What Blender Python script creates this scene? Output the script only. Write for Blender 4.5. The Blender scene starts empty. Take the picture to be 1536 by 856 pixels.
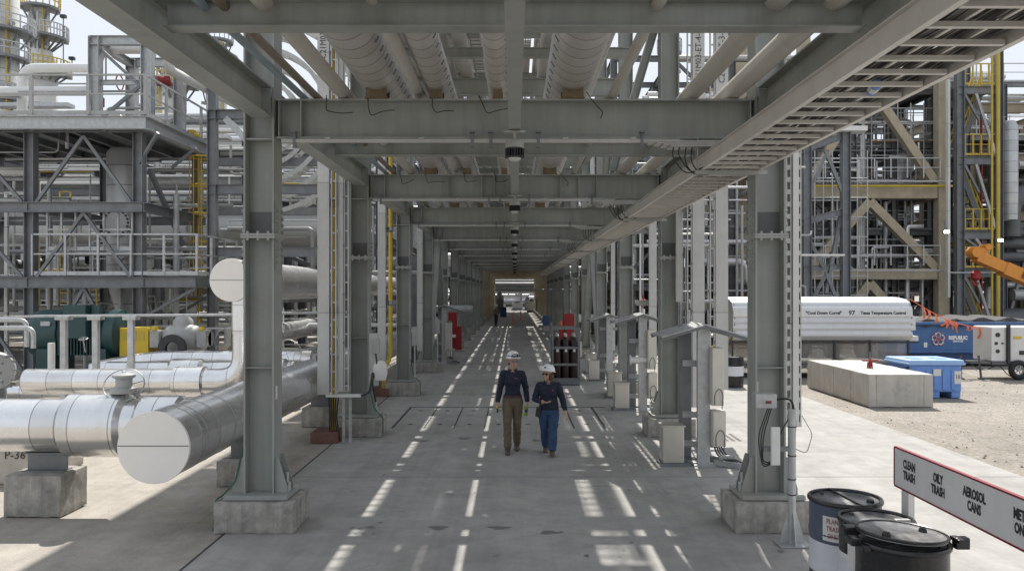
import bpy, bmesh, math, random
from mathutils import Vector, Matrix, noise
R = math.radians
rnd = random.Random(7)
SC = bpy.context.scene
COL = SC.collection

# ------------------------------------------------------------------ camera, world, sun, exposure
FPX, CX, CY, CH = 1200.0, 772.0, 437.0, 2.8
cd = bpy.data.cameras.new('camera')
cam = bpy.data.objects.new('camera', cd); COL.objects.link(cam)
cam.location = (0, 0, CH); cam.rotation_euler = (R(90), 0, 0)
cd.sensor_width = 36; cd.lens = 36 * FPX / 1536
cd.shift_x = -(CX - 768) / 1536; cd.shift_y = (CY - 428) / 1536
cd.clip_start = 0.05; cd.clip_end = 3000
SC.camera = cam
SUN_EL, SUN_AZ = R(54), R(8)          # azimuth from +Y towards +X
W = bpy.data.worlds.new('World'); SC.world = W; W.use_nodes = True
nt = W.node_tree; nt.nodes.clear()
sky = nt.nodes.new('ShaderNodeTexSky'); sky.sky_type = 'NISHITA'; sky.sun_disc = False
sky.sun_elevation = SUN_EL; sky.sun_rotation = SUN_AZ
sky.air_density = 1.0; sky.dust_density = 0.2; sky.ozone_density = 1.0
bg = nt.nodes.new('ShaderNodeBackground'); bg.inputs[1].default_value = 0.15
wo = nt.nodes.new('ShaderNodeOutputWorld')
hs = nt.nodes.new('ShaderNodeHueSaturation'); hs.inputs['Saturation'].default_value = 0.42
nt.links.new(sky.outputs[0], hs.inputs['Color'])
# a thin high veil evens the clear sky out: brightest part held down, half mixed with pale white
vm = nt.nodes.new('ShaderNodeVectorMath'); vm.operation = 'MINIMUM'; vm.inputs[1].default_value = (2.75, 2.85, 3.0); nt.links.new(hs.outputs[0], vm.inputs[0])
vx = nt.nodes.new('ShaderNodeMix'); vx.data_type = 'RGBA'; vx.inputs[0].default_value = 0.72; vx.inputs[7].default_value = (2.2, 2.36, 2.6, 1)
nt.links.new(vm.outputs[0], vx.inputs[6]); nt.links.new(vx.outputs[2], bg.inputs[0]); nt.links.new(bg.outputs[0], wo.inputs[0])
sl = bpy.data.lights.new('sun', 'SUN'); sl.energy = 2.7; sl.angle = R(0.53); sl.color = (1.0, 0.955, 0.89)
so = bpy.data.objects.new('sun', sl); COL.objects.link(so)
sd = Vector((math.sin(SUN_AZ) * math.cos(SUN_EL), math.cos(SUN_AZ) * math.cos(SUN_EL), math.sin(SUN_EL)))
so.rotation_euler = sd.to_track_quat('Z', 'Y').to_euler(); so.location = sd * 60
vs = SC.view_settings
vs.view_transform = 'Standard'; vs.look = 'None'; vs.gamma = 1; vs.use_curve_mapping = False
vs.exposure = 1.29
SC.cycles.max_bounces = 8; SC.cycles.diffuse_bounces = 5; SC.cycles.glossy_bounces = 4
SC.cycles.transparent_max_bounces = 12

def P(x, y, Y):
    """photo pixel (1536 wide) at depth Y -> world point"""
    return Vector(((x - CX) * Y / FPX, Y, CH - (y - CY) * Y / FPX))

# ------------------------------------------------------------------ mesh builder
JIT = random.Random(99)      # a millimetre of tolerance, so that no two faces share a plane
class MB:
    def __init__(s): s.v = []; s.f = []; s.sm = []; s.mi = []; s.cur = 0
    def add(s, vs_, fs, smooth=False):
        n = len(s.v); s.v += [tuple(p) for p in vs_]
        for f in fs: s.f.append(tuple(i + n for i in f)); s.sm.append(smooth); s.mi.append(s.cur)
        return s
    def box(s, c, d, rz=0.0, m=None):
        x, y, z = d[0] / 2, d[1] / 2, d[2] / 2
        pts = [Vector(p) for p in ((-x,-y,-z),(x,-y,-z),(x,y,-z),(-x,y,-z),(-x,-y,z),(x,-y,z),(x,y,z),(-x,y,z))]
        if m is None: m = Matrix.Rotation(rz, 3, 'Z')
        c = Vector(c)
        return s.add([m @ p + c for p in pts], [(0,3,2,1),(4,5,6,7),(0,1,5,4),(1,2,6,5),(2,3,7,6),(3,0,4,7)])
    def bb(s, x0, x1, y0, y1, z0, z1):
        return s.box(((x0+x1)/2, (y0+y1)/2, (z0+z1)/2), (abs(x1-x0), abs(y1-y0), abs(z1-z0)))
    def cbox(s, c, d, b=0.02, rz=0.0):
        """box with chamfered edges"""
        bm = bmesh.new(); bmesh.ops.create_cube(bm, size=1)
        for v in bm.verts: v.co = Vector((v.co.x*d[0], v.co.y*d[1], v.co.z*d[2]))
        bmesh.ops.bevel(bm, geom=bm.edges[:], offset=b, segments=2, affect='EDGES', profile=0.6)
        m = Matrix.Rotation(rz, 3, 'Z'); c = Vector(c)
        bm.verts.index_update()
        s.add([m @ v.co + c for v in bm.verts], [[v.index for v in f.verts] for f in bm.faces])
        bm.free(); return s
    def rblock(s, c, d, amp=0.006, n=9, seed=0.0):
        """cast block: subdivided, chamfered, with uneven faces and worn edges"""
        bm = bmesh.new(); bmesh.ops.create_cube(bm, size=1); bmesh.ops.subdivide_edges(bm, edges=bm.edges[:], cuts=n, use_grid_fill=True)
        D = Vector(d)
        for v in bm.verts:
            q = Vector((v.co.x*D.x, v.co.y*D.y, v.co.z*D.z))
            e = sorted((D[i]/2-abs(q[i])) for i in range(3))
            edge = e[1] < 1e-4
            f = noise.noise(q*6+Vector((seed,seed*2,0)))*amp + noise.noise(q*19+Vector((seed,0,3)))*amp*0.6
            nrm = Vector([(1 if q[i] > 0 else -1) if D[i]/2-abs(q[i]) < 1e-4 else 0 for i in range(3)]).normalized()
            if edge: f -= amp*1.4+max(0, noise.noise(q*11+Vector((5,seed,1))))*amp*3.2
            v.co = q + nrm*f
        bm.verts.index_update(); c = Vector(c)
        s.add([v.co + c for v in bm.verts], [[v.index for v in f.verts] for f in bm.faces], True)
        bm.free(); return s
    def prism(s, poly, p0, ax, u, w):
        """polygon (u,w coords) extruded along ax from p0"""
        p0 = Vector(p0); ax = Vector(ax); u = Vector(u); w = Vector(w)
        n = len(poly)
        a = [p0 + u*q[0] + w*q[1] for q in poly]
        b = [p + ax for p in a]
        fs = [tuple(range(n))[::-1], tuple(range(n, 2*n))]
        fs += [(i, (i+1) % n, n + (i+1) % n, n + i) for i in range(n)]
        return s.add(a + b, fs)
    def ibeam(s, p0, p1, h, b, tf=0.016, tw=0.012, up=(0,0,1)):
        h += JIT.uniform(-.002,.002); b += JIT.uniform(-.002,.002)
        p0 = Vector(p0); p1 = Vector(p1); ax = p1 - p0; d = ax.normalized()
        up = Vector(up); up = (up - d * up.dot(d)).normalized(); u = d.cross(up)
        H, B, t = h/2, b/2, tw/2
        poly = [(-B,-H),(B,-H),(B,-H+tf),(t,-H+tf),(t,H-tf),(B,H-tf),(B,H),(-B,H),(-B,H-tf),(-t,H-tf),(-t,-H+tf),(-B,-H+tf)]
        return s.prism(poly, p0, ax, u, up)
    def chan(s, p0, p1, h, b, t=0.01, up=(0,0,1), flip=1):
        p0 = Vector(p0); p1 = Vector(p1); ax = p1 - p0; d = ax.normalized()
        up = Vector(up); up = (up - d * up.dot(d)).normalized(); u = d.cross(up) * flip
        H = h/2
        poly = [(0,-H),(b,-H),(b,-H+t),(t,-H+t),(t,H-t),(b,H-t),(b,H),(0,H)]
        return s.prism(poly, p0, ax, u, up)
    def bar(s, p0, p1, w, h=None, up=(0,0,1)):
        h = h or w; w += JIT.uniform(-.0015,.0015); h += JIT.uniform(-.0015,.0015)
        p0 = Vector(p0); p1 = Vector(p1); ax = p1 - p0; d = ax.normalized()
        up = Vector(up)
        if abs(d.dot(up)) > 0.98: up = Vector((0,1,0))
        up = (up - d * up.dot(d)).normalized(); u = d.cross(up)
        return s.prism([(-w/2,-h/2),(w/2,-h/2),(w/2,h/2),(-w/2,h/2)], p0, ax, u, up)
    def tube(s, pts, r, n=12, caps=True, smooth=True):
        pts = [Vector(p) for p in pts]
        rr = r if isinstance(r, (list, tuple)) else [r]*len(pts)
        t0 = (pts[1]-pts[0]).normalized()
        a = Vector((0,0,1)) if abs(t0.z) < 0.9 else Vector((1,0,0))
        nrm = (a - t0*a.dot(t0)).normalized()
        rings = []; prev = t0
        for i, p in enumerate(pts):
            if i == 0: t = t0
            elif i == len(pts)-1: t = (pts[i]-pts[i-1]).normalized()
            else:
                t = ((pts[i+1]-p).normalized() + (p-pts[i-1]).normalized())
                t = t.normalized() if t.length > 1e-6 else prev
            nrm = (nrm - t*nrm.dot(t)).normalized(); b = t.cross(nrm); prev = t
            rings.append([p + (nrm*math.cos(2*math.pi*k/n) + b*math.sin(2*math.pi*k/n))*rr[i] for k in range(n)])
        vsx = [q for rg in rings for q in rg]
        fs = []
        for i in range(len(rings)-1):
            for k in range(n):
                fs.append((i*n+k, i*n+(k+1) % n, (i+1)*n+(k+1) % n, (i+1)*n+k))
        s.add(vsx, fs, smooth)
        if caps:
            s.add(rings[0], [tuple(range(n))[::-1]]); s.add(rings[-1], [tuple(range(n))])
        return s
    def cyl(s, p0, p1, r, n=16, caps=True): return s.tube([p0, p1], r, n, caps)
    def lathe(s, prof, c=(0,0,0), n=24, axis=(0,0,1), smooth=True):
        """profile of (radius, height) about axis"""
        ax = Vector(axis).normalized(); a = Vector((1,0,0)) if abs(ax.x) < 0.9 else Vector((0,1,0))
        u = (a - ax*a.dot(ax)).normalized(); w = ax.cross(u); c = Vector(c)
        vsx = []
        for r_, h in prof:
            r_ = max(r_, 1e-4)
            vsx += [c + ax*h + (u*math.cos(2*math.pi*k/n) + w*math.sin(2*math.pi*k/n))*r_ for k in range(n)]
        fs = []
        for i in range(len(prof)-1):
            for k in range(n): fs.append((i*n+k, i*n+(k+1) % n, (i+1)*n+(k+1) % n, (i+1)*n+k))
        return s.add(vsx, fs, smooth)
    def ball(s, c, r, n=12, m=8):
        rx, ry, rz = r if isinstance(r, (tuple, list)) else (r, r, r)
        vsx = []; c = Vector(c)
        for i in range(m+1):
            th = math.pi*i/m
            for k in range(n):
                ph = 2*math.pi*k/n
                vsx.append(c + Vector((rx*math.sin(th)*math.cos(ph), ry*math.sin(th)*math.sin(ph), -rz*math.cos(th))))
        fs = [(i*n+k, i*n+(k+1) % n, (i+1)*n+(k+1) % n, (i+1)*n+k) for i in range(m) for k in range(n)]
        return s.add(vsx, fs, True)
    def torus(s, c, R_, r, axis=(0,0,1), n=32, m=8, a0=0.0, a1=2*math.pi):
        ax = Vector(axis).normalized(); a = Vector((1,0,0)) if abs(ax.x) < 0.9 else Vector((0,1,0))
        u = (a - ax*a.dot(ax)).normalized(); w = ax.cross(u); c = Vector(c)
        full = abs(a1-a0-2*math.pi) < 1e-6
        pts = [c + (u*math.cos(a0+(a1-a0)*k/n) + w*math.sin(a0+(a1-a0)*k/n))*R_ for k in range(n+1)]
        return s.tube(pts, r, m, caps=not full)
    def mesh(s, name):
        me = bpy.data.meshes.new(name); me.from_pydata(s.v, [], s.f)
        me.polygons.foreach_set('use_smooth', s.sm); me.polygons.foreach_set('material_index', s.mi)
        me.update()
        if any(s.sm): me.set_sharp_from_angle(angle=R(38))
        return me
    def build(s, name, mt, parent=None, loc=None, clean=False):
        me = s.mesh(name)
        if clean:
            bm = bmesh.new(); bm.from_mesh(me); bmesh.ops.remove_doubles(bm, verts=bm.verts, dist=1e-4)
            bmesh.ops.recalc_face_normals(bm, faces=bm.faces); bm.to_mesh(me); bm.free()
        for q in (mt if isinstance(mt, (list, tuple)) else [mt]): me.materials.append(q)
        o = bpy.data.objects.new(name, me); COL.objects.link(o)
        if parent: o.parent = parent
        if loc is not None: o.location = loc
        return o

def tag(o, label=None, cat=None, group=None, kind=None):
    if label: o['label'] = label
    if cat: o['category'] = cat
    if group: o['group'] = group
    if kind: o['kind'] = kind
    return o
def thing(name, label, cat, loc=(0,0,0), group=None, rz=0.0):
    o = bpy.data.objects.new(name, None); COL.objects.link(o)
    o.empty_display_size = 0.1; o.location = loc; o.rotation_euler = (0,0,rz)
    return tag(o, label, cat, group)
KIDS = {}
def copy_tree(o, loc=None, label=None, parent=None, rz=None):
    c = o.copy(); COL.objects.link(c)
    if parent: c.parent = parent
    if loc is not None: c.location = loc
    if rz is not None: c.rotation_euler = (0,0,rz)
    if label: c['label'] = label
    for ch in list(o.children): copy_tree(ch, parent=c)
    return c
def bend(pts, r, n=5):
    """polyline with rounded elbows of radius r"""
    pts = [Vector(p) for p in pts]; out = [pts[0]]
    for i in range(1, len(pts)-1):
        a = (pts[i-1]-pts[i]); b = (pts[i+1]-pts[i])
        q = min(r, a.length*0.49, b.length*0.49)
        a = pts[i] + a.normalized()*q; b = pts[i] + b.normalized()*q
        for k in range(n+1):
            t = k/n
            out.append(a*(1-t)**2 + pts[i]*2*t*(1-t) + b*t*t)
    out.append(pts[-1]); return out
_txt = {}
def text(s, size, mt, name='lettering', parent=None, loc=(0,0,0), rot=(R(90),0,0), align='CENTER', sx=1.0, bold=0.0, depth=0.001):
    cu = bpy.data.curves.new('lettering', 'FONT'); cu.body = s; cu.size = size; cu.align_x = align; cu.align_y = 'CENTER'
    cu.extrude = depth; cu.offset = bold; cu.resolution_u = 2; cu.space_line = 0.95
    t = bpy.data.objects.new('tmp', cu); COL.objects.link(t)
    dg = bpy.context.evaluated_depsgraph_get()
    me = bpy.data.meshes.new_from_object(t.evaluated_get(dg)); bpy.data.objects.remove(t)
    me.name = name; me.materials.clear(); me.materials.append(mt)
    for v in me.vertices: v.co.x *= sx
    o = bpy.data.objects.new(name, me); COL.objects.link(o)
    o.parent = parent; o.location = loc; o.rotation_euler = rot
    return o

# ------------------------------------------------------------------ materials
def new_mat(name):
    m = bpy.data.materials.new(name); m.use_nodes = True
    n = m.node_tree; b = n.nodes['Principled BSDF']; return m, n, b
def _noise(n, co, scale, detail=4, rough=0.6, sc3=None):
    if sc3:
        mp = n.nodes.new('ShaderNodeMapping'); mp.inputs['Scale'].default_value = sc3
        n.links.new(co, mp.inputs[0]); co = mp.outputs[0]
    t = n.nodes.new('ShaderNodeTexNoise'); t.inputs['Scale'].default_value = scale
    t.inputs['Detail'].default_value = detail; t.inputs['Roughness'].default_value = rough
    n.links.new(co, t.inputs['Vector']); return t.outputs['Fac']
def _ramp(n, fac, stops):
    r = n.nodes.new('ShaderNodeValToRGB'); e = r.color_ramp.elements
    while len(e) < len(stops): e.new(0.5)
    for q, (p, c) in zip(e, stops): q.position = p; q.color = (*c, 1) if len(c) == 3 else c
    n.links.new(fac, r.inputs[0]); return r.outputs[0]
def _mix(n, fac, a, b, mode='MIX'):
    m = n.nodes.new('ShaderNodeMix'); m.data_type = 'RGBA'; m.blend_type = mode
    for k, v in ((0, fac), (6, a), (7, b)):
        if hasattr(v, 'links'): n.links.new(v, m.inputs[k])
        elif isinstance(v, (tuple, list)): m.inputs[k].default_value = (*v[:3], 1)
        else: m.inputs[k].default_value = v
    return m.outputs[2]
def _math(n, op, a, b=0.0):
    m = n.nodes.new('ShaderNodeMath'); m.operation = op
    for k, v in ((0, a), (1, b)):
        if hasattr(v, 'links'): n.links.new(v, m.inputs[k])
        else: m.inputs[k].default_value = v
    return m.outputs[0]
def mat(name, col, rough=0.5, metal=0.0, var=0.12, scale=4.0, bump=0.0, bscale=60.0, streak=0.0, dirt=None, dirt_amt=0.0, seam=None, clear=0.0, grime=None):
    """paint / metal / concrete with value noise, optional vertical streaks, dirt patches and jacket seams (axis, spacing, width)"""
    m, n, b = new_mat(name)
    tc = n.nodes.new('ShaderNodeTexCoord').outputs['Object']
    c = tuple(col)
    lo = tuple(max(0, q*(1-var)) for q in c); hi = tuple(min(1, q*(1+var)) for q in c)
    out = _ramp(n, _noise(n, tc, scale, 5), [(0.3, lo), (0.7, hi)])
    if streak:
        f = _noise(n, tc, 1.0, 4, 0.6, (9, 9, 0.5))
        f = _ramp(n, f, [(0.42, (0,0,0)), (0.75, (1,1,1))])
        out = _mix(n, _math(n, 'MULTIPLY', f, streak), out, tuple(q*0.55 for q in c))
    if dirt:
        f = _ramp(n, _noise(n, tc, scale*0.35+0.6, 6, 0.7), [(0.52, (0,0,0)), (0.72, (1,1,1))])
        out = _mix(n, _math(n, 'MULTIPLY', f, dirt_amt), out, dirt)
    if seam:
        ax, sp, w = seam
        sx = n.nodes.new('ShaderNodeSeparateXYZ'); n.links.new(tc, sx.inputs[0])
        md = _math(n, 'FLOORED_MODULO', sx.outputs['XYZ'.index(ax)], sp)
        lt = _math(n, 'LESS_THAN', md, w)
        out = _mix(n, _math(n, 'MULTIPLY', lt, 0.75), out, tuple(q*0.25 for q in c))
        cell = _math(n, 'FLOOR', _math(n, 'DIVIDE', sx.outputs['XYZ'.index(ax)], sp))
        wn = n.nodes.new('ShaderNodeTexWhiteNoise'); wn.noise_dimensions = '1D'; n.links.new(cell, wn.inputs['W'])
        out = _mix(n, 1.0, out, _ramp(n, wn.outputs['Value'], [(0, (0.86,)*3), (1, (1.0,)*3)]), 'MULTIPLY')
    n.links.new(out, b.inputs['Base Color'])
    rf = _noise(n, tc, scale*1.7, 4)
    mr = n.nodes.new('ShaderNodeMapRange'); n.links.new(rf, mr.inputs[0])
    mr.inputs[3].default_value = max(0.03, rough-0.1); mr.inputs[4].default_value = min(1, rough+0.12)
    n.links.new(mr.outputs[0], b.inputs['Roughness'])
    b.inputs['Metallic'].default_value = metal
    if clear: b.inputs['Coat Weight'].default_value = clear
    if bump:
        bp = n.nodes.new('ShaderNodeBump'); bp.inputs['Strength'].default_value = bump; bp.inputs['Distance'].default_value = 0.01
        n.links.new(_noise(n, tc, bscale, 6, 0.65), bp.inputs['Height']); n.links.new(bp.outputs[0], b.inputs['Normal'])
    return m
M = {}
M['steel'] = mat('painted grey steel', (0.318,0.334,0.312), 0.48, 0, 0.10, 1.6, 0.06, 40, 0.38, (0.30,0.26,0.20), 0.42)
M['steel_pale'] = mat('pale grey steel', (0.36,0.365,0.345), 0.5, 0, 0.08, 2.0, 0.05, 40, 0.15)
M['primer'] = mat('dark primer splice', (0.12,0.125,0.125), 0.55, 0, 0.12, 6)
M['galv'] = mat('galvanised steel', (0.45,0.46,0.46), 0.45, 0.45, 0.16, 9, 0.06, 30, 0.15)
M['galv_dark'] = mat('weathered galvanised steel', (0.20,0.21,0.22), 0.5, 0.3, 0.18, 3, 0.05, 30, 0.2)
M['dark'] = mat('black steel', (0.025,0.026,0.028), 0.4, 0, 0.2, 6)
M['cable'] = mat('black cable', (0.015,0.015,0.016), 0.5, 0, 0.3, 4)
M['tray_cable'] = mat('dusty tray cable', (0.085,0.078,0.07), 0.5, 0, 0.35, 4)  # black cables; the brown light on them is put into the colour
M['cream'] = mat('cream painted pipe', (0.52,0.50,0.45), 0.42, 0, 0.06, 2.0, 0.03, 30, 0.1, (0.40,0.36,0.29), 0.35)
M['brown'] = mat('brown pipe', (0.20,0.165,0.13), 0.5, 0, 0.12, 3)
M['bluegrey'] = mat('blue grey pipe', (0.27,0.33,0.36), 0.4, 0, 0.08, 3)
for a in 'XYZ':
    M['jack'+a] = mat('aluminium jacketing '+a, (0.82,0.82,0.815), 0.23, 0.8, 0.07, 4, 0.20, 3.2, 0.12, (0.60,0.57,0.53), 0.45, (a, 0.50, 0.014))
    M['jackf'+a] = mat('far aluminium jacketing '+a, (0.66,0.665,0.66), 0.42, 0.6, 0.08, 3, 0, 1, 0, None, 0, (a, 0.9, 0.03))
M['band'] = mat('banded pipe jacketing', (0.62,0.59,0.56), 0.42, 0.3, 0.09, 4, 0.10, 9, 0.15, (0.44,0.39,0.33), 0.6, ('Y', 0.30, 0.022))
M['band2'] = mat('overhead pipe jacketing', (0.55,0.53,0.50), 0.45, 0.3, 0.08, 3, 0, 1, 0, (0.44,0.39,0.34), 0.4)
M['cap'] = mat('aluminium end cap', (0.90,0.86,0.81), 0.45, 0.08, 0.03, 3, 0.02, 10)
M['fire'] = mat('tan fireproofing', (0.40,0.345,0.25), 0.85, 0, 0.14, 1.6, 0.2, 12, 0.3, (0.27,0.22,0.16), 0.5)
M['conc'] = mat('cast concrete', (0.36,0.345,0.315), 0.88, 0, 0.42, 5, 0.5, 38, 0.75, (0.17,0.155,0.135), 0.85)
M['conc_pale'] = mat('pale cast concrete', (0.50,0.475,0.43), 0.85, 0, 0.10, 2.5, 0.2, 45, 0.3, (0.36,0.33,0.28), 0.5)
M['grout'] = mat('grey grout', (0.42,0.42,0.40), 0.8, 0, 0.1, 5, 0.1, 60)
M['yellow'] = mat('safety yellow paint', (0.62,0.43,0.03), 0.45, 0, 0.08, 3)
M['yellow_far'] = mat('weathered yellow paint', (0.50,0.37,0.06), 0.55, 0, 0.12, 2)
M['red'] = mat('red paint', (0.27,0.014,0.016), 0.4, 0, 0.1, 3)
M['redbrown'] = mat('red oxide concrete', (0.17,0.085,0.07), 0.8, 0, 0.15, 6, 0.2, 50)
M['white'] = mat('white paint', (0.68,0.675,0.65), 0.45, 0, 0.04, 3, 0, 1, 0.06)
M['tray'] = mat('white aluminium tray', (0.56,0.555,0.53), 0.45, 0.2, 0.07, 3, 0.03, 20, 0.2, None, 0, ('Z', 2.4, 0.012))
M['trayunder'] = mat('cable tray aluminium', (0.64,0.615,0.57), 0.45, 0.3, 0.07, 4)
M['stainless'] = mat('stainless cabinet', (0.60,0.575,0.53), 0.36, 0.75, 0.05, 3, 0.02, 20)
M['beige'] = mat('beige cabinet', (0.62,0.59,0.52), 0.45, 0.1, 0.05, 3, 0, 1, 0.1)
M['teal'] = mat('dark teal paint', (0.022,0.062,0.062), 0.38, 0, 0.12, 3)
M['machine'] = mat('machine grey paint', (0.37,0.375,0.36), 0.45, 0, 0.1, 5)
M['blue_bin'] = mat('blue plastic', (0.15,0.30,0.66), 0.5, 0, 0.06, 4)
M['blue_lid'] = mat('pale blue plastic', (0.30,0.46,0.74), 0.5, 0, 0.06, 4)
M['blue_dump'] = mat('blue dumpster paint', (0.05,0.135,0.32), 0.5, 0, 0.12, 2.2, 0.05, 20, 0.3, (0.07,0.10,0.15), 0.5)
M['navy_dump'] = mat('dark blue dumpster skirt', (0.015,0.05,0.16), 0.45, 0, 0.1, 3)
M['tarp'] = mat('dark tarp', (0.05,0.05,0.052), 0.8, 0, 0.3, 3, 0.5, 9)
M['orange'] = mat('crane orange', (0.66,0.26,0.035), 0.42, 0, 0.07, 3, 0, 1, 0.15)
M['flag'] = mat('orange flagging', (0.80,0.20,0.09), 0.6, 0, 0.1, 3)
M['maroon'] = mat('maroon edging', (0.22,0.02,0.035), 0.5, 0, 0.1, 8)
M['signwhite'] = mat('white sign board', (0.70,0.70,0.69), 0.55, 0, 0.05, 4, 0, 1, 0.12, (0.58,0.57,0.55), 0.3)
M['ink'] = mat('black lettering', (0.035,0.035,0.038), 0.6, 0, 0.1, 4)
M['ink_red'] = mat('maroon lettering', (0.34,0.06,0.10), 0.6, 0, 0.1, 4)
M['ink_white'] = mat('white lettering', (0.75,0.76,0.78), 0.6, 0, 0.05, 4)
M['drum_black'] = mat('black drum enamel', (0.018,0.018,0.02), 0.27, 0, 0.2, 5, 0.04, 12)
M['drum_blue'] = mat('slate drum enamel', (0.075,0.095,0.14), 0.4, 0, 0.12, 5)
M['drum_white'] = mat('white drum enamel', (0.66,0.68,0.71), 0.4, 0, 0.06, 5, 0, 1, 0.15)
M['drum_lid'] = mat('worn drum lid', (0.16,0.16,0.165), 0.3, 0.4, 0.35, 6, 0.06, 8, 0, (0.42,0.41,0.39), 0.8)
M['rubber'] = mat('tyre rubber', (0.022,0.022,0.022), 0.75, 0, 0.2, 6)
M['gascyl'] = mat('maroon brown cylinder', (0.026,0.013,0.013), 0.33, 0, 0.15, 5)
M['skin'] = mat('skin', (0.50,0.29,0.21), 0.5, 0, 0.06, 12)
M['navy'] = mat('navy cotton', (0.016,0.019,0.040), 0.85, 0, 0.25, 14, 0.35, 30)
M['khaki'] = mat('khaki cotton', (0.135,0.108,0.068), 0.85, 0, 0.15, 10, 0.35, 30)
M['denim'] = mat('blue denim', (0.030,0.064,0.14), 0.85, 0, 0.28, 9, 0.3, 40)
M['boot'] = mat('brown leather boot', (0.10,0.075,0.055), 0.6, 0, 0.2, 10)
M['belt'] = mat('brown belt', (0.05,0.022,0.012), 0.45, 0, 0.1, 10)
M['hair'] = mat('brown hair', (0.075,0.035,0.018), 0.5, 0, 0.35, 22, 0.6, 40)
M['helmet'] = mat('white hard hat', (0.80,0.80,0.79), 0.28, 0, 0.02, 5)
M['lens'] = mat('dark lens', (0.012,0.012,0.013), 0.12, 0, 0.1, 5)
M['lime'] = mat('lime glove', (0.22,0.34,0.05), 0.7, 0, 0.15, 10)
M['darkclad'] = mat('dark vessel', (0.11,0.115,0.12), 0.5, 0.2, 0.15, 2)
M['grating'] = mat('floor grating', (0.20,0.205,0.21), 0.6, 0.3, 0.15, 8)
M['vessel'] = mat('silver vessel cladding', (0.52,0.525,0.52), 0.42, 0.5, 0.08, 2, 0, 1, 0.1, None, 0, ('Z', 0.6, 0.03))
M['tower'] = mat('pale tower cladding', (0.62,0.615,0.59), 0.5, 0.2, 0.08, 1.2, 0, 1, 0.1, None, 0, ('Z', 1.1, 0.05))
M['bigduct'] = mat('big grey pipe', (0.40,0.40,0.385), 0.4, 0.25, 0.05, 1.0, 0, 1, 0.05)
M['stain'] = mat('wet stain', (0.16,0.157,0.15), 0.5, 0, 0.15, 8)
M['joint'] = mat('dark sealant joint', (0.055,0.055,0.055), 0.8, 0, 0.2, 8)
M['jointpale'] = mat('filled concrete joint', (0.20,0.195,0.185), 0.85, 0, 0.2, 8)
M['shoe'] = mat('rusty yellow pipe shoe', (0.17,0.13,0.075), 0.75, 0, 0.25, 12, 0.2, 40)
M['lens_glass'] = mat('lamp lens', (0.62,0.62,0.60), 0.25, 0, 0.03, 5)
M['wood'] = mat('weathered bench wood', (0.30,0.20,0.13), 0.75, 0, 0.15, 6)
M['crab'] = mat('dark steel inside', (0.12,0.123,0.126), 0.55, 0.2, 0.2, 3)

def ground_mat(name, base, lo, hi, speck=0.25, bscale=70, bump=0.2, big=0.25, worn=False):
    m, n, b = new_mat(name)
    tc = n.nodes.new('ShaderNodeTexCoord').outputs['Object']
    a = _ramp(n, _noise(n, tc, big, 6, 0.62), [(0.30, lo), (0.5, base), (0.72, hi)])
    f = _ramp(n, _noise(n, tc, 2.3, 6, 0.7), [(0.35, (0.84,)*3), (0.65, (1.08,)*3)])
    a = _mix(n, 1.0, a, f, 'MULTIPLY')
    g = _ramp(n, _noise(n, tc, bscale, 3, 0.6), [(0.35, (1-speck,)*3), (0.6, (1.06,)*3)])
    a = _mix(n, 1.0, a, g, 'MULTIPLY')
    st = _ramp(n, _noise(n, tc, 0.9, 5, 0.75, (1.2, 0.25, 1)), [(0.58, (1,)*3), (0.75, (0.80,)*3)])
    a = _mix(n, 1.0, a, st, 'MULTIPLY')
    if worn:      # tyre and foot wear drawn out along the walkway, and small stains
        tr = _ramp(n, _noise(n, tc, 1.0, 4, 0.7, (2.6, 0.05, 1)), [(0.45, (1,)*3), (0.72, (0.86,)*3)])
        a = _mix(n, 1.0, a, tr, 'MULTIPLY')
        sp = _ramp(n, _noise(n, tc, 3.7, 3, 0.5), [(0.70, (1,)*3), (0.76, (0.78,)*3)])
        a = _mix(n, 1.0, a, sp, 'MULTIPLY')
        vt = n.nodes.new('ShaderNodeTexVoronoi'); vt.feature = 'DISTANCE_TO_EDGE'; vt.inputs['Scale'].default_value = 0.33
        wv = n.nodes.new('ShaderNodeVectorMath'); wv.operation = 'MULTIPLY_ADD'
        nz = n.nodes.new('ShaderNodeTexNoise'); nz.inputs['Scale'].default_value = 1.6; nz.inputs['Detail'].default_value = 5; n.links.new(tc, nz.inputs['Vector'])
        n.links.new(nz.outputs['Color'], wv.inputs[0]); wv.inputs[1].default_value = (0.9,)*3; n.links.new(tc, wv.inputs[2]); n.links.new(wv.outputs[0], vt.inputs['Vector'])
        ck = _ramp(n, vt.outputs['Distance'], [(0.0, (0.72,)*3), (0.0035, (1,)*3)])
        gate = _ramp(n, _noise(n, tc, 0.5, 2), [(0.52, (0,)*3), (0.60, (1,)*3)])
        a = _mix(n, gate, a, _mix(n, 1.0, a, ck, 'MULTIPLY'))
    n.links.new(a, b.inputs['Base Color']); b.inputs['Roughness'].default_value = 0.85
    b.inputs['Specular IOR Level'].default_value = 0.3
    bp = n.nodes.new('ShaderNodeBump'); bp.inputs['Strength'].default_value = bump; bp.inputs['Distance'].default_value = 0.02
    n.links.new(_noise(n, tc, bscale*0.5, 6, 0.7), bp.inputs['Height']); n.links.new(bp.outputs[0], b.inputs['Normal'])
    return m
M['dirt'] = ground_mat('packed dirt', (0.295,0.265,0.23), (0.235,0.21,0.18), (0.345,0.315,0.275), 0.35, 18, 0.6)
M['pave'] = ground_mat('walkway concrete', (0.350,0.340,0.320), (0.300,0.291,0.273), (0.390,0.380,0.360), 0.12, 110, 0.15, 0.35, True)
M['pave_left'] = ground_mat('yard concrete', (0.37,0.34,0.30), (0.32,0.295,0.26), (0.40,0.375,0.335), 0.14, 90, 0.15, 0.35, True)
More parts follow.
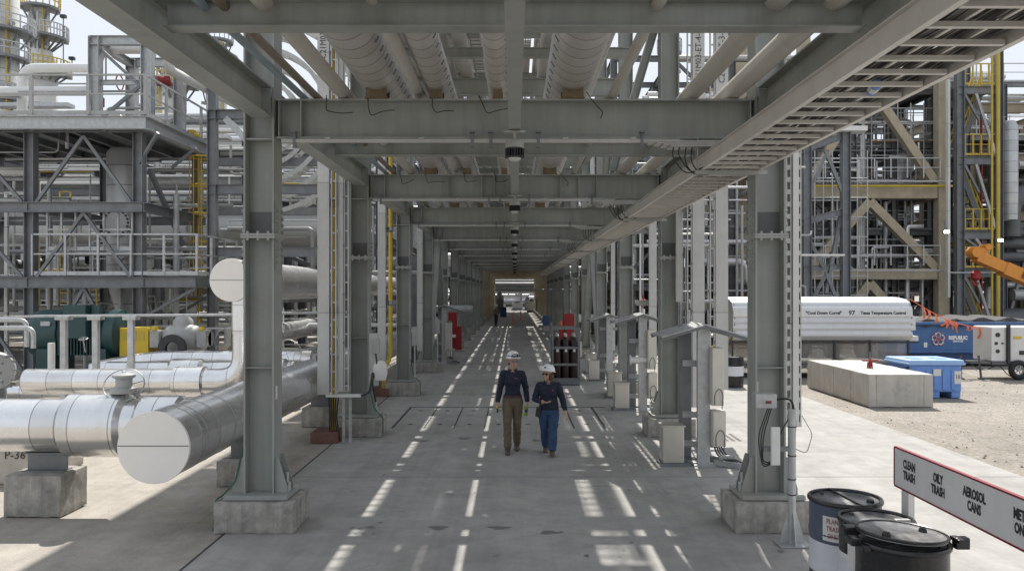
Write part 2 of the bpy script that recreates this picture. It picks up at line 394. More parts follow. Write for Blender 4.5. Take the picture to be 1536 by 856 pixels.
m, n, b = new_mat('clear plastic curtain')
b.inputs['Base Color'].default_value = (0.50, 0.46, 0.40, 1); b.inputs['Roughness'].default_value = 0.25
tcc = n.nodes.new('ShaderNodeTexCoord').outputs['Object']
n.links.new(_ramp(n, _noise(n, tcc, 2.5, 4, 0.6, (1, 1, 0.4)), [(0.3, (0.12,)*3), (0.75, (0.42,)*3)]), b.inputs['Alpha'])
M['curtain'] = m
# ------------------------------------------------------------------ ground and pavement
def struct(name, bm, mt, parent=None):
    o = bm.build(name, mt, parent)
    if not parent: o['kind'] = 'structure'
    return o
def sheet(name, x0, x1, y0, y1, z, mt, parent=None):
    return struct(name, MB().add([(x0,y0,z),(x1,y0,z),(x1,y1,z),(x0,y1,z)], [(0,1,2,3)]), mt, parent)
sheet('ground', -700, 700, -150, 1200, -0.012, M['dirt'])
sheet('yard_pavement', -60, -3.36, -20, 150, -0.006, M['pave_left'])
pv = sheet('walkway_pavement', -3.36, 7.7, -20, 150, 0.0, M['pave'])
j = MB()
j.bb(-3.375, -3.345, -20, 150, -0.02, 0.002)
struct('joint', j, M['joint'], pv)
j = MB()
for y in (6.0, 12.1, 21.7, 30.9, 40, 49.1, 58.3, 67.4, 76.6): j.bb(-3.34, 7.69, y-0.006, y+0.006, 0.001, 0.003)
struct('cross_joint', j, M['jointpale'], pv)
j = MB()
j.bb(-2.55, 2.2, 19.35, 19.40, 0.001, 0.005)
for x in (-2.51, 1.86): j.bb(x-0.025, x+0.025, 16.4, 19.35, 0.001, 0.005)
for x in (-1.86, -1.25, -0.62, 0.02, 0.62, 1.22): j.bb(x-0.014, x+0.014, 16.4, 19.35, 0.001, 0.005)
struct('trench_cover_joint', j, M['joint'], pv)
j = MB()
for i in range(7):
    for y in (16.9, 18.8):
        x = -2.2 + i*0.62
        j.lathe([(0.001,0.004),(0.05,0.004),(0.055,0.0)], (x, y, 0.001), 10)
struct('lifting_eye', j, M['joint'], pv)
j = MB()
BZ0 = [0.002]
def blot(x, y, rx, ry, seed):
    BZ0[0] += 0.00002
    r2 = random.Random(seed); n = 22; pts = []
    for k in range(n):
        a = 2*math.pi*k/n; q = 1 + 0.22*math.sin(3*a+seed) + 0.12*r2.uniform(-1,1)
        pts.append((x + rx*q*math.cos(a), y + ry*q*math.sin(a), BZ0[0]))
    j.add(pts, [tuple(range(n))])
for k, (px, py, w, h) in enumerate([(658,791,13,3),(751,791,14,2.6),(826,798,16,2.6),(818,799,8,2),(556,790,8,2.2),(540,792,3.5,1.6),(528,791,3,1.5),(545,800,3,1.2),(533,800,2.4,1.2),(560,800,3,1.3),(735,790,4,1.2),(842,797,3,1.3),
                                     (632,661,11,1.6),(697,657,10,1.6),(805,660,7,1.7),(1030,833,2.5,1.2),(570,783,5,1.2)]):
    Y = FPX*CH/(py-CY); s_ = FPX/Y
    blot((px-CX)/s_, Y, w/s_, h*Y*Y/(FPX*CH), k)
r3 = random.Random(12)
for k in range(90):
    q = 0.008+0.03*r3.random()**3; blot(r3.uniform(-3,3.2), 7.5+r3.random()**1.5*30, q, q*r3.uniform(.7,2), k)
struct('wet_stain', j, M['stain'], pv)
g = MB()
for kx in range(5):
    for ky in range(5): g.bb(3.72+kx*0.12, 3.78+kx*0.12, 15.0+ky*0.16, 15.1+ky*0.16, 0.001, 0.004)
struct('drain_hole', g, M['joint'], pv)
# loose stones on the dirt
g = MB(); r3 = random.Random(3)
for k in range(1500):
    x = 7.9 + r3.random()**1.4*22; y = r3.uniform(7, 30); q = 0.008 + 0.028*r3.random()**4
    n0 = len(g.v); h = q*0.7
    g.add([(x-q,y-q*.6,-.012),(x+q*.7,y-q,-.012),(x+q,y+q*.8,-.012),(x-q*.6,y+q,-.012),(x+q*.1,y,h)], [(0,1,4),(1,2,4),(2,3,4),(3,0,4)])
tag(g.build('gravel', M['dirt']), 'loose small stones scattered on the packed dirt', 'gravel', kind='stuff')
# ------------------------------------------------------------------ pipe rack
YF = [9.6 + 6.1*i for i in range(11)]              # frames in view
ORD = ['first','second','third','fourth','fifth','sixth','seventh','eighth','ninth','tenth','eleventh','twelfth','thirteenth','fourteenth','fifteenth','sixteenth']
CXF = 3.02
def make_frame():
    t = thing('portal_frame', 'x', 'steel frame', (0, YF[0], 0), 'steel portal frames over the walkway')
    for sx in (-1, 1):
        x = sx*CXF
        c = MB().ibeam((x,0,0.42), (x,0,12.3), 0.36, 0.33, 0.022, 0.016, up=(1,0,0))
        for z in (4.60, 5.10): c.box((x,0,z), (0.318,0.30,0.02))
        c.box((x,0,1.9), (0.318,0.30,0.012))
        col = c.build('column', M['steel'], t)
        MB().cbox((x,0,0.395), (0.74,0.58,0.05), 0.006).build('base_plate', M['steel'], col)
        for s2 in (-1, 1):
            for yy in (-0.12, 0.12):
                gs = MB(); gs.prism([(0.0,0.0),(0.15,0.0),(0.15,0.05),(0.04,0.42),(0,0.42)], (x+s2*0.181, yy-0.008, 0.421), (0,0.016,0), (s2,0,0), (0,0,1))
                gs.build('gusset', M['steel'], col)
        for s2 in (-1, 1):
            ab = MB(); ab.cyl((x+s2*0.30,-0.03,0.42), (x+s2*0.30,-0.03,0.64), 0.022, 8)
            ab.cyl((x+s2*0.30,-0.03,0.42), (x+s2*0.30,-0.03,0.53), 0.045, 6)
            ab.build('anchor_bolt', M['galv'], col)
        sp = MB()
        for y2 in (-1, 1): sp.box((x, y2*0.012, 3.62), (0.30, 0.010, 0.26))
        sp.build('primer_band', M['primer'], col)
        sp = MB(); sp.box((x,0,3.47), (0.40,0.42,0.025)); sp.box((x,0,3.44), (0.40,0.42,0.025))
        for dx in (-0.12, 0, 0.12): sp.cyl((x+dx,-0.19,3.40), (x+dx,-0.19,3.51), 0.017, 6)
        sp.build('splice_plate', M['steel_pale'], col)
        for s2 in (-1, 1):
            bt = MB()
            for dz in (0.06,0.14,0.22,0.30,-0.07,-0.15,-0.23,-0.31):
                for yy in (-0.10, 0.10): bt.cyl((x+s2*0.18,yy,3.455+dz), (x+s2*0.215,yy,3.455+dz), 0.02, 6)
            bt.box((x+s2*0.186,0,3.455), (0.012,0.28,0.80))
            bt.build('splice_cover', M['steel'], col)
    xb = CXF-0.185
    b = MB().ibeam((-xb,0,4.845), (xb,0,4.845), 0.47, 0.26, 0.022, 0.016)
    for x in (-xb+0.30, xb-0.04, -xb+0.04):
        b.box((x,0,4.845), (0.014,0.25,0.425))
    b.build('crossbeam', M['steel'], t)
    MB().ibeam((-xb,0,8.35), (xb,0,8.35), 0.45, 0.26, 0.02, 0.014).build('upper_crossbeam', M['steel'], t)
    MB().ibeam((-xb,0,11.85), (xb,0,11.85), 0.40, 0.24, 0.02, 0.014).build('upper_crossbeam', M['steel'], t)
    return t
F0 = make_frame()
def flab(i):
    return ('%s grey steel portal frame spanning the walkway' % ORD[i]) + (', nearest whole one to the camera' if i == 0 else ', counting from the camera')
F0['label'] = flab(0)
FR = [F0]
for i in range(1, 11): FR.append(copy_tree(F0, (0, YF[i], 0), flab(i)))
st = MB()
for x in (-0.65,-0.4,-0.15,0.9,1.25,1.6,-1.3): st.box((x,-0.075,4.845), (0.012,0.10,0.42))
st.build('stiffener', M['steel'], FR[1]); 
# frame behind the camera: only its beams and tops can show from the side
fb = copy_tree(F0, (0, 3.5, 0), 'grey steel portal frame closest behind the foreground, out of the photo edge')
# concrete pedestals
def make_ped():
    t = MB().rblock((0,0,0.18), (0.93,0.72,0.36), 0.005, 12)
    return t.build('concrete_pedestal', M['conc'])
ped0 = None
for i, y in enumerate([3.5] + YF):
    for sx, side in ((-1, 'pump yard side'), (1, 'gravel yard side')):
        if i == 0: lab = 'cast concrete pedestal under a column beside the camera, %s' % side
        else: lab = 'cast concrete pedestal under the %s frame column on the %s' % (ORD[i-1], side)
        if ped0 is None: o = ped0 = make_ped()
        else: o = ped0.copy(); COL.objects.link(o)
        o.location = (sx*CXF, y, 0)
        tag(o, lab, 'pedestal', 'concrete pedestals under the frame columns')
# grounding wires on pedestals (green) + anchor
def make_gw(sx):
    return MB().tube(bend([(sx*0.20,-0.12,0.95),(sx*0.28,-0.16,0.55),(sx*0.42,-0.20,0.40),(sx*0.475,-0.25,0.37),(sx*0.485,-0.30,0.02)], 0.06, 3), 0.010, 6)
M['greenwire'] = mat('green earthing wire', (0.03,0.12,0.08), 0.5, 0, 0.1, 5)
gw = None
for i in (0,1,2,3):
    o = make_gw(1 if i else -1).build('earthing_wire', M['greenwire']); o.location = (-CXF, YF[i], 0)
    tag(o, 'thin green earthing wire down the %s frame pedestal on the pump side' % ORD[i], 'wire', 'green earthing wires on pedestals')
# longitudinal beams
yb = [3.5] + YF
lb = None; cbm = None; mb_ = None; sb = None
def nm(i): return 'behind the camera edge' if i == 0 else ORD[i-1]
for i in range(len(yb)-1):
    y0, y1 = yb[i]+0.17, yb[i+1]-0.17
    bay = 'bay %s' % 'before the first frame' if i == 0 else 'bay after the %s frame' % ORD[i-1]
    for sx, side in ((-1,'pump yard'), (1,'gravel yard')):
        if lb is None:
            k = MB().ibeam((0,0,0), (0,y1-y0,0), 0.36, 0.24, 0.02, 0.014)
            for yy in (0.02, y1-y0-0.02): k.box((0,yy,0), (0.22,0.012,0.30))
            lb = k.build('longitudinal_beam', M['steel']); o = lb
        else: o = lb.copy(); COL.objects.link(o)
        o.location = (sx*2.98, y0, 5.03)
        tag(o, 'long grey edge beam on the %s side, %s' % (side, bay), 'steel beam', 'edge beams along the walkway')
        for zz, lev in ((8.35,'middle'), (11.85,'top')):
            if sx > 0 and i < 4: continue
            o = lb.copy(); COL.objects.link(o); o.location = (sx*2.98, y0, zz)
            tag(o, '%s level grey edge beam on the %s side, %s' % (lev, side, bay), 'steel beam', 'edge beams along the walkway')
    ym = (yb[i]+yb[i+1])/2
    if mb_ is None:
        k = MB().ibeam((-2.84,0,0), (2.84,0,0), 0.23, 0.17, 0.014, 0.01); o = mb_ = k.build('intermediate_beam', M['steel'])
    else: o = mb_.copy(); COL.objects.link(o)
    o.location = (0, ym, 5.055); tag(o, 'slim grey cross beam midway in the %s' % bay, 'steel beam', 'slim cross beams between frames')
    o = mb_.copy(); COL.objects.link(o); o.location = (0, ym, 8.38)
    tag(o, 'slim grey cross beam on the middle level of the %s' % bay, 'steel beam', 'slim cross beams between frames')
    if cbm is None:
        k = MB().bar((0,0,0), (0,y1-y0,0), 0.135, 0.012); k.bar((0,0,0.06), (0,y1-y0,0.06), 0.012, 0.11)
        o = cbm = k.build('centre_strut', M['steel_pale'])
    else: o = cbm.copy(); COL.objects.link(o)
    o.location = (0, y0, 4.66); tag(o, 'thin pale strut along the walkway centre line in the %s' % bay, 'strut', 'centre line struts')
# sway bracing between fourth and fifth frames, both sides
k = MB()
def brace(name, p0, p1, label, w=0.22, mt='steel'):
    d = Vector(p1)-Vector(p0)
    o = MB().ibeam((0,0,0), d, w, 0.2, 0.014, 0.01, up=(1,0,0)).build(name, M[mt]); o.location = p0
    tag(o, label, 'brace', 'leaning brace members')
for sx, s in ((-1,'pump yard side'), (1,'gravel yard side')):
    ym = (YF[3]+YF[4])/2
    for q, (a, c) in enumerate(((YF[3]+.2, 'near'), (YF[4]-.2, 'far'))):
        brace('leaning_brace', (sx*3.0, a, 0.5), (sx*3.0, ym, 4.75), 'leaning grey brace on the %s, %s half of the braced bay' % (s, c), 0.26)
    for q, (a, c) in enumerate(((YF[2]+.2, 'near'), (YF[3]-.2, 'far'))):
        brace('leaning_brace', (sx*3.0, a, 5.3), (sx*3.0, (YF[2]+YF[3])/2, 8.1), 'upper grey brace on the %s, %s half' % (s, c), 0.2)
# horizontal diagonal bracing on the first deck
for i, (xa, xb2, lab) in enumerate(((1.3, 2.8, 'slanting grey brace rising to the upper level near the right column'), )):
    brace('leaning_brace', (1.95, 15.9, 5.2), (2.8, 15.9, 8.1), lab, 0.16)
    brace('leaning_brace', (-2.2, 15.9, 5.2), (-2.8, 15.9, 8.1), 'slanting grey brace rising to the upper level near the left column', 0.16)
# ------------------------------------------------------------------ overhead pipes
YE = 70.4
def runpipe(name, x, z, r, mt, label, y0=-2.0, y1=YE, n=18, group=None, cat='pipe', shoe=None, bands=False):
    L = y1-y0
    pts = [(0,0,0)] + [(0,L*q/8,0) for q in range(1,9)]
    k = MB().tube(pts, r, n)
    if bands:      # clip heads of the jacket bands
        k.cur = 1
        yy = 0.15
        while yy < 32:
            a = R(-28) if x < 0.2 else R(-152)
            c = Vector((math.cos(a)*r*1.01, yy, math.sin(a)*r*1.01))
            k.box(c, (0.014,0.022,0.03+r*0.14), m=Matrix.Rotation(-a, 3, 'Y'))
            yy += 0.30
    o = k.build(name, [M[mt], M['galv_dark']]); o.location = (x, y0, z)
    tag(o, label, cat, group)
    if shoe:
        z0 = 5.085 - z
        for y in yb:
            if y > 34: continue
            k = MB()
            k.box((0,y-y0,z0+0.008), (r*0.95,0.30,0.014)); k.box((0,y-y0,(z0-r*0.8)/2), (0.016,0.26,abs(z0)-r*0.75))
            for yy in (-0.13,0.13): k.box((0,y-y0+yy,(z0-r*0.8)/2), (r*0.85,0.014,abs(z0)-r*0.75))
            k.build('pipe_shoe', M['shoe'], o)
    return o
D1 = 5.085
runpipe('conduit', -2.53, D1+0.04, 0.038, 'bluegrey', 'thin blue grey conduit, outermost on the left of the lower deck')
runpipe('small_pipe', -2.37, D1+0.045, 0.042, 'brown', 'thin brown pipe beside the blue grey conduit overhead')
runpipe('cream_pipe', -2.05, D1+0.09, 0.085, 'cream', 'cream pipe left of the widest left insulated pipe overhead')
runpipe('insulated_pipe', -1.64, D1+0.10+0.285, 0.285, 'band', 'wide banded insulated pipe on the left of the lower deck', shoe=1, bands=1, n=28)
runpipe('cream_pipe', -1.16, D1+0.12, 0.065, 'cream', 'cream pipe between the two left insulated pipes overhead')
runpipe('insulated_pipe', -0.93, D1+0.10+0.17, 0.17, 'band', 'middle sized banded insulated pipe left of the centre strut', shoe=1, bands=1, n=24)
runpipe('insulated_pipe', -0.20, D1+0.10+0.13, 0.13, 'band', 'slim banded insulated pipe just left of the centre strut', shoe=1, bands=1, n=22)
runpipe('insulated_pipe', 0.69, D1+0.10+0.295, 0.295, 'band', 'widest banded insulated pipe right of the centre strut', shoe=1, bands=1, n=28)
runpipe('insulated_pipe', 1.10, 6.05, 0.16, 'band', 'raised banded insulated pipe beside the widest one', bands=1, n=20)
runpipe('cream_pipe', 1.17, D1+0.06, 0.055, 'cream', 'thin cream pipe right of the widest insulated pipe')
runpipe('cream_pipe', 2.14, D1+0.11, 0.105, 'cream', 'cream pipe on the right of the lower deck, inner of the pair')
runpipe('cream_pipe', 2.62, D1+0.12, 0.112, 'cream', 'cream pipe on the right of the lower deck, outer of the pair')
# middle deck; gaps are left where the strips of sun on the floor need them
D2 = 8.59
runpipe('cream_pipe', -2.60, D2+0.16, 0.15, 'band2', 'upper deck pipe over the pump side edge beam')
runpipe('cream_pipe', -1.92, D2+0.31, 0.30, 'band2', 'broad upper deck pipe, second from the pump side')
runpipe('cream_pipe', -1.30, D2+0.18, 0.17, 'band2', 'upper deck pipe, third from the pump side')
runpipe('cream_pipe', -0.66, D2+0.16, 0.15, 'band2', 'upper deck pipe just off the centre line, pump side')
runpipe('cream_pipe', -0.26, D2+0.13, 0.12, 'band2', 'slim upper deck pipe nearest the centre line')
runpipe('cream_pipe', 0.86, D2+0.25, 0.24, 'band2', 'upper deck pipe above the widest insulated pipe')
runpipe('cream_pipe', 1.62, D2+0.19, 0.18, 'band2', 'upper deck pipe, second from the gravel side')
def ladder(name, label, x, z, w, y0, y1, step=0.30, rail=0.10, mt='trayunder', cover=False, group=None, cables=0, seed=1):
    t = thing(name, label, 'cable tray', (x, y0, z), group)
    L = y1-y0
    k = MB()
    for s2 in (-1, 1): k.chan((s2*w/2,0,0), (s2*w/2,L,0), rail, 0.03, 0.006, flip=s2)
    k.build('side_rail', M[mt], t)
    k = MB(); yy = 0.1
    while yy < L: k.box((0,yy,-rail/2+0.025), (w-0.012,0.035,0.025)); yy += step
    k.build('rungs', M[mt], t)
    if cover: MB().box((0,L/2,rail/2+0.004), (w+0.02,L-0.02,0.008)).build('cover', M[mt], t)
    if cables:
        r4 = random.Random(seed); k = MB()
        for q in range(cables):
            x0 = r4.uniform(-w/2+0.04, w/2-0.04); pts = []; yy = 0
            while yy < L+0.01:
                pts.append((max(-w/2+.03, min(w/2-.03, x0+r4.uniform(-.012,.012))), min(yy,L), -rail/2+0.05+r4.uniform(0,0.035))); yy += 1.02
            k.tube(pts, r4.choice((0.008,0.011,0.014,0.018)), 5)
        k.build('cables', M['cable'], t)
    return t
Z3 = 12.12
shade_edges3 = [(-3.75,-2.28),(-2.14,-0.72),(-0.56,0.245),(0.275,0.60),(0.74,0.875),(0.90,1.54),(1.585,2.32)]  # top level trays are added to shade the walkway; gaps let sun strips through
def shade_tray_line(label, xa, xc, y0, y1, seed, group, openp=None):
    """tray line of separate sections, lids of slightly different width, some lids missing or slipped"""
    r7 = random.Random(seed); x = (xa+xc)/2; w = xc-xa
    t = thing('cable_tray', label, 'cable tray', (x, y0, Z3), group)
    y = 0.0; L = y1-y0
    while y < L:
        l = r7.choice((1.5,2.4,3.0,3.0)); l = min(l, L-y); far = (y+y0) > 36
        k = MB(); 
        for s2 in (-1, 1): k.chan((s2*(w/2-.02),y,0), (s2*(w/2-.02),y+l,0), 0.12, 0.03, 0.006, flip=s2)
        q = y+0.15
        while q < y+l: k.box((0,q,-0.035), (w-0.05,0.035,0.025)); q += 0.3
        k.build('tray_frame', M['trayunder'], t)
        g0, g1 = r7.uniform(0.01,0.05), r7.uniform(0.01,0.05)
        if r7.random() < (openp or (0.5 if far else 0.11)):      # left without a lid so sun flecks pass between a few cables
            k = MB()
            sp_ = 0.05 if openp else 0.085
            for c in range(max(3, int(w/sp_))):
                xx = -w/2+0.04+c*sp_+r7.uniform(-.02,.02)
                if r7.random() < 0.84: k.tube([(xx,y,-0.01),(xx+r7.uniform(-.03,.03),y+l/2,-0.01),(xx,y+l,-0.01)], r7.choice((0.015,0.025,0.035)), 5)
            k.build('cables', M['cable'], t)
        else:
            jx = r7.uniform(-0.025,0.025); gap = r7.uniform(0.02,0.16) if r7.random() < .55 else 0.01
            MB().box((jx,y+l/2-gap/2,0.066), (w+r7.uniform(-0.03,0.03),l-gap,0.008)).build('lid', M['trayunder'], t)
        y += l
for q, (a, c) in enumerate(shade_edges3):
    shade_tray_line(['covered cable tray, outermost on the top level over the pump yard','second covered cable tray from the pump yard on the top level','broad middle covered cable tray on the top level','slim covered cable tray just past the middle of the top level','narrowest covered cable tray on the top level','broad covered cable tray past the narrowest one on the top level','covered cable tray nearest the gravel yard on the top level'][q], a, c, 5, YE, 70+q, 'covered cable trays on the top level')
shade_tray_line('narrow lidless cable tray at the gravel side edge of the top level', 2.36, 2.64, 5, YE, 88, None, 0.4)  # added too, mostly for broken sun flecks on the floor
ladder('cable_tray', 'open ladder tray on the middle level beside the first pipe pair', -0.95, D2+0.62, 0.32, 5, YE, 0.3, 0.1, mt='steel', group=None)
# ------------------------------------------------------------------ cable ladder under the beams, right side
def bigladder(i, y0, y1):
    x0, x1, z = 2.19, 2.80, 4.20
    t = thing('cable_ladder', ('%s cable ladder section of black cables under the gravel side edge beam' % ORD[i]), 'cable ladder', (0, y0, 0), 'cable ladder sections under the right edge beam')
    L = y1-y0-0.012
    k = MB()
    k.chan((x0,0,z+0.085), (x0,L,z+0.085), 0.17, 0.045, 0.008, flip=-1)
    k.build('side_rail', M['trayunder'], t)
    MB().chan((x1,0,z+0.085), (x1,L,z+0.085), 0.17, 0.045, 0.008, flip=1).build('side_rail', M['trayunder'], t)
    k = MB(); yy = 0.15
    while yy < L: k.box(((x0+x1)/2,yy,z+0.018), (x1-x0-0.02,0.034,0.03)); yy += 0.305
    k.build('rungs', M['trayunder'], t)
    r4 = random.Random(40+i); k = MB()
    if i < 5:
        for q in range(96 if i < 3 else 34):
            xx = r4.choice((r4.uniform(x0+0.03, x0+0.24), r4.uniform(x0+0.03, x0+0.24), r4.uniform(x0+0.25, x1-0.16), r4.uniform(x1-0.13, x1-0.02), r4.uniform(x1-0.16, x1-0.02))); pts = []; n = int(L/1.0)+1
            for s3 in range(n+1):
                pts.append((min(x1-.03, max(x0+.03, xx+r4.uniform(-.015,.015))), L*s3/n, z+0.045+(r4.uniform(0,0.11) if xx > x1-0.13 else r4.uniform(0,0.05))))
            k.tube(pts, r4.choice((0.006,0.008,0.010,0.013)), 5)
        k.build('cables', M['tray_cable'], t)
    k = MB()
    for s3 in range(2):
        xx = x0+0.2+0.2*s3; k.bar((xx,0,z+0.045), (xx,L,z+0.045), 0.02, 0.012)
    k.build('divider', M['trayunder'], t)
    # hanger at the far end: channel below plus rods up to the beam
    k = MB(); k.box(((x0+x1)/2,L-0.35,z-0.03), (x1-x0+0.22,0.06,0.045))
    for xx in (x0-0.08, x1+0.02): k.cyl((xx,L-0.35,z-0.06), (xx,L-0.35,4.60), 0.008, 6)
    k.build('hanger', M['steel_pale'], t)
yl = [-1.5] + [3.5+6.1*i for i in range(12)]
for i in range(len(yl)-1): bigladder(i, yl[i], yl[i+1])
# cable label (blue and white) on the ladder
k = MB().tube([(0,0,0),(0.05,0.22,0.0)], 0.035, 8)
o = k.build('cable_marker', M['blue_bin']); o.location = (2.52, 5.55, 4.24)
k = MB().tube([(0.012,0.06,0),(0.034,0.16,0.0)], 0.037, 8); k.build('marker_label', M['white'], o)
tag(o, 'small blue and white wrapped marker on the cable ladder', 'cable marker')
# covered branch trays on the beams where the ladder passes
for i in range(4):
    k = MB(); y = YF[i]-0.06
    for q in range(4): k.box((1.98+0.05*q, y-0.22-0.0*q, 4.53-0.018*q), (0.85-0.06*q,0.22,0.014))
    o = k.build('branch_tray', M['tray']); tag(o, 'white stacked branch tray clamped under the %s frame beam' % ORD[i], 'branch tray', 'branch trays under frame beams')
    k = MB(); r4 = random.Random(90+i)
    for q in range(4):
        x = 1.86+0.07*q; a = r4.uniform(0.12,0.3)
        k.tube(bend([(x,y-0.25,4.52),(x-0.05,y-0.3,4.52-a),(x+0.12,y-0.28,4.2-a*0.4),(x+0.3+a*.3,y-0.25,4.25)], 0.12, 4), 0.007, 6)
    o = k.build('cable_bundle', M['cable']); tag(o, 'drooping black cable bundle beside the ladder at the %s frame' % ORD[i], 'cables', 'cable bundles at frame beams')
# pale strut channels hung along the underside of the frame beams
for i in range(10):
    k = MB().chan((-2.75,-0.17,4.575), (1.95,-0.17,4.575), 0.042, 0.042, 0.006, flip=-1)
    for x in (-2.2,-1.1,0.6,1.4): k.box((x,-0.15,4.60), (0.06,0.10,0.02))
    o = k.build('strut_channel', M['tray']); o.location = (0, YF[i], 0); tag(o, 'pale strut channel along the underside of the %s frame beam' % ORD[i], 'strut', 'pale strut channels under frame beams')
# clamps under the crossbeams
for i in range(6):
    for q, x in enumerate((-2.6, -0.5, -0.28, 0.28, 1.5)):
        k = MB(); k.box((0,0,0), (0.035,0.05,0.16)); k.box((0,-0.03,0.085), (0.06,0.09,0.02)); k.box((0,0.02,-0.085), (0.05,0.05,0.012))
        o = k.build('beam_clamp', M['galv_dark']); o.location = (x, YF[i]-0.15, 4.59)
        tag(o, 'small clamp on the %s frame beam, %s' % (ORD[i], ('by the left column','left of the lamp, outer','left of the lamp, inner','right of the lamp','near the cable ladder')[q]), 'clamp', 'clamps under frame beams')
# bonding wires looping over the crossbeam
for i in range(2):
    r4 = random.Random(300+i)
    for q, (x, nm_) in enumerate(((-2.22,'by the cream pipe'),(-1.72,'under the wide left pipe'),(-0.98,'under the middle sized pipe'),(-0.38,'under the slim centre pipe'),(0.95,'beside the widest pipe'))):
        u_ = r4.uniform; pts = [(u_(-.05,.02),0,0.06),(u_(-.02,.02),-0.02,u_(-.12,-.04)),(u_(.01,.06),-0.02,u_(-.20,-.12)),(0.16,-0.02,u_(-.19,-.12)),(u_(.22,.38),-0.02,u_(-.16,-.08))]
        if q == 4: pts = [(-0.1,0,0.10),(0.0,-0.02,-0.05),(0.10,-0.02,-0.15),(0.06,-0.02,-0.22)]
        o = MB().tube(bend(pts, 0.08, 4), 0.0055, 6).build('bonding_wire', M['cable']); o.location = (x, YF[i]-0.13, 5.06)
        tag(o, 'thin black bonding wire on the %s frame beam %s' % (ORD[i], nm_), 'wire', 'bonding wires over frame beams')
# high-bay lamps
def make_lamp():
    t = thing('high_bay_lamp', 'x', 'lamp', (0,0,0), 'high bay lamps along the walkway')
    MB().lathe([(0.001,0.12),(0.11,0.12),(0.13,0.09),(0.13,0.02),(0.10,0.0)], (0,0,0.0), 20).build('housing', M['machine'], t)
    k = MB()
    for q in range(20):
        a = 2*math.pi*q/20; k.box((0.11*math.cos(a),0.11*math.sin(a),-0.05), (0.045,0.012,0.11), rz=a)
    k.lathe([(0.09,0.0),(0.09,-0.1),(0.14,-0.105),(0.14,-0.12),(0.09,-0.125)], (0,0,0), 20)
    k.build('heat_sink', M['dark'], t)
    MB().lathe([(0.09,-0.122),(0.088,-0.14),(0.05,-0.165),(0.001,-0.17)], (0,0,0), 20).build('lens', M['lens_glass'], t)
    k = MB().cyl((0,0,0.12), (0,0,0.26), 0.02, 8); k.box((0,0,0.24), (0.30,0.10,0.02)); k.build('bracket', M['galv'], t)
    return t
L0 = make_lamp()
for i in range(11):
    t = L0 if i == 0 else copy_tree(L0)
    t.location = (0, YF[i]-0.42, 4.43); t.scale = (0.82,0.82,0.82); t['label'] = 'round black finned lamp hung under the %s frame beam' % ORD[i]
    if i < 11:
        pass
# ------------------------------------------------------------------ fireproofed frames at the far end
for i in range(7):
    y = YF[-1] + 5.5 + 6.0*i
    t = thing('fireproofed_portal', 'tan fireproofed frame across the far walkway, %s beyond the grey frames' % ORD[i], 'concrete frame', (0,y,0), 'fireproofed frames at the far end')
    for sx in (-1, 1):
        MB().cbox((sx*2.95,0,4.5), (0.5,0.6,9), 0.04).build('column', M['fire'], t)
        MB().cbox((sx*2.95,0,0.2), (0.95,0.9,0.4), 0.03).build('footing', M['conc'], t)
    MB().cbox((0,0,4.85), (5.38,0.45,0.5), 0.04).build('crossbeam', M['fire'], t)
    MB().cbox((0,0,8.3), (5.38,0.5,0.6), 0.04).build('crossbeam', M['fire'], t)
for q in range(6):
    runpipe('far_deck_pipe', -2+0.8*q, 5.5, 0.32, 'band2', 'wide pipe on the fireproofed deck, %s from the pump side' % ORD[q], YE+0.2, 113, group='pipes over the far fireproofed frames')
for q in range(3):
    ladder('cable_tray', 'covered tray over the far fireproofed frames, %s from the pump side' % ORD[q], -1.8+1.8*q, 9.0, 1.75, YE+0.3, 113, 0.9, 0.12, cover=True, group='covered trays over the far frames')
# ------------------------------------------------------------------ right side: trays, shelters, drums, sign, yard
def vtray(x, y, w, z0, z1, label, group, side_ladder=0, txt=None, depth=0.09, perforated=False, tz=7.2):
    t = thing('vertical_tray', label, 'cable tray', (x, y, 0), group)
    k = MB()
    if perforated:
        for s2 in (-1, 1):
            z = z0
            while z < z1-0.05:
                k.box((s2*w*0.3, -depth/2, z+0.03), (w*0.34, 0.006, 0.06)); 
                for s3 in (-1, 1): k.box((s2*w*0.3+s3*w*0.14, -depth/2, z+0.105), (w*0.075, 0.006, 0.09))
                z += 0.15
            k.box((s2*w*0.3+w*0.17, 0, (z0+z1)/2), (0.006, depth, z1-z0))
        k.box((0, depth/2, (z0+z1)/2), (w, 0.006, z1-z0))
        k.build('perforated_side', M['tray'], t)
        MB().box((0.02, -depth/2-0.02, (z0+z1)/2+0.02), (w*0.36, 0.02, z1-z0)).build('cover', M['white'], t)
    else:
        MB().box((0, -depth/2, (z0+z1)/2), (w, 0.012, z1-z0)).build('cover', M['tray'], t)
        k = MB()
        for s2 in (-1, 1): k.box((s2*(w/2-0.004), depth/2-0.045, (z0+z1)/2), (0.006, depth-0.01, z1-z0))
        z = z0+0.15
        while z < z1: k.box((0, depth/2, z), (w-0.02, 0.02, 0.03)); z += 0.3
        k.build('tray_frame', M['tray'], t)
        k = MB(); z = z0+0.9
        while z < z1:
            for s2 in (-1, 1): k.box((s2*(w/2+0.006), -depth/2, z), (0.018, 0.03, 0.05))
            z += 0.9
        k.build('strap_rivet', M['galv_dark'], t)
    if side_ladder:
        xs = side_ladder
        k = MB()
        for dx in (0, 0.075): k.bar((xs+dx, 0, z0), (xs+dx, 0, z1), 0.02, 0.06)
        z = z0+0.1
        while z < z1: k.box((xs+0.0375, 0, z), (0.075, 0.03, 0.025)); z += 0.32
        k.build('side_ladder', M['tray'], t)
    if txt: text(txt, w*0.72, M['ink'], 'lettering', t, (0.0, -depth/2-0.0085, tz), (R(90), R(-90), 0), sx=0.92)
    return t
GT = 'tall vertical cable trays beside the columns'
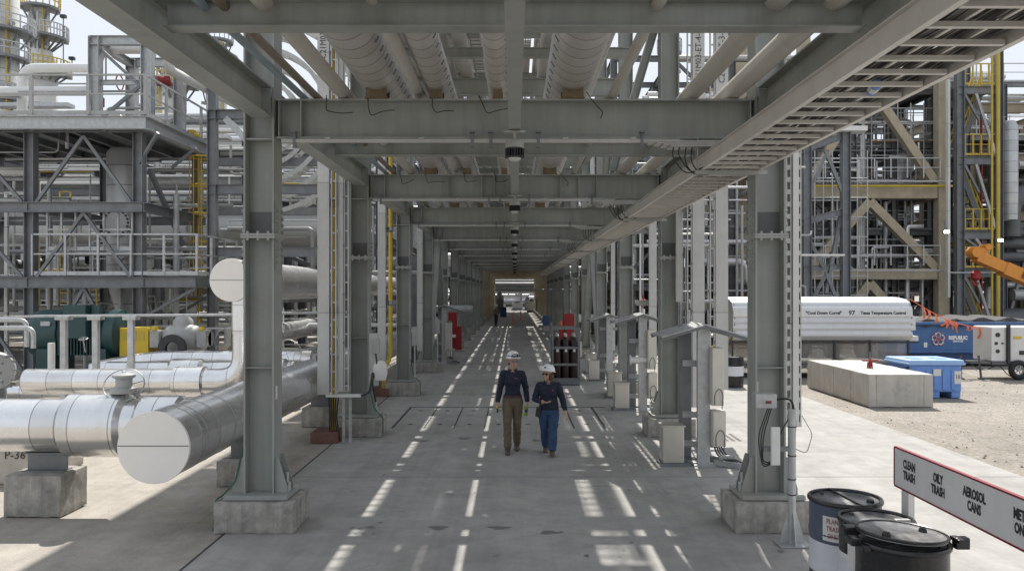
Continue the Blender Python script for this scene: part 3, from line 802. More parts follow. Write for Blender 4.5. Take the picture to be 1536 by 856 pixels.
vtray(3.46, 15.1, 0.225, 0.62, 11.9, 'tall white vertical tray nearest the second column on the gravel side', GT, -0.20, 'C21M03-ET-4-429', tz=7.3)
vtray(3.90, 15.1, 0.235, 0.95, 11.9, 'tall white vertical tray standing off the second column on the gravel side', GT, -0.21, 'C21M03-ET-3-428', tz=7.3)
vtray(3.15, 15.35, 0.12, 2.6, 4.9, 'short narrow white tray close behind the second gravel side column', GT)
vtray(3.62, 21.0, 0.20, 0.9, 5.0, 'white vertical tray beside the third column on the gravel side', GT)
vtray(3.42, 9.85, 0.20, 1.14, 5.6, 'perforated white tray pair beside the first gravel side column', None, 0, None, 0.08, True)
for i, (x, y) in enumerate(((3.35, 27.3), (3.5, 33.4), (3.4, 39.6), (3.4, 45.6))):
    vtray(x, y, 0.14, 0.8, 6.0, 'slim white conduit tray beside the %s column on the gravel side' % ORD[i+3], GT)
vtray(-3.53, 14.8, 0.215, 0.90, 11.9, 'tall lettered white tray beside the second column on the pump side', GT, 0.15, 'C21M03-ET-2-427', tz=7.62)
vtray(-3.24, 14.9, 0.105, 0.95, 11.9, 'slim white tray beside the lettered one on the pump side', GT, 0.07)
vtray(-3.42, 20.6, 0.20, 0.8, 11.9, 'tall white tray with the yellow pipe at the third column', GT)
vtray(-3.2, 27.0, 0.18, 0.8, 5.0, 'white tray at the fourth column on the pump side', GT)
# brackets carrying the trays
for i, (x0, x1, y, z) in enumerate(((3.18,4.05,15.22,4.37),(3.18,4.05,15.22,2.52),(3.18,4.05,15.22,1.52),(-3.7,-3.18,15.0,4.45),(-3.7,-3.18,15.0,2.45),(-3.7,-3.18,15.0,1.55),(-3.55,-3.15,20.8,4.4),(-3.55,-3.15,20.8,2.5),(3.2,3.75,21.15,4.4),(3.2,3.75,21.15,2.5))):
    k = MB().chan((x0,0,0), (x1,0,0), 0.14, 0.06, 0.008)
    for xx in ((x0+x1)/2+0.14, (x0+x1)/2-0.28): k.box((xx,-0.05,0.02), (0.07,0.22,0.09))
    o = k.build('tray_bracket', M['steel_pale']); o.location = (0, y, z)
    tag(o, 'grey tray bracket at %s, %.1f m up' % ('the second gravel side column' if i < 3 else 'the second pump side column' if i < 6 else 'the third pump side column' if i < 8 else 'the third gravel side column', z), 'bracket', 'brackets of the vertical trays')
# ---- instrument shelters with gable roofs
def shelter(x, y, w, label, boxes, group, zr=2.28):
    t = thing('instrument_shelter', label, 'shelter', (x, y, 0), group)
    zeave = zr-0.2
    for s2 in (-1, 1):
        k = MB(); hw = w/2; d0, d1 = -0.35, 0.75; th = 0.016
        n = 9
        for q in range(n):     # ribbed sheet
            a = d0+(d1-d0)*q/n; c = d0+(d1-d0)*(q+1)/n; zz = 0.010 if q % 2 else 0
            k.add([(0,a,zr+zz),(s2*hw,a,zeave+zz),(s2*hw,c,zeave+zz),(0,c,zr+zz),(0,a,zr+zz-th),(s2*hw,a,zeave+zz-th),(s2*hw,c,zeave+zz-th),(0,c,zr+zz-th)],
                  [(0,1,2,3),(7,6,5,4),(0,4,5,1),(1,5,6,2),(2,6,7,3),(3,7,4,0)])
        k.build('roof_sheet', M['galv'], t)
    for yy in (-0.28, 0.65):
        k = MB(); k.bar((0,yy,zr-0.04), (-w/2,yy,zeave-0.04), 0.04, 0.05); k.bar((0,yy,zr-0.04), (w/2,yy,zeave-0.04), 0.04, 0.05)
        k.build('rafter', M['galv_dark'], t)
    for yy, xx, mt in ((-0.05, 0.03, 'galv'), (0.45, -0.16, 'galv_dark')):
        k = MB().chan((xx-0.095,yy,0.02), (xx-0.095,yy,zr-0.05), 0.10, 0.19, 0.008, up=(0,1,0), flip=-1)
        k.bb(xx-0.1, xx+0.1, yy-0.056, yy-0.048, 0.02, zr-0.04)
        k.box((xx,yy,0.01), (0.36,0.28,0.02)); k.build('post', M[mt], t)
    for zz in (1.62, 0.78, 0.30): MB().chan((-0.25,0.2,zz), (0.30,0.12,zz), 0.10, 0.04, 0.006).build('cross_rail', M['galv'], t)
    for (bx, by, z0, bw, bd, bh, mt, nm_) in boxes:
        k = MB().cbox((bx,by,z0+bh/2), (bw,bd,bh), 0.012)
        o = k.build(nm_, M[mt], t)
        if nm_ == 'cabinet':
            k = MB().bb(bx-bw/2+0.012, bx+bw/2-0.012, by-bd/2-0.010, by-bd/2+0.001, z0+0.015, z0+bh-0.015); k.build('door', M[mt], o)
            k = MB().tube(bend([(bx-bw*.3,by-bd/2-.03,z0+.02),(bx-bw*.35,by-bd/2-.06,z0+.2),(bx,by-bd/2-.07,z0+.30),(bx+bw*.35,by-bd/2-.06,z0+.2),(bx+bw*.3,by-bd/2-.03,z0-0.05)], .1, 4), .007, 6)
            k.build('cable_loop', M['dark'], o)
        else:
            k = MB(); k.bb(bx-bw/2-0.02, bx+bw/2+0.02, by-bd/2-0.02, by+bd/2+0.02, z0+bh, z0+bh+0.02); k.build('lid', M[mt], o)
            k = MB(); k.bb(bx-bw/2-0.04, bx+bw/2+0.1, by-bd/2-0.04, by+bd/2+0.04, 0.0, 0.05); k.build('skid', M['galv_dark'], o)
    k = MB()
    for q in range(4):
        k.tube(bend([(0.2+0.03*q,-0.05,0.35),(0.24+0.05*q,-0.1,0.16),(0.45+0.06*q,-0.12,0.05)], 0.08, 4), 0.012, 6)
    k.build('cables', M['dark'], t)
    k = MB(); k.chan((0.2,-0.1,0.05), (0.55,-0.35,0.05), 0.08, 0.06, 0.006); k.chan((0.1,0.3,0.05), (0.6,0.1,0.05), 0.08, 0.06, 0.006); k.chan((0.25,-0.2,0.16),(0.52,-0.2,0.16),0.05,0.05,0.006)
    k.build('base_frame', M['galv'], t)
    return t
bxs = [(0.215,-0.12,0.98,0.19,0.30,0.92,'beige','cabinet'), (0.24,-0.12,0.33,0.21,0.30,0.56,'beige','cabinet'), (-0.47,0.0,0.05,0.34,0.34,0.58,'stainless','floor_box')]
GS = 'gabled instrument shelters'
shelter(3.02, 13.0, 1.38, 'gabled metal instrument shelter with tall beige cabinets in front of the second column', bxs, GS)
shelter(3.0, 19.0, 1.30, 'gabled instrument shelter with pale pipe and cabinets in front of the third column', bxs, GS)
shelter(2.95, 25.2, 1.2, 'smaller looking gabled instrument shelter before the fourth column', [bxs[2]], GS, 2.1)
shelter(-2.75, 31.0, 1.38, 'gabled instrument shelter on the pump side by the red cabinet', [(0.2,-0.1,0.3,0.25,0.3,1.3,'stainless','cabinet')], GS)
k = MB().cyl((2.75,18.9,1.18), (3.35,18.9,1.18), 0.075, 14); k.cyl((2.75,18.9,1.18), (2.72,18.9,1.18), 0.12, 14)
tag(k.build('pipe_stub', M['white']), 'short white flanged pipe stub on the second instrument shelter', 'pipe')
for i, (x, y) in enumerate(((2.62,21.1),(2.6,27.4),(2.62,33.5),(2.62,39.6))):
    k = MB().cbox((0,0,0.36), (0.36,0.34,0.62), 0.02); o = k.build('floor_box', M['stainless']); o.location = (x,y,0)
    MB().bb(-0.24,0.24,-0.22,0.22,0.0,0.05).build('skid', M['galv_dark'], o); MB().bb(-0.2,0.2,-0.19,0.19,0.67,0.70).build('lid', M['stainless'], o)
    tag(o, 'stainless floor box beside the %s gravel side column' % ORD[i+2], 'floor box', 'stainless floor boxes by the columns')
# ---- post with instrument box at the first right column
t = thing('instrument_post', 'slim galvanised post with wired instrument boxes at the first gravel side column', 'post', (3.07, 8.86, 0))
MB().cyl((0,0,0.02), (0,0,1.50), 0.043, 14).build('post', M['galv'], t)
k = MB().box((0,0,0.015), (0.34,0.28,0.02)); k.build('base_plate', M['galv'], t)
for a in range(4):
    k = MB().prism([(0.03,0.03),(0.15,0.03),(0.045,0.33),(0.03,0.33)], (0,0,0), (0,0,0), (math.cos(a*math.pi/2+.2),math.sin(a*math.pi/2+.2),0), (0,0,1)) if False else MB().prism([(0.03,0.025),(0.14,0.025),(0.05,0.36),(0.03,0.36)], Vector((-0.005*math.sin(a*math.pi/2),0.005*math.cos(a*math.pi/2),0)), (0.01*math.sin(a*math.pi/2),-0.01*math.cos(a*math.pi/2),0.0), (math.cos(a*math.pi/2),math.sin(a*math.pi/2),0), (0,0,1))
    k.build('gusset', M['galv'], t)
k = MB()
for z in (0.55,0.72,0.98,1.30): k.cyl((0,0,z), (0,0,z+0.012), 0.048, 12)
k.build('clamp_rim', M['dark'], t)
b_ = MB().cbox((-0.27,0.12,1.58), (0.24,0.16,0.16), 0.012).build('junction_box', M['blue_lid'] if False else M['galv'], t)
MB().bb(-0.275,-0.215,0.03,0.038,1.555,1.585).build('red_plate', M['maroon'], b_)
k = MB().box((-0.17,0.0,1.06), (0.30,0.05,0.05)); k.build('arm', M['galv_dark'], t)
k = MB().cbox((-0.20,-0.05,1.10), (0.10,0.04,0.42), 0.01); k.build('instrument_plate', M['white'], t)
k = MB()
for q in range(3):
    k.tube(bend([(-0.25+.02*q,0.05,1.5),(-0.38+.03*q,0.0,1.2),(-0.33,-0.02,0.85+.03*q),(-0.20,-0.03,0.92),(-0.15,0.0,1.2),(-0.02,0,1.42)], .12, 5), .007, 6)
k.tube(bend([(-0.15,0.05,1.6),(0.0,0.0,1.62),(0.05,0.02,1.35),(0.03,0.02,1.1)], .1, 5), .012, 6)
k.tube(bend([(0.0,0,1.08),(0.2,0.1,0.98),(0.38,0.4,1.15),(0.40,0.8,1.3)], .1, 5), .004, 5)
k.build('wires', M['cable'], t)
o = MB().box((0,0,0), (0.045,0.004,0.13)).build('column_sticker', M['signwhite']); o.location = (2.895, 9.58, 1.66); tag(o, 'small white printed sticker on the first gravel side column', 'sticker')
o = MB().box((0,0,0), (0.004,0.07,0.16)).build('column_sticker', M['signwhite']); o.location = (-CXF+0.185, 9.52, 1.6); tag(o, 'small white printed sticker on the first pump side column', 'sticker')
# ---- drums
def drum(x, y, z0, h, r, label, bands, lid='drum_lid'):
    t = thing('steel_drum', label, 'drum', (x, y, z0), 'waste drums at the sign')
    prof = [(0, 'a')]
    za = 0
    for (zb, mt, nm_) in bands:
        pr = []; zz = za
        n = 10
        for q in range(n+1):
            z = za+(zb-za)*q/n; rr = r
            for rz_ in (0.34*h, 0.67*h):
                rr += 0.012*math.exp(-((z-rz_)/0.018)**2)
            pr.append((rr, z))
        MB().lathe(pr, n=40).build(nm_, M[mt], t); za = zb
    MB().lathe([(r+0.002,h-0.03),(r+0.016,h-0.022),(r+0.018,h-0.005),(r+0.010,h+0.010),(r-0.012,h+0.010),(r-0.016,h-0.004)], n=40).build('rim', M['drum_black'], t)
    k = MB().lathe([(r-0.012,h-0.012),(r*0.8,h-0.010),(r*0.76,h-0.004),(0.0,h-0.001)], n=40).build('lid', M[lid], t)
    MB().lathe([(0.0,h+0.018),(0.028,h+0.018),(0.032,h-0.008)], (r*0.55,-r*0.45,0), 12).build('bung', M['drum_black'], k)
    MB().lathe([(0.0,h+0.012),(0.016,h+0.012),(0.02,h-0.008)], (-r*0.5,r*0.5,0), 12).build('bung', M['drum_black'], k)
    return t
d1 = drum(2.89, 7.0, 0.12, 0.88, 0.295, 'slate and white drum with black base band standing behind the black drums', [(0.26,'drum_black','base_band'),(0.53,'drum_white','middle_band'),(0.88,'drum_blue','top_band')])
k = MB(); k.bar((0.02,-0.29,0.888), (-0.03,0.29,0.888), 0.012, 0.012); k.build('lid_bar', M['drum_black'], d1)
# label on the drum
k = MB(); n = 6
for q in range(n):
    a0 = R(212)+q*R(6.5); a1 = a0+R(6.5)
    for (a, b2) in ((a0, a1),): k.add([(0.302*math.cos(a),0.302*math.sin(a),0.56),(0.302*math.cos(b2),0.302*math.sin(b2),0.56),(0.302*math.cos(b2),0.302*math.sin(b2),0.77),(0.302*math.cos(a),0.302*math.sin(a),0.77)], [(0,1,2,3)])
lb_ = k.build('paper_label', M['white'], d1)
a = R(231)
for q, s_ in enumerate(('PLANT','TRASH','ONLY')):
    text(s_, 0.058, M['ink_red'], 'lettering', lb_, (0.3045*math.cos(a), 0.3045*math.sin(a), 0.73-0.063*q), (R(90),0,a+R(90)), sx=0.72)
d2 = drum(2.90, 6.42, 0.12, 0.86, 0.278, 'black and white labelled drum half hidden between the two other drums', [(0.30,'drum_black','base_band'),(0.60,'drum_white','middle_band'),(0.86,'drum_black','top_band')])
k = MB()
for q in range(5):
    a0 = R(200)+q*R(7); a1 = a0+R(7)
    k.add([(0.286*math.cos(z),0.286*math.sin(z),h_) for z, h_ in ((a0,.50),(a1,.50),(a1,.78),(a0,.78))], [(0,1,2,3)])
k.build('paper_label', M['white'], d2)
d3 = drum(2.81, 5.81, 0.12, 0.88, 0.312, 'black drum with clamped lid nearest the sign lettering for oily trash', [(0.88,'drum_black','body')])
hd = MB(); hd.cbox((0.375,-0.10,0.89), (0.10,0.07,0.085), 0.012); hd.cbox((0.345,-0.11,0.915), (0.05,0.12,0.03), 0.008); hd.build('lid_lug', M['drum_black'], d3)
hd = MB(); hd.cbox((-0.33,0.12,0.90), (0.10,0.09,0.10), 0.015); hd.cbox((-0.35,0.0,0.88), (0.08,0.14,0.06), 0.012); hd.cbox((-0.31,-0.10,0.86), (0.07,0.10,0.05), 0.012); hd.build('lid_lug', M['drum_black'], d3)
hd = MB(); hd.cbox((0.16,0.32,0.91), (0.12,0.05,0.06), 0.012); hd.build('lid_lug', M['machine'], d3)
# hinged lid plate, slightly tilted, on the black drum
lp = MB().lathe([(0.0,0.004),(0.265,0.004),(0.285,0.014),(0.300,0.012),(0.306,-0.006),(0.28,-0.012),(0.0,-0.012)], n=40).build('tilted_lid', [M['drum_lid']], d3)
lp.location = (0, 0.0, 0.925); lp.rotation_euler = (R(-1.5), R(3), 0)
rm = MB().torus((0,0,0.012), 0.303, 0.012, n=40, m=8).build('lid_ring', M['drum_black'], lp)
for a, nm_ in ((R(215),'vent_cap'),(R(20),'vent_cap')):
    MB().lathe([(0.0,0.035),(0.02,0.035),(0.028,0.02),(0.03,0.004)], (0.20*math.cos(a),0.20*math.sin(a),0), 14).build(nm_, M['drum_black'], lp)
ps = MB().cbox((2.84,6.4,0.07), (0.80,2.1,0.10), 0.02).build('spill_pallet', M['yellow'] if False else M['dark']); tag(ps, 'low dark spill pallet carrying the three waste drums', 'pallet')
# ---- sign board
t = thing('waste_sign', 'long white sign board with maroon edging naming trash kinds beside the drums', 'sign', (3.24, 6.80, 0))
xs = 0.0; L = 3.6; z0, z1 = 1.15, 1.49
MB().bb(-0.012, 0.012, -L, 0, z0+0.012, z1-0.012).build('board', M['signwhite'], t)
k = MB(); k.bb(-0.016,0.016,-L,0.0,z1-0.014,z1); k.bb(-0.016,0.016,-L,0.0,z0,z0+0.014); k.bb(-0.016,0.016,-0.006,0.008,z0+0.014,z1-0.014); k.build('edging', M['maroon'], t)
for yy in (-0.12, -1.8, -3.3): MB().bb(0.014, 0.064, yy-0.07, yy+0.05, 0, z1-0.04).build('post', M['white'], t)
for s_, y2, dz in (('CLEAN\nTRASH',-0.255,0.0),('OILY\nTRASH',-0.70,0.0),('AEROSOL\nCANS',-1.18,0.0),('METAL\nONLY',-1.72,0.0)):
    text(s_, 0.096, M['ink'], 'lettering', t, (-0.0135, y2, (z0+z1)/2+0.005+dz), (R(90), 0, R(-90)), sx=0.66, bold=0.0042)
# ---- concrete block with a red valve
bl = MB().rblock((9.35,21.4,0.40), (1.56,4.1,0.80), 0.006, 14).build('concrete_block', M['conc_pale'])
k = MB()
for x in (8.75, 9.9): k.bb(x-0.008,x+0.008,19.346,19.352,0.02,0.78)
for y in (20.4, 21.5, 22.6): k.bb(8.566,8.572,y-0.008,y+0.008,0.02,0.78)
k.build('form_seam', M['conc'], bl)
k = MB(); r4 = random.Random(5)
for q in range(26):
    a, b2 = r4.gauss(0,0.13), r4.gauss(0,0.09); s2 = r4.uniform(0.015,0.05)
    pts = [(9.38+a+s2*(0.7+0.5*r4.random())*math.cos(2*math.pi*e/7), 19.346-q*1e-5, 0.40+b2+s2*(0.7+0.5*r4.random())*math.sin(2*math.pi*e/7)) for e in range(7)]
    k.add(pts, [tuple(range(7))])
k.build('stain', M['grout'], bl)
tag(bl, 'long pale cast concrete block on the dirt', 'concrete block')
t = thing('hydrant_valve', 'small red valve handle standing on the concrete block', 'valve', (9.28, 20.9, 0.80))
k = MB(); 
for dx in (-0.06,0.06): k.cyl((dx,0,0), (dx*0.8,0,0.16), 0.022, 8)
k.cyl((0,0,0), (0,0,0.20), 0.03, 10); k.build('yoke', M['red'], t)
k = MB().cbox((0,0,0.20), (0.40,0.07,0.045), 0.015); k.build('handle', M['red'], t)
MB().cyl((0,0,0.22), (0,0,0.42), 0.018, 8).build('stem', M['galv_dark'], t)
# ---- blue tote bin
t = thing('tote_bin', 'blue plastic insulated tote bin with white labels beside the concrete block', 'bin', (11.05, 21.0, 0))
k = MB().cbox((0,0.62,0.52), (1.36,1.26,0.72), 0.05)
for x in (-0.45,-0.22,0.0,0.22,0.45): k.box((x,-0.015,0.48), (0.10,0.04,0.50))
k.build('body', M['blue_bin'], t)
for x in (-0.55,0.0,0.55): MB().cbox((x,0.62,0.09), (0.24,1.2,0.18), 0.02).build('foot', M['blue_bin'], t)
k = MB().cbox((0,0.62,0.945), (1.46,1.36,0.12), 0.04); k.cbox((0,0.62,0.90), (1.5,1.40,0.05), 0.015); ld = k.build('lid', M['blue_lid'], t)
k = MB()
for x in (-0.35,0.3): k.cbox((x,0.5,1.01), (0.28,0.5,0.02), 0.008)
k.build('recess_marking', M['blue_bin'], ld)
for x, z, w_, h_ in ((-0.56,0.55,0.19,0.34),(0.56,0.55,0.18,0.34),(0.02,0.68,0.20,0.18)):
    l_ = MB().box((x,-0.042,z), (w_,0.006,h_)).build('white_label', M['white'], t)
    if w_ < 0.195:
        text('16', 0.17, M['ink'], 'lettering', l_, (x,-0.048,z+0.02), sx=0.8) if x > 0 else text('2', 0.2, M['ink'], 'lettering', l_, (x,-0.048,z+0.03))
    else: text('KEEP\nSHUT', 0.045, M['ink'], 'lettering', l_, (x,-0.048,z)) if False else None
for x in (-0.69,0.69): MB().cbox((x,0.1,0.78), (0.06,0.10,0.07), 0.01).build('latch', M['dark'], t)
# ---- cool-down trailer
ty = 25.8
x0, x1 = P(1098,0,ty).x, P(1366,0,ty).x
t = thing('cooling_trailer', 'silver corrugated rest trailer with clear plastic curtains behind the concrete block', 'trailer', ((x0+x1)/2, ty, 0))
hw = (x1-x0)/2; D = 2.3
def corr(prof, n):      # corrugated skin following a profile of (y,z)
    pts = [Vector((0,a,b)) for a, b in prof]; out = []
    for i in range(len(pts)-1):
        d = pts[i+1]-pts[i]; m_ = max(4, int(d.length/0.05)); nn = Vector((0,-d.z,d.y)).normalized()
        for q in range(m_):
            f = (q % 4) in (1, 2); out.append(pts[i]+d*q/m_+nn*(0.02 if f else 0))
    out.append(pts[-1]); return out
prof = corr([(0.06,1.22),(-0.12,1.34),(-0.12,2.18),(0.02,2.42),(0.25,2.52),(0.7,2.58),(D/2,2.60),(D-0.3,2.55),(D-0.02,2.35),(D,1.6)], 1)
k = MB(); a = [p+Vector((-hw,0,0)) for p in prof]; b2 = [p+Vector((hw,0,0)) for p in prof]; n = len(a)
k.add(a+b2, [(i,i+1,n+i+1,n+i) for i in range(n-1)]); 
sk = k.build('corrugated_skin', mat('corrugated aluminium', (0.60,0.605,0.61), 0.42, 0.3, 0.06, 2, 0, 1, 0.1), t)
k = MB(); k.bb(-hw+0.01,hw-0.01,-0.150,-0.146,2.00,2.22); pn = k.build('name_strip', M['signwhite'], t)
text('"Cool Down Corral"', 0.135, M['ink'], 'lettering', pn, (0.02,-0.153,2.11), sx=1.0, bold=0.006)
text('97', 0.20, M['ink'], 'lettering', pn, (0.92,-0.153,2.11), bold=0.006)
text('Texas Temperature Control', 0.135, M['ink'], 'lettering', pn, (1.93,-0.153,2.11), sx=0.93, bold=0.006)
for s2, nm_ in ((-1,'end_wall'),(1,'end_wall')):
    k = MB(); q_ = [(0.06,1.22),(-0.12,1.34),(-0.12,2.18),(0.02,2.42),(0.25,2.5),(0.7,2.56),(D/2,2.58),(D-0.3,2.53),(D-0.02,2.33),(D,1.6)]
    k.prism(q_, (s2*(hw-0.04),0,0), (0.03,0,0), (0,1,0), (0,0,1)); k.build(nm_, M['galv'], t)
k = MB()
for x in (-hw+0.03,-1.9,-0.7,0.45,1.6,hw-0.05): k.box((x,0.06,1.05), (0.05,0.05,0.95))
for z in (1.16,0.44): k.box((0.1,0.06,z), (2*hw+0.4,0.045,0.05))
k.build('side_frame', M['dark'], t)
k = MB().bb(-hw,hw,0,D,0.34,0.44); k.build('floor', M['crab'], t)
MB().bb(-hw+0.05,hw-0.05,0.10,0.104,0.15,1.28).build('curtain', M['curtain'], t)
MB().bb(-hw+0.05,hw-0.05,D-0.1,D-0.096,0.5,1.6).build('curtain', M['curtain'], t)
k = MB().bb(-hw+0.4,hw-0.4,1.6,1.66,0.95,1.18); k.bb(-hw+0.4,hw-0.4,1.6,1.66,1.25,1.4); k.bb(-hw+0.4,hw-0.4,1.2,1.6,0.86,0.90); k.build('bench', M['wood'], t)
k = MB()
for q in range(4):
    x = -1.4+1.05*q; k.lathe([(0.22,0.6),(0.30,0.8),(0.30,1.2),(0.2,1.35),(0.05,1.4)], (x,0.9,0), 12)
k.build('cooler', M['crab'], t)
for x in (-1.35, 0.6):
    wv = MB().torus((x,0.18,0.33), 0.24, 0.10, (0,1,0), 28, 10).build('wheel', M['rubber'], t)
    MB().lathe([(0.0,-0.02),(0.1,-0.02),(0.16,0.03),(0.17,0.06)], (x,0.10,0.33), 18, (0,1,0)).build('rim', M['galv'], wv)
k = MB().bb(hw-0.02,hw+0.16,0.0,0.6,1.55,2.0); k.bb(hw,hw+0.3,0.1,0.5,1.2,1.36); k.build('side_unit', M['white'], t)
k = MB()
for dy in (0.2,0.9): k.tube(bend([(-hw-0.7,dy,0.05),(-hw-0.65,dy,0.75),(-hw+0.05,dy,1.35)], 0.1, 4), 0.03, 8)
k.build('stair_rail', M['yellow'], t)
MB().box((hw+0.35,0.3,0.42), (0.5,0.35,0.06)).build('step', M['yellow'], t)
# drum by the trailer
d = drum(P(1100,0,23.5).x, 23.5, 0, 0.88, 0.29, 'black and white drum standing by the trailer stairs', [(0.34,'drum_black','base_band'),(0.62,'drum_white','middle_band'),(0.88,'drum_black','top_band')])
d['group'] = 'waste drums'
# ---- blue roll-off dumpster
dy = 30.0
x0 = P(1345,0,dy).x; x1 = P(1545,0,dy).x
t = thing('roll_off_dumpster', 'long blue roll off dumpster with white lettering and dark tarp', 'dumpster', (x0, dy, 0))
L = x1-x0
MB().cbox((L/2,1.2,1.05), (L,2.4,1.15), 0.03).build('body', M['blue_dump'], t)
MB().cbox((L/2,1.2,0.30), (L-0.1,2.3,0.36), 0.03).build('skirt', M['navy_dump'], t)
k = MB(); k.cbox((L/2,-0.02,1.60), (L+0.04,0.12,0.10), 0.02); k.cbox((L/2,-0.02,0.55), (L+0.04,0.10,0.10), 0.02); k.build('rail', M['blue_dump'], t)
k = MB(); n = 24
for q in range(n):
    a0, a1 = L*q/n, L*(q+1)/n
    za, zb2 = 1.72+0.06*math.sin(q*1.3)+0.05*(q > n/2), 1.72+0.06*math.sin((q+1)*1.3)+0.05*(q+1 > n/2)
    k.add([(a0,-0.09,1.50+.05*math.sin(q*2.1)),(a1,-0.09,1.50+.05*math.sin((q+1)*2.1)),(a1,0.1,zb2),(a0,0.1,za),(a1,2.4,zb2+.05),(a0,2.4,za+.05)], [(0,1,2,3),(3,2,4,5)])
k.build('tarp', M['tarp'], t)
# emblem: five looped strokes forming a star
cx_, cz_ = P(1407,0,dy).x-x0, P(0,508,dy).z
k = MB(); 
for q in range(5):
    a = R(90+72*q); c = Vector((cx_+0.145*math.cos(a),-0.012,cz_+0.145*math.sin(a)))
    k.torus(c, 0.10, 0.03, (0,1,0), 16, 6)
em = k.build('emblem_border', M['ink_white'], t)
k = MB()
for q in range(5):
    a = R(90+72*q); c = Vector((cx_+0.145*math.cos(a),-0.03,cz_+0.145*math.sin(a)))
    k.torus(c, 0.115, 0.018, (0,1,0), 16, 6, R(-40)-a, R(250)-a)
k.build('emblem_stroke_border', M['ink_red'], t)
text('REPUBLIC', 0.185, M['ink_white'], 'lettering', t, (P(1436,0,dy).x-x0+0.02,-0.012,P(0,506.5,dy).z), (R(90),0,0), sx=0.88, bold=0.012)
text('SERVICES', 0.10, M['ink_white'], 'lettering', t, (P(1436,0,dy).x-x0+0.02,-0.012,P(0,511.6,dy).z), (R(90),0,0), sx=0.95, bold=0.004)
MB().box((P(1388,0,dy).x-x0,-0.012,P(0,517,dy).z), (0.13,0.01,0.18)).build('white_label', M['white'], t)
# ---- light plant trailer
ly = 25.5
xg = P(1491,0,ly).x
t = thing('generator_trailer', 'white towable generator with black tyre and stabiliser legs on the dirt', 'generator', (xg, ly, 0))
MB().cbox((0.88,0.6,1.12), (1.75,1.2,1.10), 0.04).build('hood', M['white'], t)
MB().cbox((0.12,-0.008,1.12), (0.42,0.03,1.06), 0.01).build('control_panel', M['white'], t)
k = MB()
for (a, b2, r_) in ((0.1,1.42,0.07),(0.05,1.15,0.05),(0.25,1.15,0.03),(0.1,0.9,0.06)): k.cyl((a,-0.05,b2), (a,0.0,b2), r_, 12)
k.build('gauge', M['dark'], t)
MB().box((0.75,-0.012,1.33), (0.26,0.01,0.08)).build('yellow_label', M['yellow'], t)
MB().box((0.9,-0.012,0.85), (0.2,0.01,0.13)).build('dark_label', M['dark'], t)
k = MB().bar((0.42,-0.06,0.5), (0.42,-0.06,1.75), 0.09, 0.09); k.build('mast', M['dark'], t)
k = MB().bar((-0.9,0.5,0.52), (1.9,0.5,0.52), 0.12, 0.10); k.bar((-0.1,-0.02,0.52), (1.9,-0.02,0.52), 0.08, 0.1); k.bar((-0.9,0.5,0.52),(-0.1,0.0,0.52),0.08,0.08); k.build('chassis', M['crab'], t)
wv = MB().torus((0.72,-0.1,0.31), 0.23, 0.09, (0,1,0), 28, 10).build('wheel', M['rubber'], t)
k = MB().lathe([(0.0,-0.03),(0.05,-0.03),(0.06,0.02)], (0.72,-0.10,0.31), 14, (0,1,0)); k.torus((0.72,-0.12,0.31), 0.15, 0.02, (0,1,0), 20, 6)
for q in range(5):
    a = 2*math.pi*q/5; k.bar((0.72+0.04*math.cos(a),-0.12,0.31+0.04*math.sin(a)), (0.72+0.15*math.cos(a),-0.12,0.31+0.15*math.sin(a)), 0.035, 0.02)
k.build('rim', M['galv'], wv)
for x, lean in ((-0.38,0.06),(-0.95,-0.02)):
    k = MB().cyl((x,0.2,0.75), (x+lean,0.15,0.03), 0.035, 8); k.box((x+lean,0.15,0.015), (0.16,0.14,0.03)); k.build('stabiliser_leg', M['crab'], t)
k = MB().tube(bend([(-0.8,0.3,0.6),(-0.3,0.1,0.25),(0.1,-0.1,0.5),(0.4,-0.1,0.1),(1.0,-0.2,0.03)], 0.2, 4), 0.015, 6); k.build('hose', M['cable'], t)
# ---- crane boom and flag line
t = thing('crane_boom', 'orange crane boom with red hook block reaching over the dumpster', 'crane', P(1462,384,38))
p1 = P(1600,444,38)-P(1462,384,38); p0 = Vector((0,0,0))
d = p1.normalized(); u = Vector((0,0,1)); 
MB().bar(p0+Vector((.05,0,0)), p1, 0.6, 0.50).build('boom_section', M['orange'], t)
MB().bar(p0+p1*0.30, p1, 0.68, 0.60).build('outer_boom_section', M['orange'], t)
k = MB().cyl((-0.02,-0.3,0.18), (-0.02,0.3,0.18), 0.26, 16); k.cyl((0.5,-0.3,0.42), (0.5,0.3,0.42), 0.15, 14); k.box((0.3,0,0.28), (0.5,0.5,0.2)); k.build('boom_head', M['orange'], t)
k = MB().cyl((0.05,0,-0.05), (0.05,0,-0.7), 0.02, 6); k.build('rope', M['dark'], t)
k = MB().lathe([(0.05,-1.2),(0.22,-1.05),(0.22,-0.8),(0.08,-0.66)], (0.05,0,0), 14); k.torus((0.05,0,-1.25), 0.12, 0.05, (0,1,0), 14, 6, R(0), R(260)); k.build('hook_block', M['red'], t)
mp = p0+p1*0.62; ang = math.atan2(p1.z, p1.x)
k = MB().box((0,0,0), (1.4,0.02,0.36), m=Matrix.Rotation(-ang,3,'Y')); pl_ = k.build('name_plate', M['maroon'], t); pl_.location = mp+Vector((0,-0.40,0.05))
text('CRANE', 0.26, M['ink'], 'lettering', pl_, (0,-0.012,0), (R(90),-ang,0), bold=0.01) if False else None
p0 = P(1364,448,26.5); p1 = P(1495,494,26.2)
t = thing('flagging_line', 'sagging rope hung with orange flag ribbons before the dumpster', 'flag line', p0)
pts = [ (p1-p0)*q/10 + Vector((0,0,-0.25*math.sin(math.pi*q/10))) for q in range(11)]
MB().tube(pts, 0.012, 5).build('rope', M['flag'], t)
r4 = random.Random(11)
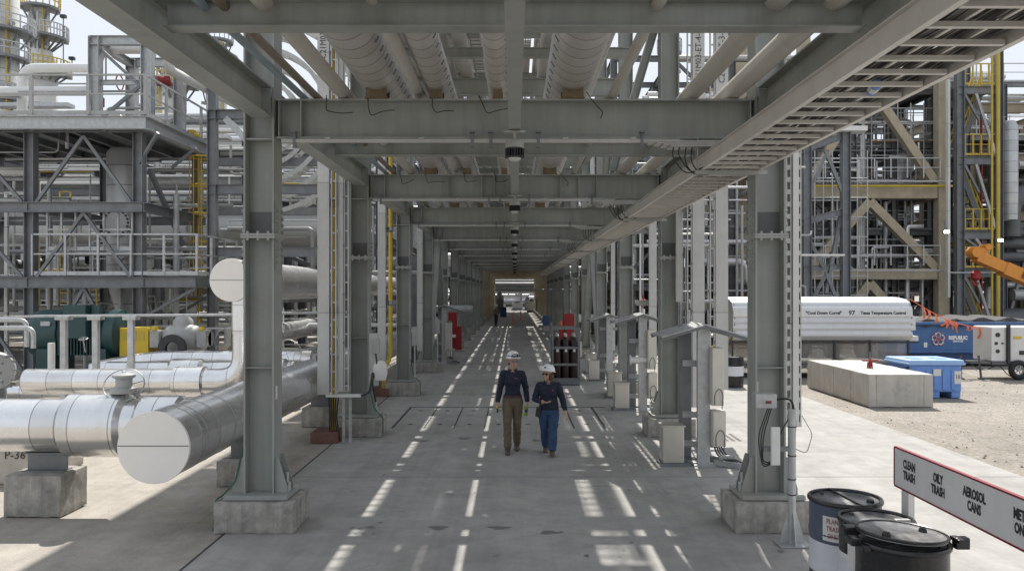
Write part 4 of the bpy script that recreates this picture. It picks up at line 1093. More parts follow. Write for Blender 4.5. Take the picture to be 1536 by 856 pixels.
for q, f in enumerate((0.16,0.22,0.30,0.43,0.455,0.48,0.52,0.66,0.72,0.80,0.88,0.95)):
    c = (p1-p0)*f + Vector((0,0,-0.25*math.sin(math.pi*f))); k = MB(); 
    w_ = r4.uniform(0.05,0.10); dx = r4.uniform(-0.22,0.22); hh = r4.uniform(0.15,0.42)
    a = c+Vector((dx*0.5+0.03,-0.06,-hh*0.5)); b2 = c+Vector((dx,0.03,-hh))
    k.add([c+Vector((-w_/2,0,0)),c+Vector((w_/2,0,0)),a+Vector((w_/2,0,0)),a+Vector((-w_/2,0,0)),b2+Vector((w_*.6,0,0)),b2+Vector((-w_*.4,0,.04))], [(0,1,2,3),(3,2,4,5)])
    k.add([c+Vector((-w_*.2,0.0,0)),c+Vector((w_*.9,0.02,0)),c+Vector((w_*1.8-dx,0.05,-hh*0.6)),c+Vector((w_*.8-dx,0.02,-hh*0.55))], [(0,1,2,3)])
    k.build('ribbon', M['flag'], t)
# ---- gas cylinder rack
gy = 23.9
t = thing('cylinder_rack', 'grey steel pallet rack holding maroon gas cylinders on the walkway', 'rack', (P(849,0,gy).x, gy, 0))
k = MB()
for x in (-0.40,0.40):
    for y in (0,0.75): k.bar((x,y,0.1), (x,y,1.72), 0.05, 0.05)
for z in (0.18,0.62,1.12,1.70):
    for y in (0,0.75): k.bar((-0.40,y,z), (0.40,y,z), 0.02, 0.07)
    for x in (-0.40,0.40): k.bar((x,0,z), (x,0.75,z), 0.02, 0.07)
k.build('frame', M['galv_dark'], t)
k = MB().bb(-0.43,0.43,-0.03,0.78,0.03,0.14); k.build('base', M['galv_dark'], t)
gcy = None
for ix in range(3):
    for iy in range(3):
        lab = 'maroon gas cylinder in the %s row of the rack, %s' % (('front','middle','back')[iy], ('nearest the walkway centre','in the middle','beside the grey column')[ix])
        if gcy is None:
            gcy = thing('gas_cylinder', lab, 'gas cylinder', (0,0,0), 'gas cylinders in the rack')
            MB().lathe([(0.001,0.0),(0.11,0.0),(0.115,0.02),(0.115,1.12),(0.10,1.22),(0.05,1.29),(0.035,1.30)], n=18).build('body', M['gascyl'], gcy)
            MB().lathe([(0.035,1.29),(0.045,1.30),(0.045,1.36),(0.02,1.40),(0.001,1.40)], n=12).build('valve', M['galv'], gcy)
            MB().lathe([(0.118,0.85),(0.118,1.02)], n=18).build('paper_label', M['white'], gcy) if False else MB().box((0,-0.117,0.93), (0.07,0.006,0.16)).build('paper_label', M['white'], gcy)
            o = gcy
        else: o = copy_tree(gcy)
        o['label'] = lab; o.location = (t.location.x-0.25+0.25*ix, gy+0.13+0.25*iy, 0.145)
# ---- red fire equipment
t = thing('fire_cabinet', 'red stepped fire cabinet on the pump side of the walkway', 'fire cabinet', (-2.80, 37.6, 0))
MB().cbox((-0.12,0.1,0.95), (0.42,0.5,1.75), 0.02).build('tall_case', M['red'], t)
MB().cbox((0.18,0.0,0.62), (0.26,0.4,1.1), 0.02).build('low_case', M['red'], t)
MB().box((0.0,-0.17,0.72), (0.5,0.03,0.14)).build('white_rail', M['white'], t)
t = thing('fire_cabinet', 'red fire cabinet behind the gas cylinder rack', 'fire cabinet', (2.55, 37.8, 0))
MB().cbox((0,0,0.9), (0.5,0.5,1.7), 0.02).build('tall_case', M['red'], t); MB().cbox((-0.3,-0.05,0.7), (0.3,0.4,1.0), 0.02).build('low_case', M['red'], t)
k = MB().lathe([(0.001,0),(0.10,0.0),(0.09,0.12),(0.05,0.2),(0.02,0.22)], (-0.35,-0.1,1.2), 12); k.build('orange_cone_cap', M['flag'], t)
t = thing('fire_hose_valve', 'red valve cap on a pipe between the right columns', 'valve', P(965,452,24)); 
MB().lathe([(0.001,-0.14),(0.075,-0.14),(0.08,0.05),(0.03,0.08),(0.02,0.2),(0.001,0.2)], n=14).build('cap', M['red'], t); MB().cyl((0,0,-0.22), (0,0,-2.2), 0.05, 10).build('pipe', M['white'], t)
# yellow pipes by the columns
o = MB().tube(bend([(0,0,0.15),(0,0,0.75),(0.16,0.1,1.0),(0.16,0.1,12)], 0.15, 5), 0.055, 14).build('yellow_pipe', M['yellow']); o.location = (-3.52, 21.55, 0); tag(o, 'tall yellow pipe rising beside the third pump side column', 'pipe')
o = MB().tube(bend([(0,0,0.2),(0,0,0.95),(0.02,0.02,11.8)], 0.1, 5), 0.05, 14).build('yellow_pipe', M['yellow']); o.location = (-3.40, 15.02, 0); tag(o, 'yellow pipe between the two white trays at the second pump side column', 'pipe')
o = MB().cyl((0,0,0), (0,0,5), 0.055, 10).build('yellow_pipe', M['yellow']); o.location = (3.42, 33.0, 0); tag(o, 'yellow pipe beyond the gravel side braced columns', 'pipe')
for i, (x, y, w_, d_) in enumerate(((-3.52,15.05,0.50,0.62),(-3.60,21.5,0.45,0.4))):
    o = MB().cbox((0,0,0.10), (w_,d_,0.20), 0.015).build('pipe_plinth', M['redbrown']); o.location = (x,y,0); tag(o, 'low red brown plinth under the yellow pipe at the %s column' % ORD[i+1], 'plinth', 'red brown pipe plinths')
# little table with conduits at second left column
t = thing('conduit_stand', 'small galvanised stand carrying conduits before the second pump side column', 'stand', (-3.05, 14.75, 0))
MB().bb(-0.42,0.22,-0.06,0.16,0.86,0.895).build('shelf', M['white'], t)
for x in (-0.12, 0.0): MB().bar((x,0.1,0.0), (x,0.1,0.86), 0.05, 0.05).build('leg', M['galv'], t)
k = MB()
for q in range(5): k.tube(bend([(-0.40+.045*q,0.1,0.86),(-0.38+.03*q,0.1,0.5),(-0.40+0.05*q,0.15,0.02)], 0.1, 4), 0.014, 6)
k.tube(bend([(0.2,0.0,0.88),(0.36,0.05,0.92),(0.42,0.1,1.3)], 0.12, 4), 0.022, 8); k.build('conduits', M['dark'], t)
t = thing('enclosure', 'white meter enclosure with lamp on the second pump side column', 'enclosure', (-2.70, 15.35, 1.2))
MB().cbox((0,0,0.30), (0.16,0.14,1.0), 0.01).build('back_board', M['tray'], t)
MB().cbox((0.06,-0.11,0.55), (0.14,0.14,0.28), 0.02).build('box', M['machine'], t)
MB().lathe([(0.001,-0.1),(0.11,-0.08),(0.14,0.05),(0.13,0.2),(0.08,0.28),(0.001,0.3)], (0.14,-0.12,0.0), 16).build('meter', M['white'], t)
k = MB().tube(bend([(0.06,-0.16,0.45),(0.1,-0.22,0.2),(0.0,-0.2,-0.1),(0.05,-0.1,-0.5)], .1, 4), 0.015, 6); k.build('cable', M['cable'], t)
for i, (x, y) in enumerate(((-2.68,21.5),(-2.66,27.6))):
    t = thing('enclosure', 'grey wired enclosure on the %s pump side column' % ORD[i+2], 'enclosure', (x, y, 1.3))
    MB().cbox((0,0,0.3), (0.14,0.14,0.5), 0.015).build('box', M['machine'], t); MB().cyl((0,-0.05,0.05), (0.0,-0.05,-0.8), 0.02, 8).build('conduit', M['galv'], t)
# ------------------------------------------------------------------ left yard: insulated pipes
def ppipe(name, pts, r, mt, label, br=None, group=None, n=20, cat='pipe', collars=(), parent=None):
    pts = [Vector(p) for p in pts]; o0 = pts[0].copy()
    q = bend([p-o0 for p in pts], br or r*2.2, 6)
    k = MB().tube(q, r, n)
    for (f0, f1, rr) in collars:
        d = (pts[1]-pts[0]); k.tube([d*(f0-0.02), d*f0, d*f1, d*(f1+0.02)], [r, rr, rr, r], n)
    o = k.build(name, M[mt]); o.location = o0
    tag(o, label, cat, group); return o
# big header along the walkway with flat end cap
t = thing('insulated_header', 'large aluminium clad header pipe with round flat end cap along the walkway', 'pipe', (-4.10, 9.08, 1.03))
MB().tube([(0,0.0,0)]+[(0,4.0*q,0) for q in range(1,13)], 0.40, 48).build('jacket', M['jackY'], t)
k = MB().lathe([(0.0,-0.006),(0.408,-0.006),(0.412,0.0),(0.412,0.03),(0.402,0.03)], (0,0,0), 48, (0,1,0)); cp = k.build('end_cap', M['cap'], t)
MB().box((0,-0.008,0.02), (0.80,0.004,0.008)).build('cap_seam', M['joint'], cp)
k = MB()
for y in (0.42,0.60,1.0,1.55): k.tube([(0,y-0.012,0),(0,y+0.012,0)], 0.404, 48)
k.build('band_rim', M['galv'], t)
# branch pipe coming in from the left
t = thing('insulated_branch', 'large aluminium clad branch pipe joining the header from the pump yard', 'pipe', (-16.0, 10.2, 1.1))
MB().tube([(1.0*q,0,0) for q in range(0,13)]+[(12.0,0,0)], 0.335, 40).build('jacket', M['jackX'], t) if False else MB().tube([(11.9*q/12,0,0) for q in range(13)], 0.335, 40).build('jacket', M['jackX'], t)
k = MB().tube([(10.30,0,0),(10.36,0,0),(10.36,0,0),(11.05,0,0),(11.11,0,0)], [0.335,0.335,0.40,0.40,0.335], 40); k.tube([(11.25,0,0),(11.3,0,0),(11.75,0,0),(11.8,0,0)], [0.335,0.375,0.375,0.335], 40)
k.build('flange_cover', M['jackX'], t)
# pipe behind with elbow up to the high header
t = thing('insulated_riser', 'aluminium clad pipe running level then bending up beside the first column', 'pipe', (-9.6, 15.75, 1.03))
MB().tube(bend([(0,0,0),(4.30,0,0),(4.30,0,1.75)], 0.55, 10), 0.25, 32).build('jacket', M['jackX'], t)
MB().tube([(4.30,0,0.95),(4.30,0,1.85)], 0.262, 32).build('riser_jacket', M['jackZ'], t)
k = MB().tube([(2.9,0,0),(2.94,0,0),(3.5,0,0),(3.54,0,0)], [0.25,0.30,0.30,0.25], 32); k.build('flange_cover', M['jackX'], t)
t = thing('insulated_header', 'raised aluminium clad header with round flat end cap above the pump yard', 'pipe', (-5.46, 15.4, 3.02))
MB().tube([(0,4.0*q,0) for q in range(11)], 0.405, 44).build('jacket', M['jackY'], t)
cp = MB().lathe([(0.0,-0.006),(0.41,-0.006),(0.415,0.0),(0.415,0.03),(0.405,0.03)], (0,0,0), 44, (0,1,0)).build('end_cap', M['cap'], t)
MB().box((0,-0.008,0.0), (0.82,0.004,0.008)).build('cap_seam', M['joint'], cp)
ppipe('insulated_pipe', [(-9.6,18.9,0.95),(-5.2,18.9,0.95)], 0.20, 'jackX', 'low aluminium clad pipe second behind the branch pipe', n=24, collars=((0.35,0.5,0.27),(0.75,0.95,0.27)))
ppipe('insulated_pipe', [(-10.4,19.75,0.85),(-8.9,19.75,1.12),(-5.0,19.75,1.12)], 0.22, 'jackX', 'sloping aluminium clad pipe third behind the branch pipe', n=24)
ppipe('insulated_pipe', [(-14.0,17.9,0.55),(-6.5,17.9,0.55)], 0.16, 'jackX', 'slim aluminium clad pipe low to the pavement', n=20)
ppipe('insulated_pipe', [(-5.9,18.2,0.9),(-5.9,44,0.9)], 0.3, 'jackY', 'low aluminium clad pipe parallel to the walkway header', n=24)
ppipe('insulated_pipe', [(-6.9,22,1.6),(-6.9,50,1.6)], 0.28, 'jackY', 'second aluminium clad pipe parallel to the walkway header', n=24)
# supports
def pipe_support(x, y, w, d, h, label, top=0.0, mt='conc'):
    t = thing('pipe_support', label, 'pipe support', (x, y, 0), 'concrete pipe supports')
    MB().rblock((0,0,h/2), (w,d,h), 0.006, 11, x).build('block', M[mt], t)
    if top:
        k = MB().ibeam((-w*0.33,0,h+top/2), (w*0.38,0,h+top/2), top, 0.20, 0.014, 0.012); k.build('saddle_beam', M['galv_dark'], t)
    return t
pipe_support(-5.98, 10.22, 0.72, 0.62, 0.52, 'concrete block with steel saddle under the near branch pipe', 0.24)
pipe_support(-3.98, 11.8, 0.62, 0.62, 0.36, 'concrete block with steel saddle under the header behind the first column', 0.27)
pipe_support(-4.05, 16.8, 0.7, 0.6, 0.40, 'concrete block under the header behind the second column', 0.22)
pipe_support(-4.05, 22.6, 0.7, 0.6, 0.40, 'concrete block under the header behind the third column', 0.22)
pipe_support(-7.6, 15.75, 0.5, 0.5, 0.5, 'concrete block under the riser pipe in the pump yard', 0.26)
pipe_support(-7.6, 12.3, 1.2, 1.4, 0.55, 'pale low concrete pad at the edge of the pump yard', 0, 'conc_pale')
pipe_support(-9.2, 12.6, 1.9, 1.6, 0.62, 'pale concrete pump plinth behind the branch pipe', 0, 'conc_pale')
pad = [o for o in bpy.data.objects if o.get('label','').startswith('pale low concrete pad')][0]
text('P-36', 0.17, M['ink'], 'stencil_lettering', pad.children[0], (0.36,-0.712,0.43), (R(90),0,0))
# ---- valve with hand wheels on the left pipes
def handwheel(c, r, ax, label, rise=0.0, stem_r=0.02, mt='galv', body=None):
    t = thing('handwheel_valve', label, 'valve', c, 'hand wheel valves')
    ax = Vector(ax).normalized()
    k = MB().torus(ax*rise, r, 0.008, ax, 28, 6)
    a = Vector((1,0,0)) if abs(ax.x) < 0.9 else Vector((0,1,0)); u = (a-ax*a.dot(ax)).normalized(); w = ax.cross(u)
    for q in range(4):
        d = u*math.cos(q*math.pi/2+.4)+w*math.sin(q*math.pi/2+.4); k.tube([ax*(rise-0.03), ax*rise+d*r], 0.006, 5)
    k.build('handwheel', M[mt], t)
    if rise: MB().tube([(0,0,0), ax*rise], stem_r, 8).build('stem', M['galv'], t)
    if body:
        k = MB().lathe([(0.02,-0.1),(0.16,-0.1),(0.16,-0.04),(0.10,-0.02),(0.10,0.08),(0.14,0.10),(0.14,0.13),(0.03,0.16)], n=16); k.build('bonnet', M[body], t)
    return t
handwheel(P(186,577,10.2), 0.24, (0.15,-0.6,0.5), 'wire hand wheel valve standing on the near branch pipe', 0.0, body='machine')
handwheel(P(430,530,18.0), 0.32, (0.2,-0.95,0.25), 'wire hand wheel between the pump yard pipes beside the tall trays', 0.0)
handwheel(P(345,512,21), 0.38, (0.35,-0.9,0.1), 'dark hand wheel valve beside the grey pump', 0.0)
handwheel(P(128,528,19.6), 0.10, (0,-0.3,1), 'small gauge on a stem above the low pipes', 0.35, 0.015)
# flanged motor on the far left
t = thing('flanged_gearbox', 'grey bolted gearbox housing on a concrete plinth at the yard edge', 'gearbox', P(8,560,11.6))
MB().lathe([(0.001,-0.02),(0.24,-0.02),(0.27,0.02),(0.27,0.16),(0.22,0.2),(0.22,0.7),(0.001,0.7)], (0,-0.2,0.06), 28, (-0.8,0.6,0)).build('housing', M['machine'], t)
k = MB()
for q in range(10):
    a = 2*math.pi*q/10; k.box((0.2+0.02,-0.3+0.22*math.cos(a)*0.8,0.06+0.22*math.sin(a)), (0.05,0.04,0.04))
k.build('flange_bolt', M['galv_dark'], t)
MB().lathe([(0.05,-0.5),(0.16,-0.5),(0.14,-0.1)], (-0.15,0,0.0), 14).build('pedestal_leg', M['galv_dark'], t)
# ---- pump set
py_ = 20.8; KS = 0.8
t = thing('pump_motor', 'large dark teal electric motor with square terminal box in the pump yard', 'motor', (P(130,0,py_).x, py_, 0))
zc = P(0,500,py_).z/KS; t.scale = (KS,)*3
MB().lathe([(0.001,-1.75),(0.55,-1.75),(0.72,-1.6),(0.78,-1.3),(0.78,-0.6),(0.70,-0.6),(0.70,0.9),(0.78,0.9),(0.78,1.2),(0.55,1.3),(0.25,1.35),(0.001,1.35)], (0,0,zc), 32, (1,0,0)).build('casing', M['teal'], t)
k = MB()
for q in range(14): k.box((-0.6+0.1*q,0,zc), (0.03,1.50,1.3))
k.build('cooling_fin_rib', M['teal'], t)
MB().cbox((0.15,-0.75,zc+0.42), (0.72,0.55,1.05), 0.02).build('terminal_box', M['teal'], t)
MB().cbox((0.68,-0.6,zc+0.42), (0.26,0.35,1.0), 0.02).build('side_box', M['teal'], t)
for x in (-1.0, 0.8): MB().bb(x-.2,x+.2,-.75,.75,0.56/KS,zc-0.45).build('foot', M['teal'], t)
MB().box((-0.9,-0.76,zc+0.35), (0.3,0.02,0.14)).build('name_plate', M['galv'], t)
t2 = thing('coupling_guard', 'yellow box guard over the pump coupling', 'guard', (P(211,0,py_).x, py_, P(0,531,py_).z))
t2.scale = (KS,)*3; MB().cbox((0,0,0.40), (0.92,0.95,0.95), 0.02).build('cover', M['yellow'], t2)
MB().bb(-.3,.3,-.3,.3,(0.56-t2.location.z)/KS,-0.07).build('stand', M['machine'], t2)
k = MB(); 
for x in (-0.25,0.0,0.25): k.box((x,-0.484,0.62), (0.20,0.012,0.30))
k.build('vent', M['yellow_far'], t2)
zc = P(0,508,py_).z; t3 = thing('process_pump', 'grey flanged process pump beside the yellow coupling guard', 'pump', (P(275,0,py_).x, py_, zc)); t3.scale = (KS,)*3
MB().lathe([(0.001,-0.85),(0.22,-0.85),(0.24,-0.6),(0.40,-0.5),(0.52,-0.2),(0.55,0.0),(0.52,0.2),(0.40,0.5),(0.24,0.6),(0.24,0.9),(0.001,0.9)], (0,0,0), 28, (1,0,0)).build('volute', M['machine'], t3)
k = MB().lathe([(0.30,0.2),(0.42,0.22),(0.42,0.34),(0.34,0.36),(0.30,0.6),(0.18,0.75),(0.001,0.78)], (0,0,0.0), 24); k.build('top_casing', M['machine'], t3)
k = MB().lathe([(0.20,-0.8),(0.44,-0.8),(0.44,-0.68),(0.2,-0.66)], (0.0,-0.1,-0.25), 24, (0,1,0)); k.build('suction_flange', M['dark'], t3)
for x in (-0.75, 0.75): MB().cbox((x,-0.2,0.02), (0.3,0.5,0.55), 0.03).build('bearing_box', M['machine'], t3)
for x in (-0.75, 0.75): MB().lathe([(0.001,0),(0.1,0.0),(0.08,0.12),(0.001,0.12)], (x,-0.4,0.3), 12).build('oil_cup', M['yellow'], t3)
for x in (-0.4,0.4): MB().bb(x-0.15,x+0.15,-0.4,0.4,(0.56-zc)/KS,-0.3).build('foot', M['machine'], t3)
tag(MB().cbox(((P(50,0,py_).x+P(330,0,py_).x)/2,py_,0.28), (P(330,0,py_).x-P(50,0,py_).x,1.5,0.56), 0.03).build('machine_plinth', M['conc_pale']), 'long pale concrete plinth under the pump set', 'plinth')
# small post stands with level pipe (galvanised)
for i, px in enumerate((96,144,197)):
    t = thing('stanchion', 'square galvanised stanchion before the teal motor, %s one from the yard edge' % ORD[i], 'post', (P(px,0,17.0).x, 17.0, 0), 'galvanised stanchions before the motor')
    h = P(0,478,17.0).z
    MB().bar((0,0,0), (0,0,h), 0.115, 0.115).build('post', M['galv'], t); MB().cbox((0,0,h+0.02), (0.28,0.22,0.09), 0.01).build('head', M['galv'], t)
ppipe('thin_pipe', [P(-40,478,17),P(60,474,17),P(330,472,17),P(520,468,17)], 0.028, 'galv', 'thin level pipe carried on the galvanised stanchions', n=8)
ppipe('thin_pipe', [P(-40,480,16),P(40,480,16),P(40,520,16)], 0.045, 'galv', 'upper bent grey pipe at the yard edge', 0.15, n=10)
ppipe('thin_pipe', [P(-40,492,15.6),P(50,492,15.6),P(50,522,15.6)], 0.045, 'galv', 'lower bent grey pipe at the yard edge', 0.15, n=10)
ppipe('thin_pipe', [P(77,514,17.3),P(77,575,17.3)], 0.07, 'white', 'short white vertical pipe before the teal motor', n=10)
# thin conduits and small bore pipes threading the platform
def conduits(label, group, n, xr, yr, zr, seed, mts=('galv','white','jackf','machine','yellow_far'), rr=(0.025,0.035,0.05)):
    r5 = random.Random(seed)
    for q in range(n):
        x, y, z = r5.uniform(*xr), r5.uniform(*yr), r5.uniform(*zr); r = r5.choice(rr); d = r5.choice((-1,1)); k = r5.random()
        if k < .35: pts = [(x,y,zr[0]),(x,y,z),(x+d*r5.uniform(.5,2.5),y,z)]
        elif k < .6: pts = [(x-d*r5.uniform(1,4),y,z),(x,y,z),(x,y,z+r5.uniform(-1.2,1.2))]
        elif k < .8: pts = [(x-r5.uniform(1,5),y,z),(x+r5.uniform(1,4),y,z)]
        else: pts = [(x,y,zr[0]),(x,y,zr[0]+(zr[1]-zr[0])*r5.uniform(.5,1))]
        mm = r5.choice(mts); mm = 'jackfZ' if mm == 'jackf' else mm
        o0 = Vector(pts[0]); o = MB().tube(bend([Vector(p)-o0 for p in pts], 0.15, 3), r, 8).build('small_bore_pipe', M[mm]); o.location = o0
        tag(o, label, 'pipe', group)
conduits('thin small bore pipe threading the steel platform', 'small bore pipes of the platform', 46, (-17.5,-8.6), (23.0,30.0), (0.3,7.0), 51)
conduits('thin small bore pipe on the top deck of the platform', 'small bore pipes on the platform deck', 16, (-17.5,-10.6), (23.2,26.6), (7.7,9.0), 52, ('white','galv','machine'))
# ------------------------------------------------------------------ valve platform
def rail_run(k, a, b, h=1.1, n=4, post=0.05, mid=True, toe=True):
    a = Vector(a); b = Vector(b); up = Vector((0,0,h))
    for q in range(n+1):
        p = a+(b-a)*q/n; k.bar(p, p+up, post, post)
    k.bar(a+up, b+up, 0.05, 0.05)
    if mid: k.bar(a+up*0.52, b+up*0.52, 0.04, 0.04)
    if toe: k.bar(a+Vector((0,0,0.06)), b+Vector((0,0,0.06)), 0.012, 0.11)
PX0, PX1, PY0, PY1 = -18.0, -10.15, 22.0, 27.2
t = thing('valve_platform', 'galvanised two level steel platform with railings over the pump yard', 'platform', (0, 0, 0))
zt = 7.45; zl = 3.05
for x in (-17.2, -13.6, -10.55):
    for y in (22.5, 26.6):
        MB().ibeam((x,y,0), (x,y,zt-0.18), 0.27, 0.27, 0.018, 0.014, up=(1,0,0)).build('column', M['galv_dark'], t)
for z, h_ in ((zt-0.02,0.36),(zl,0.30),(5.15,0.28)):
    for y in (22.35, 26.75): MB().ibeam((PX0,y,z), (PX1 if z == zt-0.02 else -10.4,y,z), h_, 0.2, 0.016, 0.012).build('beam', M['galv_dark'], t)
    for x in (-17.2,-13.6,-10.35): MB().ibeam((x,22.3,z), (x,26.8,z), h_*0.9, 0.2, 0.016, 0.012).build('beam', M['galv_dark'], t)
MB().ibeam((PX1,PY0,zt-0.02), (PX1,PY1,zt-0.02), 0.36, 0.2, 0.016, 0.012).build('beam', M['galv'], t)
MB().ibeam((PX0,PY0,zt-0.02), (PX1,PY0,zt-0.02), 0.36, 0.2, 0.016, 0.012).build('beam', M['galv'], t)
for q in range(7): MB().ibeam((PX0+1.0*q+0.6,PY0,zt-0.1), (PX0+1.0*q+0.6,PY1,zt-0.1), 0.2, 0.12, 0.01, 0.008).build('joist', M['galv_dark'], t)
MB().bb(PX0,PX1-0.1,PY0+0.1,PY1,zt+0.165,zt+0.195).build('floor_grating', M['grating'], t)
MB().bb(-16.5,-8.9,22.5,26.6,zl+0.16,zl+0.19).build('floor_grating', M['grating'], t)
k = MB(); rail_run(k, (PX0,PY0,zt+0.2), (PX1,PY0,zt+0.2), 1.1, 5, 0.085); k.build('handrail', M['machine'], t)
k = MB(); rail_run(k, (PX1,PY0,zt+0.2), (PX1,PY1,zt+0.2), 1.1, 4, 0.07); k.build('handrail', M['galv'], t)
k = MB(); rail_run(k, (PX1,PY1,zt+0.2), (PX0,PY1,zt+0.2), 1.1, 6, 0.06); k.build('handrail', M['galv'], t)
k = MB(); rail_run(k, (-13.5,22.4,zl+0.2), (-8.9,22.4,zl+0.2), 1.15, 5, 0.06); rail_run(k, (-8.9,22.4,zl+0.2), (-8.9,25.6,zl+0.2), 1.15, 3, 0.06); k.build('handrail', M['galv'], t)
k = MB(); rail_run(k, (-13.2,22.6,zl+0.9), (-10.8,22.6,zl+0.9), 1.15, 6, 0.05); k.bb(-13.2,-10.8,22.6,24.0,zl+0.82,zl+0.86); k.build('inner_walkway_frame', M['galv'], t)
k = MB(); rail_run(k, (-13.5,25.6,zl+0.2), (-8.9,25.6,zl+0.2), 1.15, 5, 0.05); k.build('handrail', M['galv'], t)
MB().ibeam((-10.5,22.35,zl), (-8.9,22.35,zl), 0.28, 0.16, 0.014, 0.01).build('beam', M['galv_dark'], t)
MB().ibeam((-8.9,22.3,zl), (-8.9,26.0,zl), 0.28, 0.16, 0.014, 0.01).build('beam', M['galv_dark'], t)
def brc(p0, p1, w=0.085, mt='galv_dark'): MB().bar(p0, p1, w, w).build('brace', M[mt], t)
for (xa, xb2) in ((-13.6,-10.55),(-17.2,-13.6)):
    xm = (xa+xb2)/2
    brc((xm,22.42,zt-0.3), (xa+0.2,22.42,5.3)); brc((xm,22.42,zt-0.3), (xb2-0.2,22.42,5.3))
    brc((xm,22.42,5.0), (xa+0.2,22.42,3.2)); brc((xm,22.42,5.0), (xb2-0.2,22.42,3.2))
    brc((xm,22.42,2.9), (xa+0.2,22.42,0.6)); brc((xm,22.42,2.9), (xb2-0.2,22.42,0.6))
brc((-10.55,22.5,6.4), (-9.9,22.2,7.2), 0.08); brc((-10.5,23.0,6.3), (-10.45,26.3,3.3), 0.12)
brc((-10.55,24.6,6.6), (-9.8,24.6,7.2), 0.08); brc((-8.95,24.6,2.9), (-10.4,24.6,2.1), 0.08); brc((-8.95,22.5,2.9), (-10.4,22.5,2.1), 0.08)
# upper gantry with red valve on the platform
t = thing('valve_gantry', 'grey steel gantry frame standing on the platform around a red valve', 'steel frame', (0,0,zt+0.2))
for x in (-12.05, -10.55):
    for y in (23.0, 25.2): MB().ibeam((x,y,0), (x,y,2.45), 0.30, 0.28, 0.016, 0.012, up=(1,0,0)).build('column', M['galv'], t)
for y in (23.0, 25.2): MB().ibeam((-12.2,y,2.35), (-10.4,y,2.35), 0.26, 0.2, 0.014, 0.01).build('beam', M['galv'], t)
for x in (-12.05, -10.55): MB().ibeam((x,23.0,2.30), (x,25.2,2.30), 0.22, 0.2, 0.014, 0.01).build('beam', M['galv'], t)
MB().bar((-11.9,23,2.1), (-10.7,23,1.0), 0.09, 0.09).build('brace', M['galv_dark'], t); MB().bar((-11.9,23,0.1), (-10.7,23,1.1), 0.09, 0.09).build('brace', M['galv_dark'], t)
MB().ibeam((-11.9,23.0,1.15), (-10.7,23.0,1.15), 0.14, 0.1, 0.01, 0.01).build('beam', M['galv'], t)
ppipe('looped_pipe', [(-22,23.8,8.75),(-12.4,23.8,8.75),(-12.4,23.8,10.0),(-10.3,23.8,10.0),(-10.3,23.8,9.4),(-9.6,31,9.4)], 0.14, 'white', 'white pipe looping up through the gantry on the platform', 0.45, n=16)
ppipe('looped_pipe', [(-14.9,24.2,7.7),(-14.9,24.2,9.55),(-12.6,24.2,9.55)], 0.14, 'white', 'white pipe arch behind the platform railing', 0.45, n=16)
t = thing('red_valve', 'red gate valve with hand wheel inside the platform gantry', 'valve', (-11.1,23.6,8.95))
MB().lathe([(0.001,-0.5),(0.06,-0.5),(0.06,0.0),(0.10,0.05),(0.10,0.3),(0.18,0.32),(0.18,0.4),(0.001,0.4)], (0,0,0), 16, (1,0,0)).build('body', M['red'], t)
MB().torus((-0.55,0,0), 0.22, 0.02, (1,0,0), 24, 6).build('handwheel', M['red'], t)
k = MB().cyl((-1.15,0,-0.35), (-1.15,0,0.1), 0.06, 10); k.lathe([(0.14,-0.7),(0.14,-0.45),(0.06,-0.4)], (-1.15,0,0), 12); k.build('side_valve', M['red'], t)
k = MB().cyl((0.45,0.2,0.1), (0.75,0.4,0.15), 0.15, 18); k.build('pipe_collar', M['red'], t)
t = thing('yellow_valve', 'yellow valve handle on the platform edge', 'valve', (-10.5,25.4,zt+0.2)); MB().tube(bend([(0,0,0.5),(0,0,0.1),(0.5,0,0.1)], 0.1, 4), 0.06, 8).build('handle', M['yellow'], t); MB().box((0.25,0,0.2), (0.2,0.2,0.12)).build('body', M['yellow'], t)
# vertical vessel inside the platform
t = thing('vertical_vessel', 'vertical silver clad vessel standing inside the steel platform', 'vessel', (-11.95, 24.6, 0))
MB().lathe([(0.33,1.2),(0.33,2.3),(0.55,3.1),(0.55,7.0),(0.45,7.15),(0.001,7.2)], n=32).build('shell', M['vessel'], t)
MB().lathe([(0.0,-0.72),(0.42,-0.72),(0.42,-0.60),(0.30,-0.58),(0.3,-0.3)], (0.05,0,4.85), 28, (0,1,0)).build('manway', M['galv'], t)
k = MB()
for q in range(20):
    a = 2*math.pi*q/20; k.cyl((0.05+0.36*math.cos(a),-0.75,4.85+0.36*math.sin(a)), (0.05+0.36*math.cos(a),-0.70,4.85+0.36*math.sin(a)), 0.035, 6)
k.build('manway_bolt', M['dark'], t)
MB().tube(bend([(0,0,1.4),(0,0,0.4),(1.6,0,0.2)], 0.7, 8), 0.36, 24).build('elbow', M['vessel'], t)
ppipe('thin_pipe', [(-11.1,23.9,0.6),(-11.1,23.9,7.0)], 0.10, 'white', 'white vertical pipe beside the vessel in the platform', n=12)
ppipe('thin_pipe', [(-10.2,24.1,0.4),(-10.2,24.1,5.7)], 0.09, 'galv', 'grey vertical pipe beside the platform corner column', n=12)
t = thing('caged_ladder', 'yellow caged ladder on the platform side', 'ladder', (-10.05, 26.0, 1.2))
k = MB()
for x in (-0.22,0.22): k.bar((x,0,0), (x,0,6.1), 0.05, 0.05)
for q in range(20): k.bar((-0.22,0,0.3*q+0.1), (0.22,0,0.3*q+0.1), 0.025, 0.025)
k.build('ladder_frame', M['yellow'], t)
k = MB()
for q in range(6): k.torus((0,-0.32,1.4+0.9*q), 0.36, 0.025, (0,0,1), 16, 5)
